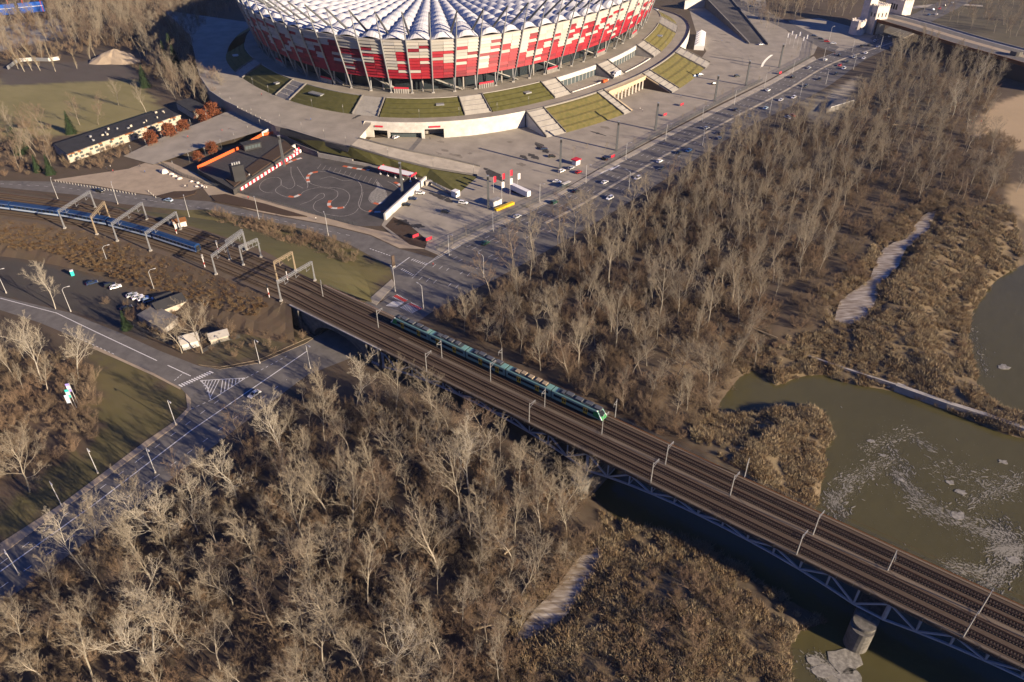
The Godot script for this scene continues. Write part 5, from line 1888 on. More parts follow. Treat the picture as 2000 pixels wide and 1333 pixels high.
	var gm := [M.emu_green, M.coach_stripe, M.teal, M.blue_coach, M.banner_white]
	var wa := P(1750, 757.6, -7.2)
	var wb := P(1926, 818.6, -7.2)
	var wf := (wb - wa).normalized()
	var wn := Vector3(-wf.z, 0, wf.x) * 0.4
	for k in 44:
		mb = MB.new()
		var a := wa.lerp(wb, (k + 0.1) / 44.0) + wn + Vector3(0, r.randf_range(0.7, 1.2), 0)
		mb.beam(a, wa.lerp(wb, (k + r.randf_range(0.6, 1.1)) / 44.0) + wn + Vector3(0, r.randf_range(1.2, 1.9), 0), 0.12, r.randf_range(0.4, 0.9))
		put("graffiti", mb, gm[(k / 6 + r.randi() % 2) % 5], g)
	# stairway on the embankment
	g = thing("embankment_steps", "narrow pale timber steps up the embankment slope", "steps", P(524, 655))
	for s2 in [0.0, 1.6]:
		mb = MB.new()
		mb.beam(P(524, 654, 0.3) + Vector3(s2, 0, 0), rail_at(-52, -0.5, 8.6) + Vector3(s2, 0, 0), 0.4, 0.3)
		put("stringer", mb, M.pale_wood, g)
	for k in 26:
		mb = MB.new()
		var q := P(524, 654, 0.5).lerp(rail_at(-52, -0.5, 8.8), k / 25.0)
		mb.box(q + Vector3(0.8, 0, 0), Vector3(1.4, 0.12, 0.35))
		put("tread", mb, M.pale_wood, g)

# ---------------------------------------------------------------- trains
func rail_basis(s: float, k: int) -> Transform3D:
	var a := rail_at(s - 4.0, track_w(k, s - 4.0))
	var b := rail_at(s + 4.0, track_w(k, s + 4.0))
	var f := (b - a).normalized()
	var x := Vector3.UP.cross(f).normalized()
	return Transform3D(Basis(f, Vector3.UP, f.cross(Vector3.UP)), rail_at(s, track_w(k, s)) + Vector3(0, 0.34, 0))

func car_body(l: float, w: float, h: float, r: float, y0: float, cut0 := 0.0, cut1 := 0.0) -> MB:     # rounded roof body along x; cuts slope the ends
	var mb := MB.new()
	var sec := [Vector2(-w * 0.5 + 0.06, y0), Vector2(-w * 0.5, y0 + 0.5), Vector2(-w * 0.5, h - r)]
	for k in range(1, 6):
		var q := PI - PI * 0.5 * k / 6.0
		sec.append(Vector2(-w * 0.5 + r + cos(q) * r, h - r + sin(q) * r * 0.8))
	var half := sec.duplicate()
	half.reverse()
	for p in half:
		sec.append(Vector2(-p.x, p.y))
	for i in sec.size() - 1:
		var a: Vector2 = sec[i]
		var b: Vector2 = sec[i + 1]
		var xa0 := -l * 0.5 + cut0 * pow(clampf((a.y - y0) / (h - y0), 0, 1), 1.4)
		var xb0 := -l * 0.5 + cut0 * pow(clampf((b.y - y0) / (h - y0), 0, 1), 1.4)
		var xa1 := l * 0.5 - cut1 * pow(clampf((a.y - y0) / (h - y0), 0, 1), 1.4)
		var xb1 := l * 0.5 - cut1 * pow(clampf((b.y - y0) / (h - y0), 0, 1), 1.4)
		mb.quad(Vector3(xa0, a.y, a.x), Vector3(xa1, a.y, a.x), Vector3(xb1, b.y, b.x), Vector3(xb0, b.y, b.x))
		var c0 := Vector3(-l * 0.5 + cut0 * 0.4, y0 + (h - y0) * 0.45, 0)
		var c1 := Vector3(l * 0.5 - cut1 * 0.4, y0 + (h - y0) * 0.45, 0)
		mb.tri(c0, Vector3(xa0, a.y, a.x), Vector3(xb0, b.y, b.x))
		mb.tri(c1, Vector3(xa1, a.y, a.x), Vector3(xb1, b.y, b.x))
	return mb

func boxes(list: Array) -> MB:
	var mb := MB.new()
	for a in list:
		mb.box(a[0], a[1])
	return mb

func make_trains() -> void:
	# electric multiple unit on the bridge: five cars, 90 m
	var s0 := -8.2
	var lens := [18.6, 16.6, 16.9, 18.0, 18.9]
	var t := thing("electric_train", "green and white electric train with yellow doors crossing the bridge", "train", rail_at(36, track_w(3, 36), RAIL_Y))
	var s := s0
	for i in 5:
		var l: float = lens[i]
		var x := rail_basis(s + l * 0.5, 3)
		x.origin -= t.position
		var car := MeshInstance3D.new()
		car.name = "coach"
		var c0 := 2.4 if i == 0 else 0.0
		var c1 := 2.4 if i == 4 else 0.0
		var bl := l - (0.5 if i in [1, 2, 3] else 0.3)
		car.mesh = car_body(bl, 2.85, 3.75, 0.7, 0.55, c0, c1).mesh(M.emu_body)
		car.transform = x
		t.add_child(car, true)
		var win := MB.new()
		var ws := -bl * 0.5 + (3.2 if i == 0 else 0.8)
		var we := bl * 0.5 - (3.2 if i == 4 else 0.8)
		for z in [-1.44, 1.44]:
			win.box(Vector3((ws + we) * 0.5, 2.15, z), Vector3(we - ws, 0.95, 0.05))
		put("window_band", win, M.glass_dark, car, true)
		var doors := [-3.2, 4.6] if i == 0 else [-4.6, 3.2] if i == 4 else [-3.6, 3.6]
		if i == 2:
			doors = [-2.0, 5.0]
		if i == 1:
			doors = [-4.2, 3.4]
		for d in doors:
			for z in [-1.46, 1.46]:
				put("door", boxes([[Vector3(d, 1.75, z), Vector3(1.5, 2.1, 0.08)]]), M.emu_yellow, car, true)
				put("door_glass", boxes([[Vector3(d - 0.36, 1.95, z * 1.012), Vector3(0.5, 1.2, 0.08)], [Vector3(d + 0.36, 1.95, z * 1.012), Vector3(0.5, 1.2, 0.08)]]), M.glass_dark, car, true)
		put("roof", boxes([[Vector3(0, 3.72, 0), Vector3(bl - 3.6, 0.16, 2.1)]]), M.emu_roof, car, true)
		var eq := []
		var q := -bl * 0.5 + 3.2
		var j := 0
		while q < bl * 0.5 - 2.8:
			var w := 1.0 + fposmod(i * 0.7 + j * 1.37, 1.4)
			eq.append([Vector3(q + w * 0.5, 3.95, 0.15 - 0.3 * (j % 2)), Vector3(w, 0.35 + 0.15 * (j % 3), 1.6)])
			q += w + 0.5 + fposmod(j * 0.77, 0.9)
			j += 1
		put("roof_equipment", boxes(eq), M.steel_dark if i != 3 else M.pale_wood, car, true)
		put("underframe", boxes([[Vector3(0, 0.35, 0), Vector3(bl - 2.0, 0.6, 2.3)]]), M.undergear, car, true)
		if i < 4:
			put("gangway", boxes([[Vector3(bl * 0.5 + 0.25, 2.0, 0), Vector3(0.7, 2.9, 2.3)]]), M.undergear, car, true)
		if i in [0, 4]:
			var e := -1.0 if i == 0 else 1.0
			var nose := MB.new()
			for z in [-1, 1]:
				nose.quad(Vector3(e * (bl * 0.5 - 0.9), 1.0, 1.46 * z), Vector3(e * (bl * 0.5 - 3.4), 1.2, 1.46 * z), Vector3(e * (bl * 0.5 - 3.2), 3.1, 1.46 * z), Vector3(e * (bl * 0.5 - 1.9), 3.1, 1.46 * z))
			nose.quad(Vector3(e * (bl * 0.5 + 0.03), 0.7, -1.3), Vector3(e * (bl * 0.5 + 0.03), 0.7, 1.3), Vector3(e * (bl * 0.5 - 0.55), 1.6, 1.36), Vector3(e * (bl * 0.5 - 0.55), 1.6, -1.36))
			put("green_flash", nose, M.emu_green, car, true)
			var wh := MB.new()
			for z in [-1, 1]:
				wh.beam(Vector3(e * (bl * 0.5 - 0.2), 0.9, 1.44 * z), Vector3(e * (bl * 0.5 - 2.3), 3.5, 1.2 * z), 0.2, 0.26)
			put("white_surround", wh, M.emu_white, car, true)
			var scr := MB.new()
			scr.quad(Vector3(e * (bl * 0.5 - 0.62), 1.75, -1.2), Vector3(e * (bl * 0.5 - 0.62), 1.75, 1.2), Vector3(e * (bl * 0.5 - 1.85), 3.15, 1.1), Vector3(e * (bl * 0.5 - 1.85), 3.15, -1.1))
			put("windscreen", scr, M.cab_glass, car, true)
			put("coupler", boxes([[Vector3(e * (bl * 0.5 + 0.4), 0.6, 0), Vector3(0.9, 0.35, 0.35)]]), M.undergear, car, true)
		s += l
	# blue coaches on the second track
	var b := thing("passenger_train", "blue passenger train of long coaches on the curved embankment", "train", rail_at(-140, track_w(1, -140), RAIL_Y))
	var end := 0.0
	var best := 1e9
	for k in 200:
		var z := -160.0 + k * 0.5
		var d := rail_at(z, track_w(1, z)).distance_to(P(397, 492, RAIL_Y))
		if d < best:
			best = d
			end = z
	for i in 7:
		var m := end - 13.3 - i * 26.7
		var x := rail_basis(m, 1)
		x.origin -= b.position
		var car := MeshInstance3D.new()
		car.name = "coach"
		car.mesh = car_body(26.1, 2.85, 4.0, 0.85, 0.6).mesh(M.blue_coach)
		car.transform = x
		b.add_child(car, true)
		put("roof", boxes([[Vector3(0, 3.93, 0), Vector3(25.4, 0.12, 1.5)]]), M.coach_roof, car, true)
		put("stripe", boxes([[Vector3(0, 1.25, 1.44), Vector3(25.9, 0.75, 0.05)], [Vector3(0, 1.25, -1.44), Vector3(25.9, 0.75, 0.05)], [Vector3(0, 3.12, 1.44), Vector3(25.9, 0.1, 0.05)], [Vector3(0, 3.12, -1.44), Vector3(25.9, 0.1, 0.05)]]), M.coach_stripe, car, true)
		for k in 10:
			for z in [-1.45, 1.45]:
				put("window", boxes([[Vector3(-10.1 + k * 2.25, 2.3, z), Vector3(1.4, 0.95, 0.06)]]), M.glass_dark, car, true)
		put("underframe", boxes([[Vector3(0, 0.4, 0), Vector3(21.0, 0.7, 2.2)]]), M.undergear, car, true)
		put("gangway", boxes([[Vector3(13.1, 2.0, 0), Vector3(0.5, 2.6, 1.6)]]), M.undergear, car, true)

# ---------------------------------------------------------------- overhead line
func lattice(mb: MB, a: Vector3, e: Vector3, h: float, w: float) -> void:
	var f := (e - a).normalized()
	var x := f.cross(Vector3.UP).normalized() * w * 0.5
	var u := Vector3(0, h, 0)
	for q in [x, -x, x + u, -x + u]:
		mb.beam(a + q, e + q, 0.12, 0.12)
	var n := int(a.distance_to(e) / 1.1)
	for i in n:
		var p := a.lerp(e, i / float(n))
		var r := a.lerp(e, (i + 1) / float(n))
		for q in [x, -x]:
			mb.beam(p + q + (u if i % 2 else Vector3.ZERO), r + q + (Vector3.ZERO if i % 2 else u), 0.08, 0.08)
		mb.beam(p + u + x, r + u - x, 0.08, 0.08)

func gantry(label: String, a: Vector3, e: Vector3, h: float, m: Material, drops: int) -> void:
	var t := thing("catenary_gantry", label, "gantry", a, "overhead line gantries on the embankment")
	for p in [a, e]:
		var mb := MB.new()
		mb.frus(p - Vector3(0, 0.4, 0), Vector2(0.55, 0.55), Vector2(0.32, 0.32), h + 0.4)
		var o := put("post", mb, m, t)
		mb = MB.new()
		mb.box(p + Vector3(0, 0.15, 0), Vector3(1.0, 0.6, 1.0))
		put("footing", mb, M.concrete, o)
	var bm := MB.new()
	lattice(bm, a + Vector3(0, h - 0.9, 0), e + Vector3(0, h - 0.9, 0), 0.9, 0.8)
	put("lattice_beam", bm, m, t)
	for k in drops:
		var p := a.lerp(e, (k + 0.6) / (drops + 0.2)) + Vector3(0, h - 0.9, 0)
		var mb := MB.new()
		mb.beam(p, p - Vector3(0, 2.2, 0), 0.14, 0.14)
		var side := (e - a).normalized()
		mb.beam(p - Vector3(0, 2.0, 0), p + side * 1.8 - Vector3(0, 1.6, 0), 0.09, 0.09)
		put("drop_arm", mb, m, t)

func mast(label: String, p: Vector3, h: float, arm: Vector3, m: Material, group: String) -> void:
	var t := thing("catenary_mast", label, "mast", p, group)
	var mb := MB.new()
	mb.frus(p, Vector2(0.24, 0.24), Vector2(0.16, 0.16), h)
	put("post", mb, m, t)
	mb = MB.new()
	mb.beam(p + Vector3(0, h - 0.6, 0), p + arm + Vector3(0, h - 0.2, 0), 0.1, 0.1)
	mb.beam(p + Vector3(0, h - 2.0, 0), p + arm + Vector3(0, h - 0.4, 0), 0.1, 0.1)
	mb.beam(p + arm + Vector3(0, h - 0.2, 0), p + arm + Vector3(0, h - 1.5, 0), 0.07, 0.07)
	put("arm", mb, m, t)

func make_gantries() -> void:
	var y := RAIL_Y
	var g := [[126, 446, 186, 406, 0, "grey portal gantry over the middle of the blue train", 3], [189, 458, 214, 427, 1, "tan portal gantry with a round platform over the blue train", 1], [229, 471, 287, 429, 0, "grey portal gantry between two coach joints of the blue train", 3], [294, 490, 353, 448, 0, "grey portal gantry beside the white railway hut", 2], [422, 536, 482, 488, 0, "grey portal gantry just past the end of the blue train", 4], [449, 507, 480, 484, 0, "short second gantry standing behind the one past the blue train", 2], [475, 518, 510, 502, 0, "small grey gantry with insulator cluster", 5], [542, 549, 577, 528, 1, "small tan gantry with rusty beam", 2], [549, 588, 615, 548, 0, "grey portal gantry at the arch end of the embankment", 3]]
	for a in g:
		gantry(a[5], P(a[0], a[1], y), P(a[2], a[3], y), 8.6, M.steel if a[4] == 0 else M.pale_wood, a[6])
	var up := rail_at(10, 1, 0) - rail_at(10, 0, 0)
	var along := rail_at(11, 0, 0) - rail_at(10, 0, 0)
	for a in [[-42.0, 11.0, 0], [-10.4, 9.0, 1], [19.9, 9.0, -1], [20.8, 0.35, 1], [40.9, 9.0, 1], [39.0, 17.6, -1], [62.3, 9.0, -1], [62.6, 0.35, 1], [83.0, 9.0, 1], [82.5, 17.6, -1], [104, 9.0, 1], [104, 0.35, 1], [123.5, 9.0, 1], [124, 17.6, -1], [144.8, 0.35, 1], [146, 9.0, 1], [164.3, 9.0, -1], [182.7, 0.35, 1], [184.3, 9.0, 1], [205, 0.35, 1], [205, 9.0, 1]]:
		var where := "along the centre strip of the bridge" if a[1] > 5.0 and a[1] < 12.0 else "along the near walkway of the bridge" if a[1] < 1.0 else "behind the green train on the bridge"
		mast("slim overhead line mast with cantilever arm " + where, rail_at(a[0], a[1]), 7.6, up * 2.4 * a[2] + along * 0.4, M.mast_grey, "overhead line masts on the bridge")
	# contact wires
	for k in 4:
		var w := thing("contact_wire", ["contact wire above the track by the open truss", "contact wire above the blue train's track", "contact wire above the track beyond the centre masts", "contact wire above the green train"][k], "wire", rail_at(0, track_w(k, 0), RAIL_Y + 5.6))
		var mb := MB.new()
		var s := -260.0
		while s < 250.0:
			mb.beam(rail_at(s, track_w(k, s), y + 5.6), rail_at(s + 8, track_w(k, s + 8), y + 5.6), 0.03, 0.03)
			s += 8.0
		put("wire", mb, M.rust, w)
	var n := 0
	for a in [[345, 457, "beside the white railway hut"], [400, 522, "at the near edge by the blue train's end"], [427, 494, "between tracks past the blue train"], [526, 581, "at the near edge by the tan gantry"], [562, 548, "before the last portal gantry"]]:
		var p := P(a[0], a[1], y)
		var t := thing("railway_signal", "white and red railway signal post " + a[2], "signal", p)
		var mb := MB.new()
		mb.beam(p, p + Vector3(0, 4.6, 0), 0.22, 0.22)
		put("post", mb, M.banner_white, t)
		mb = MB.new()
		mb.box(p + Vector3(0, 5.0, 0), Vector3(0.6, 1.5, 0.4))
		put("signal_head", mb, M.black if n > 2 else M.concrete_white, t)
		mb = MB.new()
		mb.beam(p + Vector3(0, 1.2, 0), p + Vector3(0, 2.2, 0), 0.25, 0.25)
		put("red_band", mb, M.red_paint, t)
		n += 1

# ---------------------------------------------------------------- lamps and poles
func make_lamps() -> void:
	var p0 := Vector3.ZERO
	var proto := thing("street_lamp", "tall grey street lamp with a curved arm along the boulevard", "street lamp", p0, "street lamps along the boulevard")
	proto.set_meta("base_name", "street_lamp")
	var mb := MB.new()
	mb.tube(Vector3.ZERO, Vector3(0, 10, 0), 0.12, 0.08, 6)
	put("pole", mb, M.lamp_grey, proto, true)
	mb = MB.new()
	mb.tube(Vector3(0, 10, 0), Vector3(0.7, 10.7, 0), 0.08, 0.07, 5)
	mb.tube(Vector3(0.7, 10.7, 0), Vector3(2.2, 10.9, 0), 0.07, 0.06, 5)
	put("arm", mb, M.lamp_grey, proto, true)
	put("lamp_head", boxes([[Vector3(2.5, 10.85, 0), Vector3(0.9, 0.18, 0.35)]]), M.lamp_grey, proto, true)
	put("base", boxes([[Vector3(0, 0.4, 0), Vector3(0.45, 0.8, 0.45)]]), M.concrete, proto, true)
	var first := true
	var turn := deg_to_rad(40)
	var sets := [["tall grey street lamp with a curved arm along the boulevard", "street lamps along the boulevard", -0.7, [1222, 313, 1144, 358, 1300, 275, 1371, 238, 1434, 205, 1493, 172, 1548, 144, 1608, 119, 877, 499, 963, 452, 1054, 396, 1664, 103]],
		["grey street lamp on the wooded side of the boulevard", "street lamps on the wooded side", 2.4, [1228, 373, 1372, 285, 1440, 252, 1503, 222, 1562, 192, 1613, 165, 1667, 136, 945, 543, 827, 603, 1719, 96]],
		["pale lamp post leaning over the lower road", "lamp posts of the lower road", -0.8, [343, 830, 303, 924, 121, 990, 191, 925, 37, 1123, 606, 720, 507, 710]],
		["slim lamp post beside the side road by the tracks", "lamp posts of the side road", 2.0, [113, 390, 230, 399, 370, 426, 506, 429, 641, 460, 772, 570]],
		["lamp post standing in the dark yard below the embankment", "lamp posts of the yard", 0.5, [138, 609, 12, 573, 303, 573, 214, 525]],
		["tall double lamp on the square before the gate tower", "lamps of the gate square", 0.5, [1620, 78, 1712, 75, 1550, 45]]]
	for st in sets:
		for i in range(0, st[3].size(), 2):
			var p := P(st[3][i], st[3][i + 1])
			var o := proto if first else copy(proto, p, st[2], st[0], st[1])
			if first:
				o.position = p
				o.rotation.y = st[2]
				first = false
	# square floodlight masts
	var names_m := ["beside the kart canopy", "behind the red and white barrier", "by the yellow crates", "by the ticket booth", "before the outer turf bank", "before the columned portal", "before the dry turf bank", "near the plaza trees", "near the white flags"]
	var at := [[786, 380], [555, 329], [954, 407], [1094, 330], [1204, 294], [1280, 255], [1396, 198], [1457, 167], [1522, 132]]
	for i in at.size():
		var y := 3.0 if i == 1 else 0.0
		var p := P(at[i][0], at[i][1] - (4 if i == 1 else 0), y)
		var t := thing("floodlight_mast", "thick dark square floodlight mast " + names_m[i], "mast", p)
		mb = MB.new()
		mb.frus(p, Vector2(1.15, 1.15), Vector2(1.0, 1.0), 17.0)
		put("shaft", mb, M.steel_dark, t)
		mb = MB.new()
		mb.box(p + Vector3(0, 17.1, 0), Vector3(1.3, 0.25, 1.3))
		put("cap", mb, M.steel, t)
		mb = MB.new()
		mb.box(p + Vector3(0, 15.8, 0.55), Vector3(0.8, 1.4, 0.3))
		put("floodlight", mb, M.black, t)
	# low promenade lamps with banners
	var lo := thing("promenade_lamp", "thin dark promenade lamp post with a small pale plate", "lamp", Vector3.ZERO, "promenade lamp posts")
	lo.set_meta("base_name", "promenade_lamp")
	mb = MB.new()
	mb.tube(Vector3.ZERO, Vector3(0, 5.2, 0), 0.09, 0.07, 5)
	put("pole", mb, M.steel_dark, lo, true)
	put("plate", boxes([[Vector3(0, 4.4, 0), Vector3(0.32, 0.8, 0.1)]]), M.concrete, lo, true)
	put("lamp_head", boxes([[Vector3(0, 5.3, 0), Vector3(0.4, 0.2, 0.4)]]), M.steel, lo, true)
	var spots := []
	var f := 4.2
	while f < 29.0:
		spots.append(ring(f, 26.2, PROM_Y))
		f += 1.37
	for a in [[432, 196], [452, 206], [548, 240], [590, 257], [634, 270], [676, 284], [493, 228]]:
		spots.append(P(a[0], a[1], PROM_Y))
	for a in [[758, 307, 6.2], [846, 328, 2.8], [925, 341, 0.2]]:
		spots.append(P(a[0], a[1], a[2]))
	for a in [[258, 302, 0.5], [287, 290, 1.0], [318, 277, 1.7], [346, 264, 2.3], [374, 250, 2.9], [405, 237, 3.6], [340, 333, 0.2], [371, 318, 0.6], [402, 305, 1.6], [433, 290, 2.6], [459, 277, 3.2], [486, 262, 4.0], [509, 250, 4.3]]:
		spots.append(P(a[0], a[1], a[2]))
	for i in spots.size():
		if i == 0:
			lo.position = spots[0]
		else:
			copy(lo, spots[i], 0.3)

# ---------------------------------------------------------------- vehicles
func car_shape(parent: Node3D, body: Material, l: float, w: float, h: float, boxy: bool) -> void:
	var mb := MB.new()
	var hw := w * 0.5
	# side outline of the lower body, then the tapered cabin
	var lower := [Vector2(-l * 0.5, 0.35), Vector2(l * 0.5, 0.35), Vector2(l * 0.5, 0.62), Vector2(l * 0.46, 0.78), Vector2(l * 0.24, 0.92), Vector2(-l * 0.46, 0.95), Vector2(-l * 0.5, 0.75)]
	for i in lower.size():
		var a: Vector2 = lower[i]
		var b: Vector2 = lower[(i + 1) % lower.size()]
		mb.quad(Vector3(a.x, a.y, -hw), Vector3(b.x, b.y, -hw), Vector3(b.x, b.y, hw), Vector3(a.x, a.y, hw))
		for s in [-hw, hw]:
			mb.tri(Vector3(0, 0.6, s), Vector3(a.x, a.y, s), Vector3(b.x, b.y, s))
	var rear := -l * 0.47 if boxy else -l * 0.42
	var roof_r := -l * 0.44 if boxy else -l * 0.26
	var roof_f := l * 0.06
	var c := [Vector3(rear, 0.93, -hw * 0.96), Vector3(l * 0.25, 0.91, -hw * 0.96), Vector3(l * 0.25, 0.91, hw * 0.96), Vector3(rear, 0.93, hw * 0.96), Vector3(roof_r, h, -hw * 0.76), Vector3(roof_f, h, -hw * 0.76), Vector3(roof_f, h, hw * 0.76), Vector3(roof_r, h, hw * 0.76)]
	mb.quad(c[4], c[5], c[6], c[7])
	for p in [[0, 4], [1, 5], [2, 6], [3, 7]]:
		mb.beam(c[p[0]], c[p[1]], 0.1, 0.1)
	put("body", mb, body, parent, true)
	var g := MB.new()
	for p in [[0, 1, 5, 4], [1, 2, 6, 5], [2, 3, 7, 6], [3, 0, 4, 7]]:
		g.quad(c[p[0]], c[p[1]], c[p[2]], c[p[3]])
	put("windows", g, M.glass_dark, parent, true)
	for x in [-l * 0.3, l * 0.31]:
		for z in [-hw + 0.05, hw - 0.05]:
			var wh := MB.new()
			wh.tube(Vector3(x, 0.32, z - 0.1), Vector3(x, 0.32, z + 0.1), 0.32, 0.32, 8, true)
			put("wheel", wh, M.tyre, parent, true)
	for z in [-hw * 0.7, hw * 0.7]:
		put("headlight", boxes([[Vector3(l * 0.49, 0.66, z), Vector3(0.1, 0.14, 0.35)]]), M.lens_white, parent, true)
		put("tail_light", boxes([[Vector3(-l * 0.495, 0.78, z), Vector3(0.06, 0.16, 0.3)]]), M.lens_red, parent, true)

func make_vehicles() -> void:
	var cols := {"white": Color(0.75, 0.75, 0.75), "silver": Color(0.4, 0.42, 0.44), "black": Color(0.015, 0.016, 0.018), "dark blue": Color(0.02, 0.035, 0.08), "blue": Color(0.03, 0.1, 0.25), "red": Color(0.4, 0.02, 0.02), "dark green": Color(0.015, 0.06, 0.04), "pale blue": Color(0.3, 0.4, 0.5), "yellow": Color(0.65, 0.38, 0.02), "dark grey": Color(0.05, 0.055, 0.06)}
	var proto := {}
	for k in cols:
		var m := mat("paint_" + String(k).replace(" ", "_"), cols[k], 0.3)
		m.clearcoat_enabled = true
		m.clearcoat = 0.6
		m.clearcoat_roughness = 0.1
	var road := (Q(1392, 222) - Q(1260, 291)).normalized()
	var rd := atan2(-road.y, road.x)
	var side := (Q(240, 399) - Q(150, 381)).normalized()
	var sd := atan2(-side.y, side.x)
	var low := (Q(480, 768) - Q(372, 842)).normalized()
	var ld := atan2(-low.y, low.x)
	var list := [[1181, 358, "white", rd, "white car on the boulevard beside the faded gate crossing"], [1191, 389, "white", rd + PI, "white car on the boulevard at the edge of the wood"], [1288, 317, "white", rd, "white car on the boulevard abreast of the outer turf bank"], [1293, 330, "dark grey", rd + PI, "dark car beside a white car in the shaded lanes"], [1083, 397, "dark green", rd, "dark green car on the boulevard beside the lamp post near the bus shelter"], [948, 477, "dark green", rd, "dark green car at the junction end of the boulevard"],
		[1525, 197, "white", rd + PI, "white car behind another white one on the boulevard"], [1550, 192, "white", rd + PI, "white estate car leading another white one on the boulevard"], [1495, 213, "pale blue", rd + PI, "pale blue car on the boulevard"], [1462, 229, "dark blue", rd + PI, "dark blue car on the boulevard near the taxi"], [1538, 231, "silver", rd + 1.2, "silver car parked by the white wall at the wood's edge"], [1548, 227, "red", rd + 1.2, "red car parked next to the silver one"], [1407, 262, "black", rd, "black car parked in the lay-by under the trees"], [1404, 272, "blue", rd, "blue car parked in the lay-by under the trees"], [1442, 250, "yellow", rd + PI, "yellow taxi on the boulevard"],
		[1640, 129, "red", rd + PI, "red car on the boulevard near the gate junction"], [1632, 146, "black", rd + PI, "black car in the shaded lane near the junction"], [1687, 115, "white", rd + PI, "white people carrier by the wood near the viaduct"], [1691, 105, "white", rd + PI, "white car ahead of the people carrier near the viaduct"], [1709, 81, "white", rd, "white car waiting under the lamp by the viaduct"], [1697, 90, "dark grey", rd, "dark grey car waiting behind the white one by the viaduct"], [1683, 91, "black", rd, "black car third in the queue by the viaduct"], [1640, 109, "dark blue", rd, "dark blue car crossing the gate junction"], [1738, 72, "white", rd, "white car in the shade under the viaduct"], [1600, 156, "black", rd + PI, "black car in the shaded lane before the sandy slope"], [1573, 170, "dark grey", rd + PI, "dark grey car in the shaded outer lane"],
		[1590, 71, "dark blue", rd - 1.15, "dark blue car in the row on the gate street"], [1603, 77, "black", rd - 1.15, "black car in the row on the gate street"], [1615, 82, "red", rd - 1.15, "red car in the row on the gate street"], [1628, 86, "white", rd - 1.15, "white car ending the row on the gate street"], [1467, 14, "dark blue", rd - 1.15, "dark blue car on the street behind the plaza ramp"],
		[773, 270, "white", 1.0, "white car outside the garage doors of the white wall"], [1062, 292, "dark blue", 0.3, "dark blue car on the damp patch of the plaza"], [1078, 307, "black", 0.1, "black car on the plaza beside the damp patches"], [821, 379, "white", -0.15, "white car parked against the kart side wall"], [806, 390, "dark blue", -0.15, "dark blue car parked against the kart side wall"], [794, 402, "black", -0.15, "black car parked against the kart side wall"], [1097, 336, "white", rd, "white car near the ticket booth"], [1116, 330, "silver", rd, "silver car near the ticket booth"], [1088, 357, "white", -0.3, "white car beside the bus shelter fence"], [1180, 312, "black", rd + 1.4, "black car at the stadium gate"], [1358, 150, "blue", 0.35, "blue car parked at the foot of the dry turf bank"], [1368, 147, "silver", 0.35, "silver car parked at the foot of the dry turf bank"],
		[195, 375, "black", sd, "black car on the side road past the white bollards"], [329, 393, "pale blue", sd + PI, "pale blue car on the side road by the oval planting"], [226, 563, "white", 0.6, "white car parked alone in the dark yard"], [215, 559, "black", 0.6, "black car behind the lone white one in the yard"], [269, 583, "white", 0.7, "white people carrier, outermost of three parked in the yard"], [280, 586, "white", 0.7, "white car between two others in the yard"], [291, 589, "pale blue", 0.7, "pale car nearest the shed in the yard"], [247, 604, "black", 0.7, "black car in the shade by the fir tree"], [497, 773, "silver", ld + PI, "silver car on the lower road at the edge of the trees"], [1823, 20, "white", rd, "white car on the road beyond the viaduct"], [1829, 29, "white", rd, "white van on the road beyond the viaduct"], [1814, 30, "blue", rd, "blue car on the road beyond the viaduct"], [1846, 12, "black", rd, "black car on the road beyond the viaduct"], [1487, 88, "white", 0.2, "white car at the foot of the plaza ramp"], [1655, 122, "dark grey", rd + PI, "dark grey car behind the red one near the gate junction"], [1668, 113, "silver", rd + PI, "silver car in the outer lanes near the gate junction"], [1612, 118, "white", rd, "white car nearing the gate junction"], [1580, 134, "silver", rd, "silver car in the inner lane before the junction"], [1548, 152, "black", rd, "black car in the inner lane past the white flags"], [1500, 178, "white", rd, "white car in the inner lane by the plaza trees"], [1437, 216, "dark grey", rd, "dark grey car in the inner lane by the plaza trees"], [1380, 252, "silver", rd, "silver car abreast of the columned portal"], [1345, 296, "blue", rd + PI, "blue car in the shaded lanes opposite the portal"], [1325, 300, "black", rd + PI, "black car in the shaded lanes opposite the turf bank"], [1245, 350, "white", rd + PI, "white car in the wooded side lanes"], [1010, 425, "silver", rd, "silver car beside the yellow crates' fence"], [1125, 375, "black", rd, "black car beside the bus shelter"], [1648, 135, "white", rd + PI, "white car beside the black one near the junction"], [1715, 92, "silver", rd + PI, "silver car just before the viaduct shade"], [1860, 6, "silver", rd, "silver car furthest up the road beyond the viaduct"], [1835, 18, "red", rd + PI, "red car on the road beyond the viaduct"], [180, 555, "dark blue", 0.6, "dark blue car in the dark yard near the toilet"], [258, 579, "silver", 0.7, "silver car beside the white ones in the yard"], [1440, 150, "dark grey", 0.35, "dark grey car on the plaza under the street trees"], [1395, 165, "black", 0.35, "black car on the plaza under the street trees"], [1130, 338, "red", rd, "red car behind the ticket booth"], [905, 398, "white", -0.3, "white car in the middle of the kart side car park"], [870, 415, "dark grey", -0.3, "dark grey car in the kart side car park"]]
	var n := 0
	for a in list:
		var boxy := n % 3 == 1
		var key := "%s%s" % [a[2], boxy]
		var p := P(a[0], a[1]) + Vector3(0, 0.06, 0)
		if not proto.has(key):
			var t := thing("car", a[4], "car", p, "", a[3])
			t.set_meta("base_name", "car")
			car_shape(t, M["paint_" + String(a[2]).replace(" ", "_")], 4.5, 1.85, 1.62 if boxy else 1.46, boxy)
			proto[key] = t
		else:
			copy(proto[key], p, a[3], a[4])
		n += 1
	# lorry and orange van on the promenade
	var pd := (ring(23.0, 31, 0) - ring(22.0, 31, 0)).normalized()
	var pt := atan2(-pd.z, pd.x)
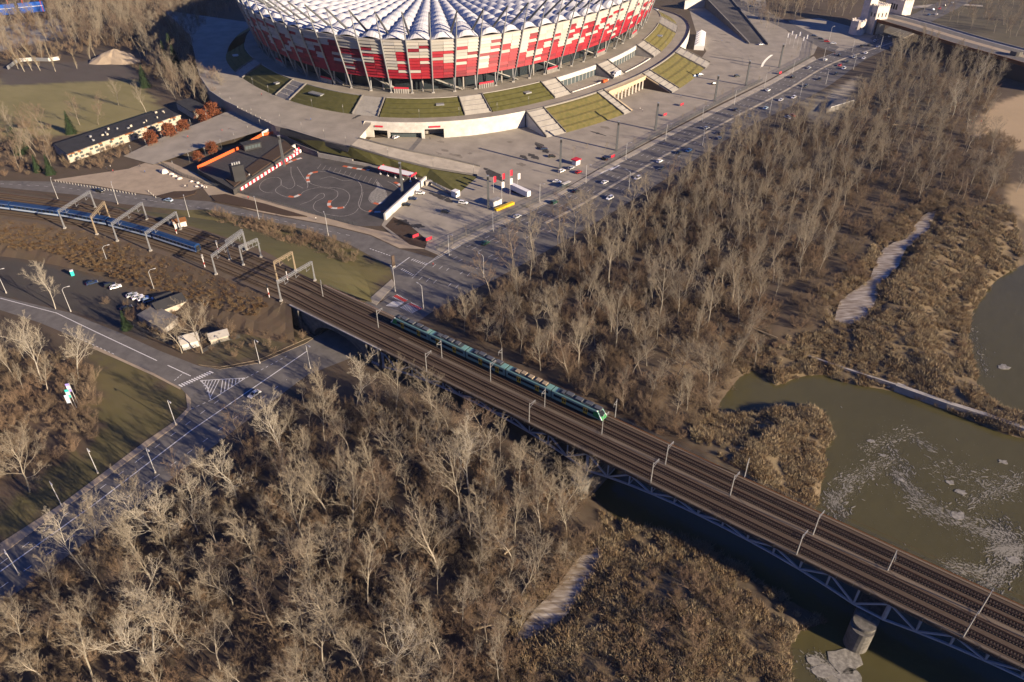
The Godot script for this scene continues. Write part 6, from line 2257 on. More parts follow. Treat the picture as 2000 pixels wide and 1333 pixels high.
	var t := thing("box_truck", "white box lorry on the promenade beside the glazed recess", "truck", P(1203, 150, PROM_Y), "", pt + PI)
	put("cargo_box", boxes([[Vector3(-1.4, 2.3, 0), Vector3(6.4, 2.7, 2.45)]]), M.banner_white, t, true)
	put("cab", boxes([[Vector3(2.9, 1.45, 0), Vector3(1.9, 2.1, 2.2)]]), M.banner_white, t, true)
	put("windscreen", boxes([[Vector3(3.86, 1.95, 0), Vector3(0.06, 0.8, 1.9)]]), M.glass_dark, t, true)
	for x in [-3.2, 2.7]:
		for z in [-1.0, 1.0]:
			var wh := MB.new()
			wh.tube(Vector3(x, 0.5, z - 0.15), Vector3(x, 0.5, z + 0.15), 0.5, 0.5, 8, true)
			put("wheel", wh, M.tyre, t, true)
	t = thing("orange_van", "orange flatbed van following the white lorry on the promenade", "van", P(1181, 161, PROM_Y), "", pt + PI)
	put("body", boxes([[Vector3(-0.8, 1.1, 0), Vector3(3.8, 1.2, 2.0)], [Vector3(1.9, 1.25, 0), Vector3(1.7, 1.7, 1.9)]]), M.orange_board, t, true)
	put("windscreen", boxes([[Vector3(2.77, 1.6, 0), Vector3(0.06, 0.7, 1.6)]]), M.glass_dark, t, true)
	for x in [-1.7, 1.7]:
		for z in [-0.9, 0.9]:
			var wh := MB.new()
			wh.tube(Vector3(x, 0.4, z - 0.12), Vector3(x, 0.4, z + 0.12), 0.4, 0.4, 8, true)
			put("wheel", wh, M.tyre, t, true)
	var td := (P(1034, 384) - P(1000, 368)).normalized()
	t = thing("semi_trailer", "long white box trailer parked by the flagpoles", "trailer", P(1016, 380), "", atan2(-td.z, td.x))
	put("cargo_box", boxes([[Vector3(0, 2.5, 0), Vector3(13.2, 2.8, 2.5)]]), M.banner_white, t, true)
	put("chassis", boxes([[Vector3(0, 0.95, 0), Vector3(12.6, 0.25, 1.2)], [Vector3(4.0, 0.5, 0), Vector3(0.3, 1.0, 1.6)]]), M.undergear, t, true)
	for x in [-5.2, -4.0, -2.8]:
		for z in [-1.0, 1.0]:
			var wh := MB.new()
			wh.tube(Vector3(x, 0.5, z - 0.15), Vector3(x, 0.5, z + 0.15), 0.5, 0.5, 8, true)
			put("wheel", wh, M.tyre, t, true)
	t = thing("teal_truck", "small teal truck parked in the garage opening", "truck", P(778, 262), "", 1.3)
	put("cargo_box", boxes([[Vector3(-0.8, 1.8, 0), Vector3(4.0, 2.2, 2.2)]]), M.teal, t, true)
	put("cab", boxes([[Vector3(2.1, 1.3, 0), Vector3(1.6, 1.8, 2.0)]]), M.banner_white, t, true)
	for x in [-1.8, 2.0]:
		for z in [-0.95, 0.95]:
			var wh := MB.new()
			wh.tube(Vector3(x, 0.42, z - 0.12), Vector3(x, 0.42, z + 0.12), 0.42, 0.42, 8, true)
			put("wheel", wh, M.tyre, t, true)

# ---------------------------------------------------------------- small things
func flag(label: String, p: Vector3, h: float, m: Material, turn: float, group: String) -> void:
	var t := thing("flagpole", label, "flag", p, group)
	var mb := MB.new()
	mb.tube(p, p + Vector3(0, h, 0), 0.09, 0.05, 5)
	put("pole", mb, M.lamp_grey, t)
	mb = MB.new()
	var x := Vector3(cos(turn), 0, sin(turn))
	var n := Vector3(-x.z, 0, x.x)
	for k in 5:
		var a := x * k * 0.32 + n * 0.16 * sin(k * 1.4)
		var b := x * (k + 1) * 0.32 + n * 0.16 * sin((k + 1) * 1.4)
		mb.quad(p + a + Vector3(0, h - 0.1, 0), p + b + Vector3(0, h - 0.2, 0), p + b + Vector3(0, h - 3.4, 0), p + a + Vector3(0, h - 3.3, 0))
	put("cloth", mb, m, t)

func rock(mb: MB, o: Vector3, r: float, sd: int) -> void:
	for i in 8:
		for k in 4:
			var q := []
			for d in [[0, 0], [1, 0], [1, 1], [0, 1]]:
				var a: float = TAU * ((i + d[0]) % 8) / 8.0
				var b: float = PI * 0.5 * (k + d[1]) / 4.0
				var rr: float = r * (1.0 + 0.3 * sin(a * 2.0 + sd) * cos(b) + 0.15 * sin(a * 5.0 + sd * 2.0))
				q.append(o + Vector3(cos(a) * cos(b) * rr, sin(b) * r * 0.8, sin(a) * cos(b) * rr * 0.85))
			mb.quad(q[0], q[1], q[2], q[3])

func make_small_things() -> void:
	for a in [[964, 377, 354, "banner_red"], [981, 371, 345, "banner_red"], [996, 364, 338, "banner_red"], [1011, 371, 345, "banner_white"], [996, 381, 354, "banner_white"], [980, 388, 362, "banner_white"]]:
		flag(("red" if a[3] == "banner_red" else "white") + " flag on a tall pole beside the long white trailer", P(a[0], a[1]), 9.0, M[a[3]], -0.5, "red flags by the trailer" if a[3] == "banner_red" else "white flags by the trailer")
	for a in [[1534, 92], [1542, 87], [1549, 94], [1557, 89], [1564, 99], [1571, 95]]:
		flag("white flag on a tall pole in the row by the plaza hedge", P(a[0], a[1]), 11.0, M.banner_white, 0.4, "white flags by the hedge")
	var t := thing("feather_banner", "tall curved white feather banner on the plaza", "banner", P(1486, 133))
	var mb := MB.new()
	var fb := P(1486, 133)
	for k in 8:
		var a := fb + Vector3(k * k * 0.09, 1.0 + k * 1.1, 0)
		var b := fb + Vector3((k + 1) * (k + 1) * 0.09, 1.0 + (k + 1) * 1.1, 0)
		mb.quad(a, b, b + Vector3(1.8, 0, 0.3), a + Vector3(1.2 + 0.1 * k, 0, 0.3))
	put("cloth", mb, M.banner_white, t)
	mb = MB.new()
	mb.tube(fb, fb + Vector3(0, 1.4, 0), 0.12, 0.1, 5)
	put("pole", mb, M.lamp_grey, t)
	# booths and boxes
	t = thing("ticket_booth", "small white booth with a red roof edge at the stadium gate", "booth", P(1125, 322))
	block("body", t, P(1125, 321), Vector3(3.6, 2.7, 3.0), Basis(Vector3.UP, 0.8), M.banner_white)
	block("roof", t, P(1125, 321) + Vector3(0, 2.7, 0), Vector3(4.6, 0.45, 4.0), Basis(Vector3.UP, 0.8), M.banner_red)
	t = thing("white_kiosk", "white kiosk with a dark roof beside the yellow crates", "kiosk", P(968, 402))
	block("body", t, P(968, 401), Vector3(5.5, 3.0, 3.2), Basis(Vector3.UP, 0.75), M.banner_white)
	block("roof", t, P(968, 401) + Vector3(0, 3.0, 0), Vector3(5.9, 0.25, 3.6), Basis(Vector3.UP, 0.75), M.concrete)
	t = thing("gate_cabin", "white cabin with a window at the end of the metal stair ramp", "cabin", P(890, 384))
	block("body", t, P(890, 383), Vector3(3.2, 3.0, 3.2), Basis(Vector3.UP, 0.9), M.banner_white)
	block("window", t, P(890, 383) + Vector3(0.6, 1.3, 1.75), Vector3(1.4, 1.1, 0.12), Basis(Vector3.UP, 0.9), M.glass_dark)
	t = thing("metal_stair", "grey metal stair ramp down the grass bank by the car park", "stairs", P(865, 374))
	mb = MB.new()
	mb.beam(P(836, 352, 2.0), P(888, 382, 0.6), 1.6, 0.3)
	put("ramp", mb, M.steel_dark, t)
	for k in 7:
		mb = MB.new()
		var q := P(836, 352, 2.0).lerp(P(888, 382, 0.6), k / 6.0)
		mb.beam(q, q + Vector3(0, 1.3, 0), 0.12, 0.12)
		put("railing_post", mb, M.steel, t)
	t = thing("generator_box", "pale generator box at the end of the kart side wall", "container", P(837, 362))
	block("body", t, P(837, 361), Vector3(3.4, 2.2, 1.8), Basis(Vector3.UP, 0.4), M.concrete)
	block("vent", t, P(837, 361) + Vector3(0.9, 0.6, 0.95), Vector3(0.9, 1.0, 0.1), Basis(Vector3.UP, 0.4), M.steel_dark)
	for k in 7:
		var y := thing("yellow_crate", "yellow plastic crate in the row beside the white kiosk", "crate", P(970 + k * 5, 412 - k * 2), "row of yellow crates")
		block("body", y, P(970 + k * 5, 412 - k * 2), Vector3(1.7, 1.2, 1.7), Basis(Vector3.UP, 0.75), M.emu_yellow)
		block("lid", y, P(970 + k * 5, 412 - k * 2) + Vector3(0, 1.2, 0), Vector3(1.85, 0.15, 1.85), Basis(Vector3.UP, 0.75), M.emu_yellow)
	t = thing("bus_shelter", "glass bus shelter with pale roof by the boulevard fence", "bus shelter", P(1106, 366))
	block("roof", t, P(1106, 366) + Vector3(0, 2.5, 0), Vector3(5.5, 0.2, 1.8), Basis(Vector3.UP, 0.78), M.concrete_white)
	block("back_glass", t, P(1106, 366) + Vector3(-0.5, 0.2, -0.6), Vector3(5.2, 2.2, 0.08), Basis(Vector3.UP, 0.78), M.glass_grey)
	for s in [-2.4, 2.4]:
		block("post", t, P(1106, 366) + Basis(Vector3.UP, 0.78).x * s, Vector3(0.14, 2.5, 0.14), Basis(Vector3.UP, 0.78), M.steel_dark)
	t = thing("portable_toilet", "turquoise portable toilet standing alone in the dark yard", "portable toilet", P(142, 538))
	block("cabin", t, P(142, 538), Vector3(1.25, 2.2, 1.25), Basis(Vector3.UP, 0.5), M.teal)
	block("roof", t, P(142, 538) + Vector3(0, 2.2, 0), Vector3(1.3, 0.25, 1.3), Basis(Vector3.UP, 0.5), M.banner_white)
	for a in [[1197, 309, "at the stadium vehicle gate"], [1299, 227, "on the fence before the portal"], [1332, 207, "on the fence near the portal trees"], [1524, 145, "on the fence by the white flags"], [838, 471, "at the car park entrance"], [812, 465, "beside the mulched bed"]]:
		t = thing("red_hoarding", "red advertising board " + a[2], "board", P(a[0], a[1]))
		block("panel", t, P(a[0], a[1]) + Vector3(0, 0.5, 0), Vector3(3.4, 1.4, 0.15), Basis(Vector3.UP, 0.75), M.banner_red)
		for s in [-1.4, 1.4]:
			block("leg", t, P(a[0], a[1]) + Basis(Vector3.UP, 0.75).x * s, Vector3(0.12, 0.6, 0.12), Basis(Vector3.UP, 0.75), M.steel_dark)
	t = thing("white_site_wall", "white board wall at the edge of the riverside wood", "wall", P(1648, 214))
	for k in 4:
		mb = MB.new()
		mb.hexa_wall(P(1621 + k * 11.5, 218 - k * 3.6), P(1621 + k * 11.5 + 11, 218 - k * 3.6 - 3.5), 0.3, 3.0)
		put("board", mb, M.concrete_white, t)
	t = thing("low_pavilion", "low flat pavilion behind the white board wall", "pavilion", P(1655, 205))
	mb = MB.new()
	mb.prism(poly([1615, 214, 1668, 197, 1672, 190, 1630, 196], 2.6), 0.0, 2.6)
	put("body", mb, M.concrete_dark, t)
	# banner signs by the lower road
	var k2 := 0
	for a in [[152, 790, "violet"], [149, 797, "green"], [146, 803, "white"]]:
		var p := P(a[0], a[1])
		t = thing("banner_sign", ["violet and white advertising banner on the tallest pole", "green and white advertising banner on the middle pole", "pale advertising banner on the shortest pole"][k2], "sign", p)
		mb = MB.new()
		mb.tube(p, p + Vector3(0, 9.0 - k2, 0), 0.1, 0.08, 5)
		put("pole", mb, M.lamp_grey, t)
		block("panel", t, p + Vector3(-0.7, 5.4 - k2, 0), Vector3(1.3, 3.3, 0.12), Basis(Vector3.UP, 0.3), [mat("violet_print", Color(0.24, 0.2, 0.5), 0.6), M.teal, M.coach_stripe][k2])
		block("print_block", t, p + Vector3(-0.7, 6.6 - k2, 0.1), Vector3(1.0, 1.2, 0.1), Basis(Vector3.UP, 0.3), M.banner_white)
		k2 += 1
	# boulders and bollards on the forecourt
	var r := RandomNumberGenerator.new()
	r.seed = 77
	var rr := [[320, 337, 2.6], [334, 341, 1.3], [341, 345, 1.2], [350, 350, 1.3], [374, 355, 0.9], [386, 358, 1.1], [394, 364, 1.2], [383, 365, 0.9], [400, 366, 1.0]]
	for i in rr.size():
		var m := MB.new()
		rock(m, P(rr[i][0], rr[i][1]), rr[i][2], i)
		var o := put("boulder", m, M.stone_cream)
		tag(o, "pale boulder, largest of those on the sandy forecourt" if i == 0 else "small pale boulder on the sandy forecourt", "boulder", "" if i == 0 else "small boulders on the forecourt")
	var bo := MB.new()
	bo.tube(Vector3.ZERO, Vector3(0, 0.9, 0), 0.2, 0.18, 8)
	bo.tube(Vector3(0, 0.9, 0), Vector3(0, 1.05, 0), 0.22, 0.1, 8, true)
	var bmesh := bo.mesh(M.concrete)
	for i in 32:
		var q := P(108, 355).lerp(P(264, 381), i / 27.0) if i < 28 else P(290, 375).lerp(P(304, 387), (i - 28) / 3.0)
		var o := MeshInstance3D.new()
		o.name = numbered("bollard")
		o.mesh = bmesh
		o.position = q
		add_child(o)
		tag(o, "white bollard in the long row beside the side road" if i < 28 else "white bollard in the short row by the oval planting", "bollard", "bollards of the long row" if i < 28 else "bollards of the short row")
	# timber and debris near the beach path
	for i in 8:
		var u: float = [1690, 1720, 1735, 1775, 1780, 1740, 1600, 1785][i]
		var v: float = [232, 217, 230, 252, 262, 245, 258, 244][i]
		var m := MB.new()
		var p := P(u, v)
		m.tube(p + Vector3(0, 0.4, 0), p + Vector3(r.randf_range(-9, 9), 0.5, r.randf_range(-5, 5)), 0.4, 0.25, 6, true)
		tag(put("fallen_log", m, M.pale_wood), "pale fallen log under the riverside trees", "log", "fallen logs near the beach")
	for a in [[985, 1085, 1004, 1070], [962, 1228, 975, 1250], [905, 1212, 935, 1236], [770, 1090, 800, 1075], [925, 1232, 960, 1225], [1012, 985, 1030, 1000], [690, 1215, 720, 1228], [640, 1120, 660, 1105], [840, 1240, 862, 1252], [1290, 655, 1330, 690], [1240, 700, 1255, 740], [1420, 560, 1465, 545], [1480, 640, 1520, 655]]:
		var m := MB.new()
		m.tube(on_land(P(a[0], a[1])) + Vector3(0, 0.5, 0), on_land(P(a[2], a[3])) + Vector3(0, 0.8, 0), 0.3, 0.16, 6, true)
		tag(put("fallen_log", m, M.pale_wood), "fallen bare trunk lying on the wood floor", "log", "fallen trunks in the woods")
	# black portal sign at the junction
	t = thing("totem_sign", "dark totem sign board at the junction corner", "sign", P(769, 522))
	block("panel", t, P(769, 522) + Vector3(0, 0.6, 0), Vector3(1.6, 5.0, 0.3), Basis(Vector3.UP, 0.9), M.brick_dark)
	block("foot", t, P(769, 522), Vector3(1.8, 0.6, 0.6), Basis(Vector3.UP, 0.9), M.concrete)

# ---------------------------------------------------------------- people
func person_mesh(top: Color, legs: Color, sd: int) -> ArrayMesh:
	# one skin round a walking skeleton: tapered capsules joined with a smooth minimum, meshed as surface nets
	var st := 0.22 if sd % 2 == 0 else 0.1
	var bones := [[Vector3(0, 0.95, 0), Vector3(0, 1.38, 0), 0.15, 0.17], [Vector3(0, 1.45, 0), Vector3(0, 1.55, 0), 0.06, 0.06], [Vector3(0, 1.62, 0.01), Vector3(0, 1.7, 0.01), 0.1, 0.095],
		[Vector3(-0.1, 0.92, 0), Vector3(-0.11, 0.5, st * 0.6), 0.1, 0.07], [Vector3(-0.11, 0.5, st * 0.6), Vector3(-0.11, 0.08, st * 0.5), 0.07, 0.055], [Vector3(-0.11, 0.06, st * 0.5), Vector3(-0.12, 0.04, st * 0.5 + 0.16), 0.055, 0.04],
		[Vector3(0.1, 0.92, 0), Vector3(0.11, 0.5, -st * 0.3), 0.1, 0.07], [Vector3(0.11, 0.5, -st * 0.3), Vector3(0.11, 0.09, -st * 1.2), 0.07, 0.055], [Vector3(0.11, 0.06, -st * 1.2), Vector3(0.12, 0.04, -st * 1.2 + 0.16), 0.055, 0.04],
		[Vector3(-0.19, 1.4, 0), Vector3(-0.25, 1.12, -st * 0.4), 0.07, 0.055], [Vector3(-0.25, 1.12, -st * 0.4), Vector3(-0.23, 0.86, st * 0.2), 0.05, 0.04], [Vector3(0.19, 1.4, 0), Vector3(0.25, 1.12, st * 0.2), 0.07, 0.055], [Vector3(0.25, 1.12, st * 0.2), Vector3(0.23, 0.88, st * 0.8), 0.05, 0.04]]
	var h := 0.045
	var lo := Vector3(-0.4, -0.05, -0.5)
	var nx := 18
	var ny := 42
	var nzz := 22
	var field := PackedFloat32Array()
	field.resize(nx * ny * nzz)
	for k in nzz:
		for j in ny:
			for i in nx:
				var p := lo + Vector3(i, j, k) * h
				var d := 1.0
				for b in bones:
					var ab: Vector3 = b[1] - b[0]
					var f := clampf((p - b[0]).dot(ab) / ab.length_squared(), 0, 1)
					var e: float = p.distance_to(b[0] + ab * f) - lerpf(b[2], b[3], f)
					var q := maxf(0.05 - absf(d - e), 0.0) / 0.05
					d = minf(d, e) - q * q * 0.0125
				field[(k * ny + j) * nx + i] = d
	var at := {}
	var mb := MB.new()
	mb.use_c = true
	for k in nzz - 1:
		for j in ny - 1:
			for i in nx - 1:
				var sum := Vector3.ZERO
				var n := 0
				for e in [[0, 0, 0, 1, 0, 0], [0, 1, 0, 1, 1, 0], [0, 0, 1, 1, 0, 1], [0, 1, 1, 1, 1, 1], [0, 0, 0, 0, 1, 0], [1, 0, 0, 1, 1, 0], [0, 0, 1, 0, 1, 1], [1, 0, 1, 1, 1, 1], [0, 0, 0, 0, 0, 1], [1, 0, 0, 1, 0, 1], [0, 1, 0, 0, 1, 1], [1, 1, 0, 1, 1, 1]]:
					var a := field[((k + e[2]) * ny + j + e[1]) * nx + i + e[0]]
					var b := field[((k + e[5]) * ny + j + e[4]) * nx + i + e[3]]
					if (a < 0.0) != (b < 0.0):
						var f := a / (a - b)
						sum += lo + (Vector3(i, j, k) + Vector3(e[0], e[1], e[2]).lerp(Vector3(e[3], e[4], e[5]), f)) * h
						n += 1
				if n > 0:
					at[Vector3i(i, j, k)] = sum / n
	for c in at:
		for ax in 3:
			var d := Vector3i(1, 0, 0) if ax == 0 else Vector3i(0, 1, 0) if ax == 1 else Vector3i(0, 0, 1)
			var u := Vector3i(0, 1, 0) if ax == 0 else Vector3i(0, 0, 1) if ax == 1 else Vector3i(1, 0, 0)
			var w := Vector3i(0, 0, 1) if ax == 0 else Vector3i(1, 0, 0) if ax == 1 else Vector3i(0, 1, 0)
			var n: Vector3i = c + d
			if n.x >= nx or n.y >= ny or n.z >= nzz:
				continue
			var a := field[(c.z * ny + c.y) * nx + c.x]
			var b := field[(n.z * ny + n.y) * nx + n.x]
			if (a < 0.0) != (b < 0.0) and at.has(c - u) and at.has(c - w) and at.has(c - u - w):
				var y: float = at[c].y
				mb.col = Color(0.03, 0.025, 0.02) if y > 1.7 else Color(0.45, 0.28, 0.2) if y > 1.52 else top if y > 0.9 else legs if y > 0.1 else Color(0.02, 0.02, 0.02)
				mb.quad(at[c], at[c - u], at[c - u - w], at[c - w])
	var m: StandardMaterial3D = M.get("cloth")
	if m == null:
		m = vmat("cloth", 0.9)
	return mb.mesh(m)

func make_people() -> void:
	var kinds := [["dark coat", person_mesh(Color(0.03, 0.03, 0.035), Color(0.03, 0.035, 0.06), 0)], ["pale jacket", person_mesh(Color(0.5, 0.48, 0.45), Color(0.05, 0.05, 0.06), 1)], ["red jacket", person_mesh(Color(0.35, 0.03, 0.03), Color(0.03, 0.03, 0.04), 2)], ["blue jacket", person_mesh(Color(0.05, 0.1, 0.25), Color(0.06, 0.06, 0.07), 3)]]
	var where := [["on the sandy forecourt", 0.02, [[208, 331], [216, 328], [221, 337], [273, 326], [283, 338], [362, 367], [366, 365], [391, 370], [397, 364], [402, 369], [485, 389], [617, 430]]], ["on the lot below the promenade steps", 2.6, [[434, 258], [447, 256], [367, 270], [452, 224]]], ["on the promenade near the shaded turf", 9.05, [[511, 187], [607, 236], [531, 165]]], ["on the plaza", 0.04, [[840, 272], [1160, 237], [1330, 190], [1410, 82], [1255, 218], [1250, 215]]], ["beside the sandy beach path", 0.05, [[1893, 238], [1900, 235], [1906, 231], [1912, 228], [1916, 240], [1921, 238], [1925, 216], [1929, 210], [1898, 241], [1888, 240]]], ["at the boulevard crossing", 0.06, [[846, 520], [1630, 108], [1626, 105]]]]
	var r := RandomNumberGenerator.new()
	r.seed = 3
	for w in where:
		for a in w[2]:
			var k: Array = kinds[r.randi() % 4]
			var o := MeshInstance3D.new()
			o.name = numbered("person")
			o.mesh = k[1]
			var p := P(a[0], a[1], w[1])
			o.position = p
			o.rotation.y = r.randf() * TAU
			add_child(o)
			tag(o, "walking person in a %s %s" % [k[0], w[0]], "person", "people in a %s %s" % [k[0], w[0]])

# ---------------------------------------------------------------- trees
func row_of(p: Vector3) -> float:           # picture row of a point, to read heights off the photograph
	var a := deg_to_rad(PITCH)
	var y := p.y - CAM_Y
	var yc := cos(a) * y - sin(a) * p.z
	var zc := sin(a) * y + cos(a) * p.z
	return 666.5 - FOC * yc / -zc

func height_to(p: Vector3, row: float) -> float:
	var lo := 1.0
	var hi := 40.0
	for i in 24:
		var m := (lo + hi) * 0.5
		if row_of(p + Vector3(0, m, 0)) > row: lo = m
		else: hi = m
	return lo

# A bare tree 1 m tall is grown at full size and shared; style: bole, angle, rise, primaries, stems, twig tone
func grow(sd: int, st: Dictionary) -> Array:
	var r := RandomNumberGenerator.new()
	r.seed = sd
	var wood := MB.new()
	var crown := MB.new()
	wood.use_c = true
	crown.use_c = true
	var H: float = st.h
	var bark: Color = st.bark
	var twig: Color = st.twig
	var todo := []
	for s in int(st.stems):
		var tilt: float = st.tilt * (0.4 + 0.6 * r.randf())
		var az = TAU * (s + r.randf() * 0.6) / st.stems
		var d := Vector3(sin(tilt) * cos(az), cos(tilt), sin(tilt) * sin(az))
		var root := Vector3(cos(az), 0, sin(az)) * (0.0 if st.stems == 1 else 0.35 * H * 0.08)
		todo.append([root, d, H * (0.8 if st.stems == 1 else r.randf_range(0.6, 0.95)), st.rad * (1.0 if st.stems == 1 else 0.55), 0])
	while not todo.is_empty():
		var b: Array = todo.pop_back()
		var p: Vector3 = b[0]
		var d: Vector3 = b[1]
		var l: float = b[2]
		var rad: float = b[3]
		var lev: int = b[4]
		var segs: int = [6, 4, 3, 2, 1][lev]
		var mb := wood if lev < 2 else crown
		var sides: int = [6, 5, 4, 3, 2][lev]
		var tone := bark.lerp(twig, clampf((lev - 0.3) / 2.2, 0, 1))
		mb.col = tone * r.randf_range(0.8, 1.15)
		mb.col.a = 1.0
		var pts := [p]
		var bend: float = [0.1, 0.22, 0.3, 0.35, 0.3][lev] * st.crook
		for k in segs:
			d = (d + Vector3(r.randfn(0, bend), r.randfn(0, bend * 0.5), r.randfn(0, bend)) + Vector3(0, st.rise * (0.16 if lev > 0 else 0.05), 0)).normalized()
			p += d * l / segs
			pts.append(p)
		for k in segs:
			var f0 := k / float(segs)
			var f1 := (k + 1.0) / segs
			var end := 0.25 if lev < 3 else 0.0
			if lev < 3:
				mb.tube(pts[k], pts[k + 1], rad * lerpf(1.0, end, f0), rad * lerpf(1.0, end, f1), sides)
			else:
				var s: Vector3 = (pts[k + 1] - pts[k]).cross(Vector3(r.randfn(), r.randfn(), r.randfn())).normalized() * rad
				if k < segs - 1:
					mb.quad(pts[k] - s, pts[k] + s, pts[k + 1] + s * 0.6, pts[k + 1] - s * 0.6)
				else:
					mb.tri(pts[k] - s, pts[k] + s, pts[k + 1])
		if lev >= st.levels:
			continue
		var kids: int = st.kids[lev]
		var start: float = st.bole if lev == 0 else 0.25
		var phase := r.randf() * TAU
		for c in kids:
			var f := lerpf(start, 0.98, (c + r.randf() * 0.7) / kids)
			var g := f * segs
			var i := mini(int(g), segs - 1)
			var q: Vector3 = pts[i].lerp(pts[i + 1], g - i)
			var along: Vector3 = (pts[i + 1] - pts[i]).normalized()
			var az := phase + c * 2.4 + r.randf_range(-0.4, 0.4)
			var sx := along.cross(Vector3(0.31, 0.2, 0.9)).normalized()
			var sy := along.cross(sx)
			var an: float = st.angle[lev] * r.randf_range(0.7, 1.25) * (1.15 - 0.35 * f)
			var nd := along * cos(an) + (sx * cos(az) + sy * sin(az)) * sin(an)
			if lev == 0 and nd.y < 0.15: nd.y = 0.15
			var nl: float = l * st.len[lev] * r.randf_range(0.65, 1.15) * (1.0 - 0.45 * (f - start) if lev == 0 else 1.05 - 0.5 * f)
			var nr: float = maxf(rad * lerpf(1.0, 0.3, f) * [0.44, 0.42, 0.5, 0.6][lev], [0.04, 0.022, 0.015, st.fine][lev])
			todo.append([q, nd.normalized(), nl, nr, lev + 1])
	return [wood, crown]

var kinds := {}

func both(a: Array) -> ArrayMesh:
	var mb := MB.new()
	mb.use_c = true
	mb.v = a[0].v.duplicate()
	mb.v.append_array(a[1].v)
	mb.c = a[0].c.duplicate()
	mb.c.append_array(a[1].c)
	return mb.mesh(M.tree_bark)

func make_kinds() -> void:
	var tan_ := Color(0.25, 0.222, 0.175)
	var pale := Color(0.37, 0.345, 0.29)
	var grey := Color(0.2, 0.17, 0.13)
	var twig := Color(0.215, 0.182, 0.135)
	var twig_d := Color(0.165, 0.12, 0.085)
	var base := {"h": 18.0, "rad": 0.18, "bole": 0.3, "stems": 1, "tilt": 0.06, "angle": [0.75, 0.7, 0.7, 0.7], "len": [0.5, 0.5, 0.42, 0.45], "kids": [13, 9, 9, 9], "levels": 4, "rise": 0.9, "crook": 1.0, "bark": tan_, "twig": twig, "fine": 0.011}
	var defs := {
		"broad": {"seeds": 5, "angle": [0.7, 0.65, 0.65, 0.65], "len": [0.58, 0.5, 0.42, 0.45], "crook": 1.2},
		"upright": {"seeds": 6, "angle": [0.5, 0.55, 0.6, 0.6], "len": [0.5, 0.48, 0.42, 0.45], "bole": 0.28, "kids": [15, 9, 9, 8], "rise": 1.1},
		"slender": {"seeds": 2, "angle": [0.6, 0.6, 0.6, 0.6], "len": [0.34, 0.5, 0.45, 0.45], "bole": 0.42, "rad": 0.16, "kids": [12, 8, 8, 8]},
		"white": {"seeds": 3, "bark": pale, "twig": Color(0.3, 0.265, 0.205), "angle": [0.72, 0.62, 0.65, 0.7], "len": [0.56, 0.52, 0.44, 0.45], "crook": 1.15, "tilt": 0.22, "bole": 0.3, "kids": [12, 9, 9, 9], "rad": 0.17},
		"dark": {"seeds": 3, "bark": grey, "twig": twig_d, "angle": [0.8, 0.7, 0.7, 0.7], "len": [0.52, 0.5, 0.42, 0.45]},
		"column": {"seeds": 2, "h": 20.0, "angle": [0.24, 0.3, 0.4, 0.4], "len": [0.26, 0.5, 0.45, 0.45], "bole": 0.06, "kids": [36, 7, 6, 4], "rad": 0.2, "rise": 1.4, "twig": Color(0.22, 0.175, 0.11)},
		"shrub": {"seeds": 4, "h": 6.0, "stems": 8, "tilt": 0.8, "rad": 0.055, "bole": 0.12, "angle": [0.55, 0.6, 0.6, 0.6], "len": [0.6, 0.55, 0.5, 0.4], "kids": [8, 7, 5, 0], "levels": 3, "bark": Color(0.19, 0.155, 0.115), "twig": Color(0.17, 0.135, 0.1), "fine": 0.012, "crook": 1.2}}
	for k in defs:
		var st := base.duplicate(true)
		st.merge(defs[k], true)
		var v := []
		for s in int(st.seeds):
			var a := grow(hash(k) % 1000 + s * 17, st)
			v.append([a[0].mesh(M.tree_bark), a[1].mesh(M.tree_bark), both(a), st.h])
		kinds[k] = v

var trees_put := 0
var taken := []
var grid_taken := {}

func cell(p: Vector3) -> Vector2i:
	return Vector2i(int(floor(p.x / 8.0)), int(floor(p.z / 8.0)))

func free_spot(p: Vector3, gap: float) -> bool:
	var c := cell(p)
	for dx in [-1, 0, 1]:
		for dz in [-1, 0, 1]:
			for q in grid_taken.get(c + Vector2i(dx, dz), []):
				if Vector2(q.x - p.x, q.z - p.z).length_squared() < gap * gap:
					return false
	return true

func take(p: Vector3) -> void:
	var c := cell(p)
	if not grid_taken.has(c):
		grid_taken[c] = []
	grid_taken[c].append(p)

func tree(called: String, kind: String, p: Vector3, h: float, label: String, group := "") -> Node3D:
	var v: Array = kinds[kind][rng.randi() % kinds[kind].size()]
	var t := thing(called, label, "tree" if kind != "shrub" else "shrub", p, group, rng.randf() * TAU)
	t.scale = Vector3.ONE * (h / v[3])
	var tr := MeshInstance3D.new()
	tr.name = "trunk"
	tr.mesh = v[0]
	t.add_child(tr)
	var cr := MeshInstance3D.new()
	cr.name = "crown"
	cr.mesh = v[1]
	t.add_child(cr)
	take(p)
	trees_put += 1
	return t

func on_land(p: Vector3) -> Vector3:
	return Vector3(p.x, land(p.x, p.z) - 0.1, p.z)

func fill(pts: Array, gap: float, n: int, low := false, y0 := 0.0) -> Array:       # random spots inside a picture polygon, not too close to each other
	var q := poly(pts, y0)
	var b := bounds(q, 0.0)
	var r := []
	for i in n:
		var p := Vector3(rng.randf_range(b.position.x, b.end.x), 0, rng.randf_range(b.position.y, b.end.y))
		if Geometry2D.is_point_in_polygon(Vector2(p.x, p.z), q) and free_spot(p, gap):
			var l := on_land(p)
			if l.y < WATER_Y - 0.05 or hides_pond(p, low):
				continue
			take(p)
			r.append(l)
	return r

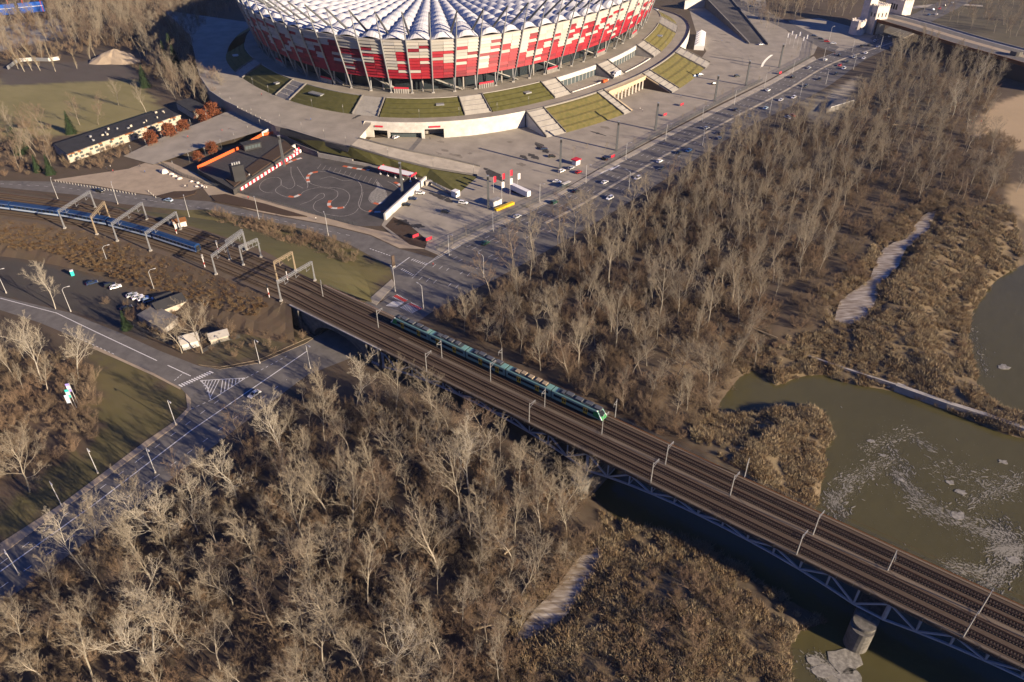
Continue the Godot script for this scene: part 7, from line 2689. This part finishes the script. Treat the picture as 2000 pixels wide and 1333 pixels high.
func hides_pond(p: Vector3, low: bool) -> bool:
	for q in [pond_a, pond_b]:
		if Vector2(p.x, p.z).distance_squared_to(q[q.size() / 2]) > 12000.0:
			continue
		for k in (1 if low else 5):
			var z := Vector2(p.x - p.x * 0.012 * k, p.z - 2.6 * k)
			if Geometry2D.is_point_in_polygon(z, q):
				return true
			if Geometry2D.is_point_in_polygon(Vector2(p.x, p.z) + SUN_TO * 3.0 * k, q):
				return true
	return false

func spruce_mesh(sd: int) -> ArrayMesh:
	var r := RandomNumberGenerator.new()
	r.seed = sd
	var mb := MB.new()
	mb.use_c = true
	for k in 26:
		var f := k / 26.0
		var y := 1.2 + f * 14.5
		var rad := (1.0 - f) * 3.6 + 0.25
		var n := int(9 + (1.0 - f) * 12)
		for i in n:
			var q := TAU * (i + r.randf()) / n
			var d := Vector3(cos(q), -0.25 - r.randf() * 0.25, sin(q))
			var s := Vector3(-sin(q), 0, cos(q))
			var l := rad * r.randf_range(0.7, 1.1)
			mb.col = Color(0.025, 0.042, 0.018) * r.randf_range(0.7, 1.5)
			mb.col.a = 1.0
			var o := Vector3(0, y + r.randf() * 0.5, 0)
			for z in 4:
				var a := o + d * l * (z / 4.0)
				var e := o + d * l * ((z + 1.6) / 4.0)
				mb.tri(a, e + s * l * 0.2, e + Vector3(0, -0.25, 0))
				mb.tri(a, e - s * l * 0.2, e + Vector3(0, 0.15, 0))
	return mb.mesh(M.tree_bark)

func leaf_crown(sd: int, a: Color, b: Color, n: int, rad: float, y0: float, y1: float) -> ArrayMesh:
	var r := RandomNumberGenerator.new()
	r.seed = sd
	var mb := MB.new()
	mb.use_c = true
	var clumps := []
	for i in 26:
		var q := r.randf() * TAU
		var f := r.randf()
		var w := rad * sqrt(sin(PI * clampf(f * 0.85 + 0.12, 0, 1))) * sqrt(r.randf())
		clumps.append(Vector3(cos(q) * w, lerpf(y0, y1, f), sin(q) * w))
	for i in n:
		var c: Vector3 = clumps[r.randi() % clumps.size()]
		var p := c + Vector3(r.randfn(), r.randfn() * 0.8, r.randfn()) * rad * 0.2
		var s := r.randf_range(0.12, 0.28)
		var x := Vector3(r.randfn(), r.randfn(), r.randfn()).normalized() * s
		var y := x.cross(Vector3(r.randfn(), r.randfn(), r.randfn())).normalized() * s
		mb.col = a.lerp(b, r.randf())
		mb.quad(p - x, p - y, p + x, p + y)
	return mb.mesh(M.tree_bark)

func make_trees() -> void:
	make_kinds()
	rng.seed = 99
	# trees one can tell apart: foot (u, v), row of the crown's top, kind, label
	var special := [[360, 1266, 1068, "broad", "great spreading pale tree with many rising limbs near the lower road"], [306, 1299, 1155, "white", "white barked tree with two leaning stems"], [282, 1308, 1170, "white", "white barked tree with a kinked trunk"], [180, 1323, 1200, "upright", "leaning pale tree with fine upswept crown"], [333, 1062, 930, "white", "white trunked tree at the wood edge above the road"], [318, 1059, 940, "white", "thick trunked leaning tree at the wood edge above the road"], [240, 1050, 960, "white", "slim white tree arching towards the road"], [162, 1113, 1010, "white", "wide pale fan shaped tree beside the road"], [375, 1011, 912, "white", "pale tree with even rounded crown by the road"], [516, 1101, 975, "broad", "broad tree with a pale bare trunk base in the lower wood"], [594, 1062, 930, "upright", "pale upright tree with fine lower twigs in the lower wood"], [552, 908, 775, "white", "large whitish tree beside the silver car"], [462, 977, 842, "white", "white crowned tree with a pollarded neighbour"], [58, 962, 815, "broad", "large golden limbed tree on the grass verge"], [81, 743, 625, "white", "white limbed tree in the road fork wood"], [153, 740, 640, "white", "slim white limbed tree in the road fork wood"], [696, 800, 693, "white", "white stemmed round crowned tree before the arch"], [917, 966, 800, "white", "tall white forked tree before the truss"], [901, 1009, 820, "broad", "tall pale tree beside the white forked one"], [733, 962, 850, "upright", "pale tree with straight trunk in the middle wood"], [856, 1118, 959, "upright", "tall narrow pale tree standing clear in the middle wood"], [725, 1198, 1053, "slender", "slim pale trunked tree with small crown in the lower wood"], [765, 1321, 1205, "white", "low spreading whitish tree at the wood's bottom edge"], [943, 1093, 960, "upright", "pale tree near the frozen pool"], [1015, 966, 860, "slender", "slim tree close to the truss"], [108, 604, 512, "white", "whitish tree at the edge of the dark yard"], [395, 690, 570, "broad", "great bare tree with ivy on its trunk beside the white hut"], [355, 690, 600, "broad", "wide bare tree leaning over the sheds"], [790, 905, 800, "broad", "broad tree with pale limbs in the wood beside the bridge"], [640, 1010, 880, "upright", "tall upright tree in the heart of the lower wood"], [690, 1040, 900, "upright", "straight tree with dense upper crown in the lower wood"], [610, 1180, 1060, "upright", "golden tree with dense fan of twigs in the lower wood"], [660, 1260, 1130, "broad", "dense golden tree low in the wood"], [500, 930, 850, "dark", "pollarded dark tree with bare stubs"],
		[1000, 545, 430, "dark", "dark tree leaning over the boulevard at the junction end"], [1045, 522, 405, "broad", "spreading tree at the boulevard kerb opposite the white kiosk"], [1090, 490, 385, "dark", "dark tree at the boulevard kerb opposite the trailer"], [1150, 455, 365, "broad", "spreading tree at the boulevard kerb opposite the booth"], [958, 590, 490, "dark", "dark tree beside the last boulevard lamp"], [1230, 418, 335, "broad", "spreading tree at the kerb beyond the white cars"], [1305, 375, 300, "dark", "dark tree at the kerb by the shaded lanes"], [1380, 640, 470, "upright", "tall pale tree in the middle of the northern wood"], [1290, 625, 480, "broad", "tree with forked pale trunk in the northern wood"], [1120, 480, 370, "broad", "broad tree leaning over the boulevard"], [1190, 560, 440, "broad", "broad crowned tree near the boulevard side"], [1200, 690, 560, "upright", "upright golden tree behind the green train"], [1130, 720, 600, "upright", "straight golden tree behind the green train"], [1430, 590, 420, "upright", "tall pale twin tree near the frozen stream"], [1560, 520, 360, "upright", "tall pale tree beside the frozen stream"], [1690, 240, 120, "dark", "large dark trunked tree near the white board wall"], [1815, 220, 95, "dark", "large leaning dark trunked tree near the beach"], [1860, 230, 130, "white", "pale twin trunked tree near the beach"], [1900, 190, 75, "white", "pale tall tree beside the viaduct wall"], [1760, 120, 60, "white", "pale tree leaning towards the viaduct"], [1800, 110, 55, "upright", "tall tree beside the viaduct parapet"]]
	for a in special:
		var p := on_land(P(a[0], a[1]))
		tree("bare_tree", a[3], p, clampf(height_to(p, a[2]), 7.0, 27.0), a[4])
	# narrow poplars, firs, oaks with russet leaves
	for a in [[35, 135, 78], [47, 140, 65], [62, 138, 82], [78, 138, 66], [108, 140, 68], [150, 135, 95], [275, 112, 66], [287, 120, 70], [300, 128, 88], [309, 125, 88], [327, 150, 108], [187, 112, 50], [176, 118, 60]]:
		var p := P(a[0], a[1])
		tree("poplar_tree", "column", p, clampf(height_to(p, a[2]), 12, 30), "tall narrow poplar by the playing field", "narrow poplars by the playing field")
	var sp := [spruce_mesh(1), spruce_mesh(2)]
	var i := 0
	for a in [[325, 125, 78], [340, 122, 62], [330, 142, 100], [345, 135, 85], [285, 170, 125], [279, 165, 135], [345, 60, 35], [40, 300, 245], [50, 290, 262], [75, 335, 300], [100, 340, 300], [248, 642, 605], [140, 260, 215]]:
		var p := P(a[0], a[1])
		var t := thing("fir_tree", ["dark fir in the group beside the promenade", "dark fir by the old clubhouse", "small dark fir beside the yard shed"][0 if i < 7 else 2 if i == 11 else 1], "tree", p, ["firs beside the promenade", "firs by the clubhouse", ""][0 if i < 7 else 2 if i == 11 else 1])
		var h := clampf(height_to(p, a[2]), 5, 24)
		t.scale = Vector3.ONE * h / 16.0
		var tk := MB.new()
		tk.use_c = true
		tk.col = Color(0.07, 0.05, 0.035)
		tk.tube(Vector3.ZERO, Vector3(0, 14, 0), 0.25, 0.05, 6)
		put("trunk", tk, M.tree_bark, t, true)
		var cr := MeshInstance3D.new()
		cr.name = "crown"
		cr.mesh = sp[i % 2]
		t.add_child(cr)
		take(p)
		i += 1
	var oak := [leaf_crown(4, Color(0.09, 0.028, 0.014), Color(0.2, 0.07, 0.03), 2600, 2.9, 1.8, 7.0), leaf_crown(5, Color(0.1, 0.03, 0.015), Color(0.22, 0.08, 0.035), 2600, 2.9, 1.6, 6.6)]
	i = 0
	for a in [[418, 232, 200], [395, 240, 213], [360, 262, 234], [333, 272, 240], [298, 285, 255], [389, 318, 295], [416, 302, 277], [405, 245, 222]]:
		var p := P(a[0], a[1])
		var t := tree("oak_tree", "dark", p, 7.5, "young oak with russet leaves beside the clubhouse lot", "russet oaks of the lot")
		t.scale = Vector3.ONE * clampf(height_to(p, a[2]), 6, 13) / 7.6
		(t.get_node("crown") as MeshInstance3D).mesh = oak[i % 2]
		var tk := MB.new()
		tk.use_c = true
		tk.col = Color(0.1, 0.075, 0.055)
		tk.tube(Vector3.ZERO, Vector3(0, 3.4, 0), 0.2, 0.14, 6)
		for q in 6:
			tk.tube(Vector3(0, 2.0 + q * 0.3, 0), Vector3(cos(q * 1.05) * 1.8, 4.2 + q * 0.3, sin(q * 1.05) * 1.8), 0.09, 0.03, 4)
		(t.get_node("trunk") as MeshInstance3D).mesh = tk.mesh(M.tree_bark)
		i += 1
	# small street trees
	for a in [[975, 470], [1010, 458], [1120, 310], [1145, 300], [1240, 290], [1265, 278], [1300, 262], [1330, 240], [1355, 228], [1380, 215], [1410, 196], [1430, 190], [1460, 178], [1480, 165], [1500, 145], [1545, 122], [1180, 300], [1090, 345], [910, 462], [884, 482], [1530, 105], [1555, 108]]:
		var p := P(a[0], a[1])
		tree("street_tree", "slender", p, rng.randf_range(6.0, 8.5), "young bare street tree between the plaza and the boulevard", "street trees of the plaza")
	# woods: individuals first where they show largest, the rest as one mass
	var woods := [[[560, 1400, 620, 900, 700, 850, 760, 770, 830, 800, 1000, 900, 1140, 935, 1130, 1050, 1010, 1240, 980, 1400], "bare tree in the wood below the truss", "trees of the wood below the truss", 5.8, 1400, [14, 19]],
		[[-60, 1200, 60, 1160, 300, 1000, 520, 840, 600, 770, 690, 800, 640, 900, 580, 1400, -150, 1400], "bare tree in the roadside wood", "trees of the roadside wood", 6.2, 1100, [13, 18]],
		[[850, 620, 930, 590, 1060, 520, 1200, 440, 1330, 360, 1480, 420, 1480, 700, 1400, 780, 1330, 830, 1200, 800, 1000, 700], "bare tree in the wood behind the green train", "trees of the wood behind the green train", 6.6, 2400, [13, 18]],
		[[1330, 360, 1440, 270, 1560, 230, 1700, 240, 1760, 300, 1650, 420, 1600, 540, 1480, 600], "bare tree in the wood between the boulevard and the frozen stream", "trees between boulevard and stream", 6.8, 1400, [14, 19]],
		[[-60, 690, 150, 700, 190, 740, 150, 800, 0, 780, -80, 900], "bare tree in the road fork wood", "trees of the road fork wood", 7.0, 200, [11, 15]],
		[[1640, 240, 1700, 160, 1740, 110, 1800, 90, 1960, 150, 1930, 230, 1860, 270, 1760, 290], "bare tree of the park by the viaduct", "trees of the park by the viaduct", 7.0, 900, [13, 20]]]
	var spots := []
	for w in woods:
		for p in fill(w[0], w[3], w[4]):
			spots.append([p.length_squared(), p, w])
	spots.sort_custom(func(a, b): return a[0] < b[0])
	var more := []
	for sp2 in spots:
		var p: Vector3 = sp2[1]
		var w: Array = sp2[2]
		if trees_put > 345:
			more.append(sp2)
			continue
		if true:
			var kd: String = ["broad", "upright", "upright", "slender", "broad", "dark", "upright"][rng.randi() % 7]
			if kd == "white" and w[1].contains("green train"):
				kd = "upright"
			var tt := tree("bare_tree", kd, p, rng.randf_range(w[5][0] - 4.0, w[5][1] + 3.0), w[1], w[2])
			tt.scale *= Vector3(rng.randf_range(0.85, 1.2), 1.0, rng.randf_range(0.85, 1.2))
	print("trees ", trees_put)
	var far := []
	for q in [[[-300, 0, 90, 0, 140, 60, 100, 120, -300, 130], 8.0, 500], [[90, -40, 470, -60, 470, 10, 400, 60, 380, 130, 330, 170, 270, 90, 140, 95, 110, 40], 5.0, 3500], [[320, 160, 400, 150, 440, 195, 400, 215, 370, 190, 330, 200], 6.0, 120], [[1390, -40, 1700, -40, 1660, 30, 1560, 40, 1500, 70], 8.0, 600], [[1770, 20, 1900, -20, 2300, -40, 2300, 100, 1960, 75], 8.5, 700], [[-80, 255, 100, 250, 110, 330, -80, 345], 7.0, 150], [[150, 190, 330, 200, 300, 225, 230, 230, 150, 260], 9.0, 12], [[1640, 250, 1760, 280, 1900, 260, 1960, 300, 1990, 380, 1900, 400, 1800, 400, 1700, 380], 8.0, 500], [[-300, 130, 30, 130, 20, 60, -300, 60], 8.0, 200]]:
		far.append_array(fill(q[0], q[1], q[2]))
	var by := {}
	for sp2 in more:
		far.append(sp2[1])
	for n in far.size():
		var p: Vector3 = far[n]
		var late := n >= far.size() - more.size()
		var kd: String = ["broad", "upright", "dark", "dark"][rng.randi() % 4]
		if late:
			kd = ["broad", "upright", "upright", "slender"][rng.randi() % 4]
		var v = rng.randi() % kinds[kd].size()
		var key := "%s %d" % [kd, v]
		if not by.has(key):
			by[key] = []
		var b := Basis(Vector3.UP, rng.randf() * TAU).scaled(Vector3.ONE * (rng.randf_range(14, 19) if late else rng.randf_range(14, 20)) / kinds[kd][v][3])
		by[key].append(Transform3D(b, p))
	for key in by:
		var z: PackedStringArray = key.split(" ")
		scatter("far_wood", kinds[z[0]][int(z[1])][2], by[key], "far bare woodland round the stadium grounds")
	print("far ", far.size())
	make_scrub()

func make_scrub() -> void:
	grid_taken.clear()
	var sets := [[[560, 1400, 590, 960, 690, 830, 770, 780, 830, 800, 1000, 900, 1150, 940, 1180, 1060, 1010, 1260, 990, 1400], 2.7, 9000, 0.45, 1.0], [[-150, 1400, -60, 1215, 80, 1140, 310, 1000, 520, 850, 600, 770, 690, 800, 690, 830, 590, 960, 560, 1400], 2.8, 6000, 0.4, 0.9], [[850, 625, 930, 595, 1060, 525, 1200, 445, 1330, 365, 1480, 420, 1500, 690, 1430, 740, 1390, 800, 1330, 860, 1200, 800, 1000, 700], 2.8, 16000, 0.45, 0.95], [[1330, 360, 1440, 275, 1560, 240, 1700, 250, 1760, 310, 1900, 250, 1990, 280, 1950, 400, 1830, 430, 1640, 600, 1500, 690, 1480, 600], 3.1, 12000, 0.4, 0.85], [[-60, 690, 160, 700, 190, 760, 200, 850, 60, 930, -60, 960, -80, 900], 3.0, 1400, 0.5, 0.9], [[1010, 1270, 1190, 1100, 1300, 1060, 1480, 1160, 1540, 1250, 1530, 1400, 1000, 1400], 3.6, 2500, 0.3, 0.85], [[200, 590, 330, 610, 460, 640, 600, 660, 560, 690, 440, 700, 330, 680], 4.0, 400, 0.4, 0.7], [[-60, 430, 150, 470, 300, 510, 420, 560, 560, 615, 500, 640, 300, 575, 100, 505, -60, 490], 2.6, 1000, 0.1, 0.22], [[420, 420, 600, 455, 700, 495, 690, 520, 560, 490, 430, 440], 2.6, 900, 0.55, 0.8], [[1640, 250, 1700, 160, 1740, 110, 1800, 90, 1960, 150, 1930, 220, 1860, 260, 1760, 280], 3.4, 2500, 0.35, 0.8], [[-200, 255, 100, 250, 110, 345, -200, 345], 4.0, 400, 0.5, 0.8], [[250, 130, 400, 120, 470, 205, 430, 230, 380, 205, 330, 170], 3.0, 700, 0.5, 0.9], [[-100, 20, 130, 30, 260, -10, 400, -30, 400, 60, 300, 110, 200, 90, 120, 120, -100, 125], 5.0, 2500, 0.6, 1.0], [[120, 310, 240, 280, 260, 300, 200, 330, 130, 335], 3.0, 160, 0.4, 0.7], [[1850, 420, 1960, 420, 1900, 600, 1880, 680, 1700, 650, 1760, 540], 4.0, 900, 0.3, 0.6], [[1600, 560, 1760, 440, 1850, 400, 1850, 470, 1740, 600, 1720, 690, 1600, 680, 1540, 640], 1.6, 4000, 0.12, 0.26], [[980, 1230, 1080, 1130, 1150, 1050, 1230, 1050, 1200, 1160, 1080, 1290, 980, 1290], 1.6, 3000, 0.1, 0.25]]
	var n: int = kinds.shrub.size()
	var xs := []
	var cs := []
	for v in n:
		xs.append([])
		cs.append([])
	for s in sets:
		var emb: bool = s[0][1] == 430
		for p in fill(s[0], s[1], s[2], s[4] < 0.3):
			var v := rng.randi() % n
			if emb:
				p.y = embank_y(p)
			var lump := nz.get_noise_2d(p.x * 3.0 + 40.0, p.z * 3.0)
			if s[2] >= 6000 and lump < -0.12 and rng.randf() < 0.75:
				continue
			var h: float = rng.randf_range(s[3], s[4]) * (1.0 + lump * 0.5)
			xs[v].append(Transform3D(Basis(Vector3.UP, rng.randf() * TAU).scaled(Vector3(h, h * rng.randf_range(0.8, 1.2), h)), p))
			var k := clampf(nz.get_noise_2d(p.x * 1.5, p.z * 1.5) * 0.9 + 0.5 + rng.randf_range(-0.25, 0.25), 0, 1)
			cs[v].append(Color(1.1, 0.93, 0.82).lerp(Color(1.15, 1.1, 1.0), k) * rng.randf_range(0.6, 1.0))
	for v in n:
		print("scrub ", xs[v].size())
		scatter("undergrowth", kinds.shrub[v][2], xs[v], "brown leafless undergrowth on the wood floor", cs[v])
	# reeds and dry herbs on the banks
	var r := RandomNumberGenerator.new()
	r.seed = 8
	var reeds := []
	for v in 3:
		var mb := MB.new()
		mb.use_c = true
		for i in 110:
			var q := r.randf() * TAU
			var w := sqrt(r.randf()) * 0.9
			var o := Vector3(cos(q) * w, 0, sin(q) * w)
			var h := r.randf_range(0.7, 1.7)
			var tip := o + Vector3(r.randfn() * 0.5, h, r.randfn() * 0.5)
			var s := Vector3(r.randfn(), 0, r.randfn()).normalized() * 0.04
			var m := o.lerp(tip, 0.55) + Vector3(0, 0.1, 0)
			mb.col = Color(0.165, 0.132, 0.088).lerp(Color(0.275, 0.225, 0.155), r.randf())   # each blade one colour
			mb.quad(o - s, o + s, m + s, m - s)
			mb.tri(m - s, m + s, tip)
		reeds.append(mb.mesh(M.reed))
	grid_taken.clear()
	var rx := [[], [], []]
	var rc := [[], [], []]
	for s in [[[1440, 700, 1440, 745, 1480, 735, 1515, 765, 1560, 752, 1650, 760, 1760, 778, 2000, 870, 2060, 830, 1990, 800, 1940, 740, 1920, 640, 2010, 520, 1960, 420, 1850, 430, 1760, 540, 1640, 650], 1.1, 40000], [[1345, 875, 1380, 810, 1440, 790, 1590, 780, 1640, 850, 1620, 1010, 1570, 1010], 1.05, 16000], [[1175, 1000, 1300, 1025, 1500, 1130, 1640, 1215, 1570, 1260, 1560, 1400, 1000, 1400, 1010, 1260, 1180, 1110], 1.25, 24000], [[0, 440, 150, 470, 300, 510, 420, 560, 560, 615, 500, 640, 300, 575, 100, 505, 0, 490], 1.0, 9000], [[1600, 590, 1690, 520, 1720, 460, 1830, 395, 1850, 410, 1800, 500, 1740, 590, 1700, 660, 1610, 660], 0.8, 9000], [[990, 1260, 1040, 1160, 1130, 1060, 1200, 1050, 1200, 1110, 1110, 1230, 1020, 1270], 0.8, 6000]]:
		var emb: bool = s[0][1] == 440
		for p in fill(s[0], s[1], s[2], true, 0.0 if emb else -5.5):
			var v := rng.randi() % 3
			if emb:
				p.y = embank_y(p)
			var lump := nz.get_noise_2d(p.x * 3.5, p.z * 3.5 + 70.0)
			if not emb and lump < -0.15 and rng.randf() < 0.7:
				continue
			var h := rng.randf_range(0.6, 1.2) * (0.5 if emb else 1.0 + lump * 0.6)
			rx[v].append(Transform3D(Basis(Vector3.UP, rng.randf() * TAU).scaled(Vector3(h * (2.0 if emb else 1.2), h * (0.8 if emb else 1.0), h * (2.0 if emb else 1.2))), p))
			rc[v].append([Color(1.0, 1.0, 0.95), Color(0.8, 0.7, 0.6), Color(1.1, 1.05, 0.95)][rng.randi() % 3] * (Color(0.62, 0.53, 0.44) if emb else Color.WHITE))
	for v in 3:
		print("reeds ", rx[v].size())
		scatter("reed_bed", reeds[v], rx[v], "dry brown reeds and herbs on the banks", rc[v])

func embank_y(p: Vector3) -> float:
	var best := 1e9
	for i in range(0, rl_zero):
		best = minf(best, rl[i].distance_to(Vector2(p.x, p.z)))
	return clampf(RAIL_Y - best * 0.5, 0.0, RAIL_Y) * 0.96

# ---------------------------------------------------------------- drifting ice
func make_ice() -> void:
	var r := RandomNumberGenerator.new()
	r.seed = 41
	var floes := [[1961, 718, 2.3, "pale ice floe alone on the far water"], [1724, 890, 0.9, "small rounded floe in the drifting band"], [1856, 943, 1.2, "rounded floe in open water"], [1876, 962, 1.6, "long narrow floe in open water"], [1960, 903, 1.3, "thin pointed floe near the right bank"], [1872, 1008, 2.0, "long pale floe at the band's edge"], [1648, 1288, 4.6, "largest pale ice floe below the bridge pier"], [1590, 1293, 1.5, "small floe at the edge of the brash ice"], [1610, 1312, 2.6, "grey floe amid the brash ice"], [1660, 1325, 3.2, "grey slab of ice beside the largest floe"], [1702, 862, 1.1, "small floe at the head of the drifting band"], [1760, 938, 0.9, "small rough floe mid river"], [1968, 1268, 1.0, "small floe by the right edge"], [1980, 1095, 1.6, "pale floe in the right hand brash"]]
	for a in floes:
		var c := P(a[0], a[1], WATER_Y + 0.05)
		var q := PackedVector2Array()
		var n := 13
		for i in n:
			var t := TAU * i / n
			var w: float = a[2] * r.randf_range(0.55, 1.1)
			q.append(Vector2(c.x + cos(t) * w * 1.25, c.z + sin(t) * w * 0.85))
		var mb := MB.new()
		mb.prism(q, WATER_Y - 0.1, WATER_Y + 0.14)
		tag(put("ice_floe", mb, M.ice), a[3], "ice floe")
	var fl := MB.new()
	fl.prism(PackedVector2Array([Vector2(-0.3, -0.1), Vector2(0, -0.26), Vector2(0.32, -0.08), Vector2(0.24, 0.2), Vector2(-0.12, 0.25)]), -0.02, 0.07)
	var fm := fl.mesh(M.slush)
	var xs := []
	var bands := [[1620, 985, 1665, 945, 8, 350], [1640, 945, 1745, 895, 9, 600], [1690, 880, 1775, 838, 8, 250], [1740, 870, 1780, 930, 6, 200], [1745, 920, 1800, 970, 5, 500], [1780, 970, 1870, 1015, 9, 700], [1870, 1015, 1970, 1050, 10, 700], [1950, 1020, 1985, 1090, 10, 700], [1890, 985, 2000, 930, 8, 500], [1985, 1085, 1925, 1145, 11, 1000], [1940, 1075, 2000, 1070, 8, 800], [1850, 1100, 1925, 1120, 8, 500], [1590, 1285, 1640, 1335, 7, 1500], [1620, 960, 1650, 1010, 6, 350], [1780, 850, 1830, 880, 4, 150], [1820, 905, 1990, 960, 14, 450], [1900, 640, 1930, 735, 5, 200], [1690, 870, 1990, 1100, 60, 250]]
	for b in bands:
		for i in int(b[5] * 3.0):
			var f := r.randf()
			var p := P(lerpf(b[0], b[2], f) + r.randfn() * b[4] * 1.6 * (0.4 + r.randf()), lerpf(b[1], b[3], f) + r.randfn() * b[4] * 1.1 * (0.4 + r.randf()) + sin(f * PI) * 4.0, WATER_Y + 0.02)
			if not (Geometry2D.is_point_in_polygon(Vector2(p.x, p.z), river) or Geometry2D.is_point_in_polygon(Vector2(p.x, p.z), river_far)):
				continue
			var s: float = 0.05 + 0.09 * r.randf() + pow(r.randf(), 14.0) * 1.0
			var bd := P(b[2], b[3], WATER_Y) - P(b[0], b[1], WATER_Y)
			xs.append(Transform3D(Basis(Vector3.UP, atan2(-bd.z, bd.x) + r.randfn() * 0.4).scaled_local(Vector3(s * r.randf_range(1.2, 3.0), 1, s * 0.7)), p))
	scatter("brash_ice", fm, xs, "drifting bands of broken brash ice on the water")
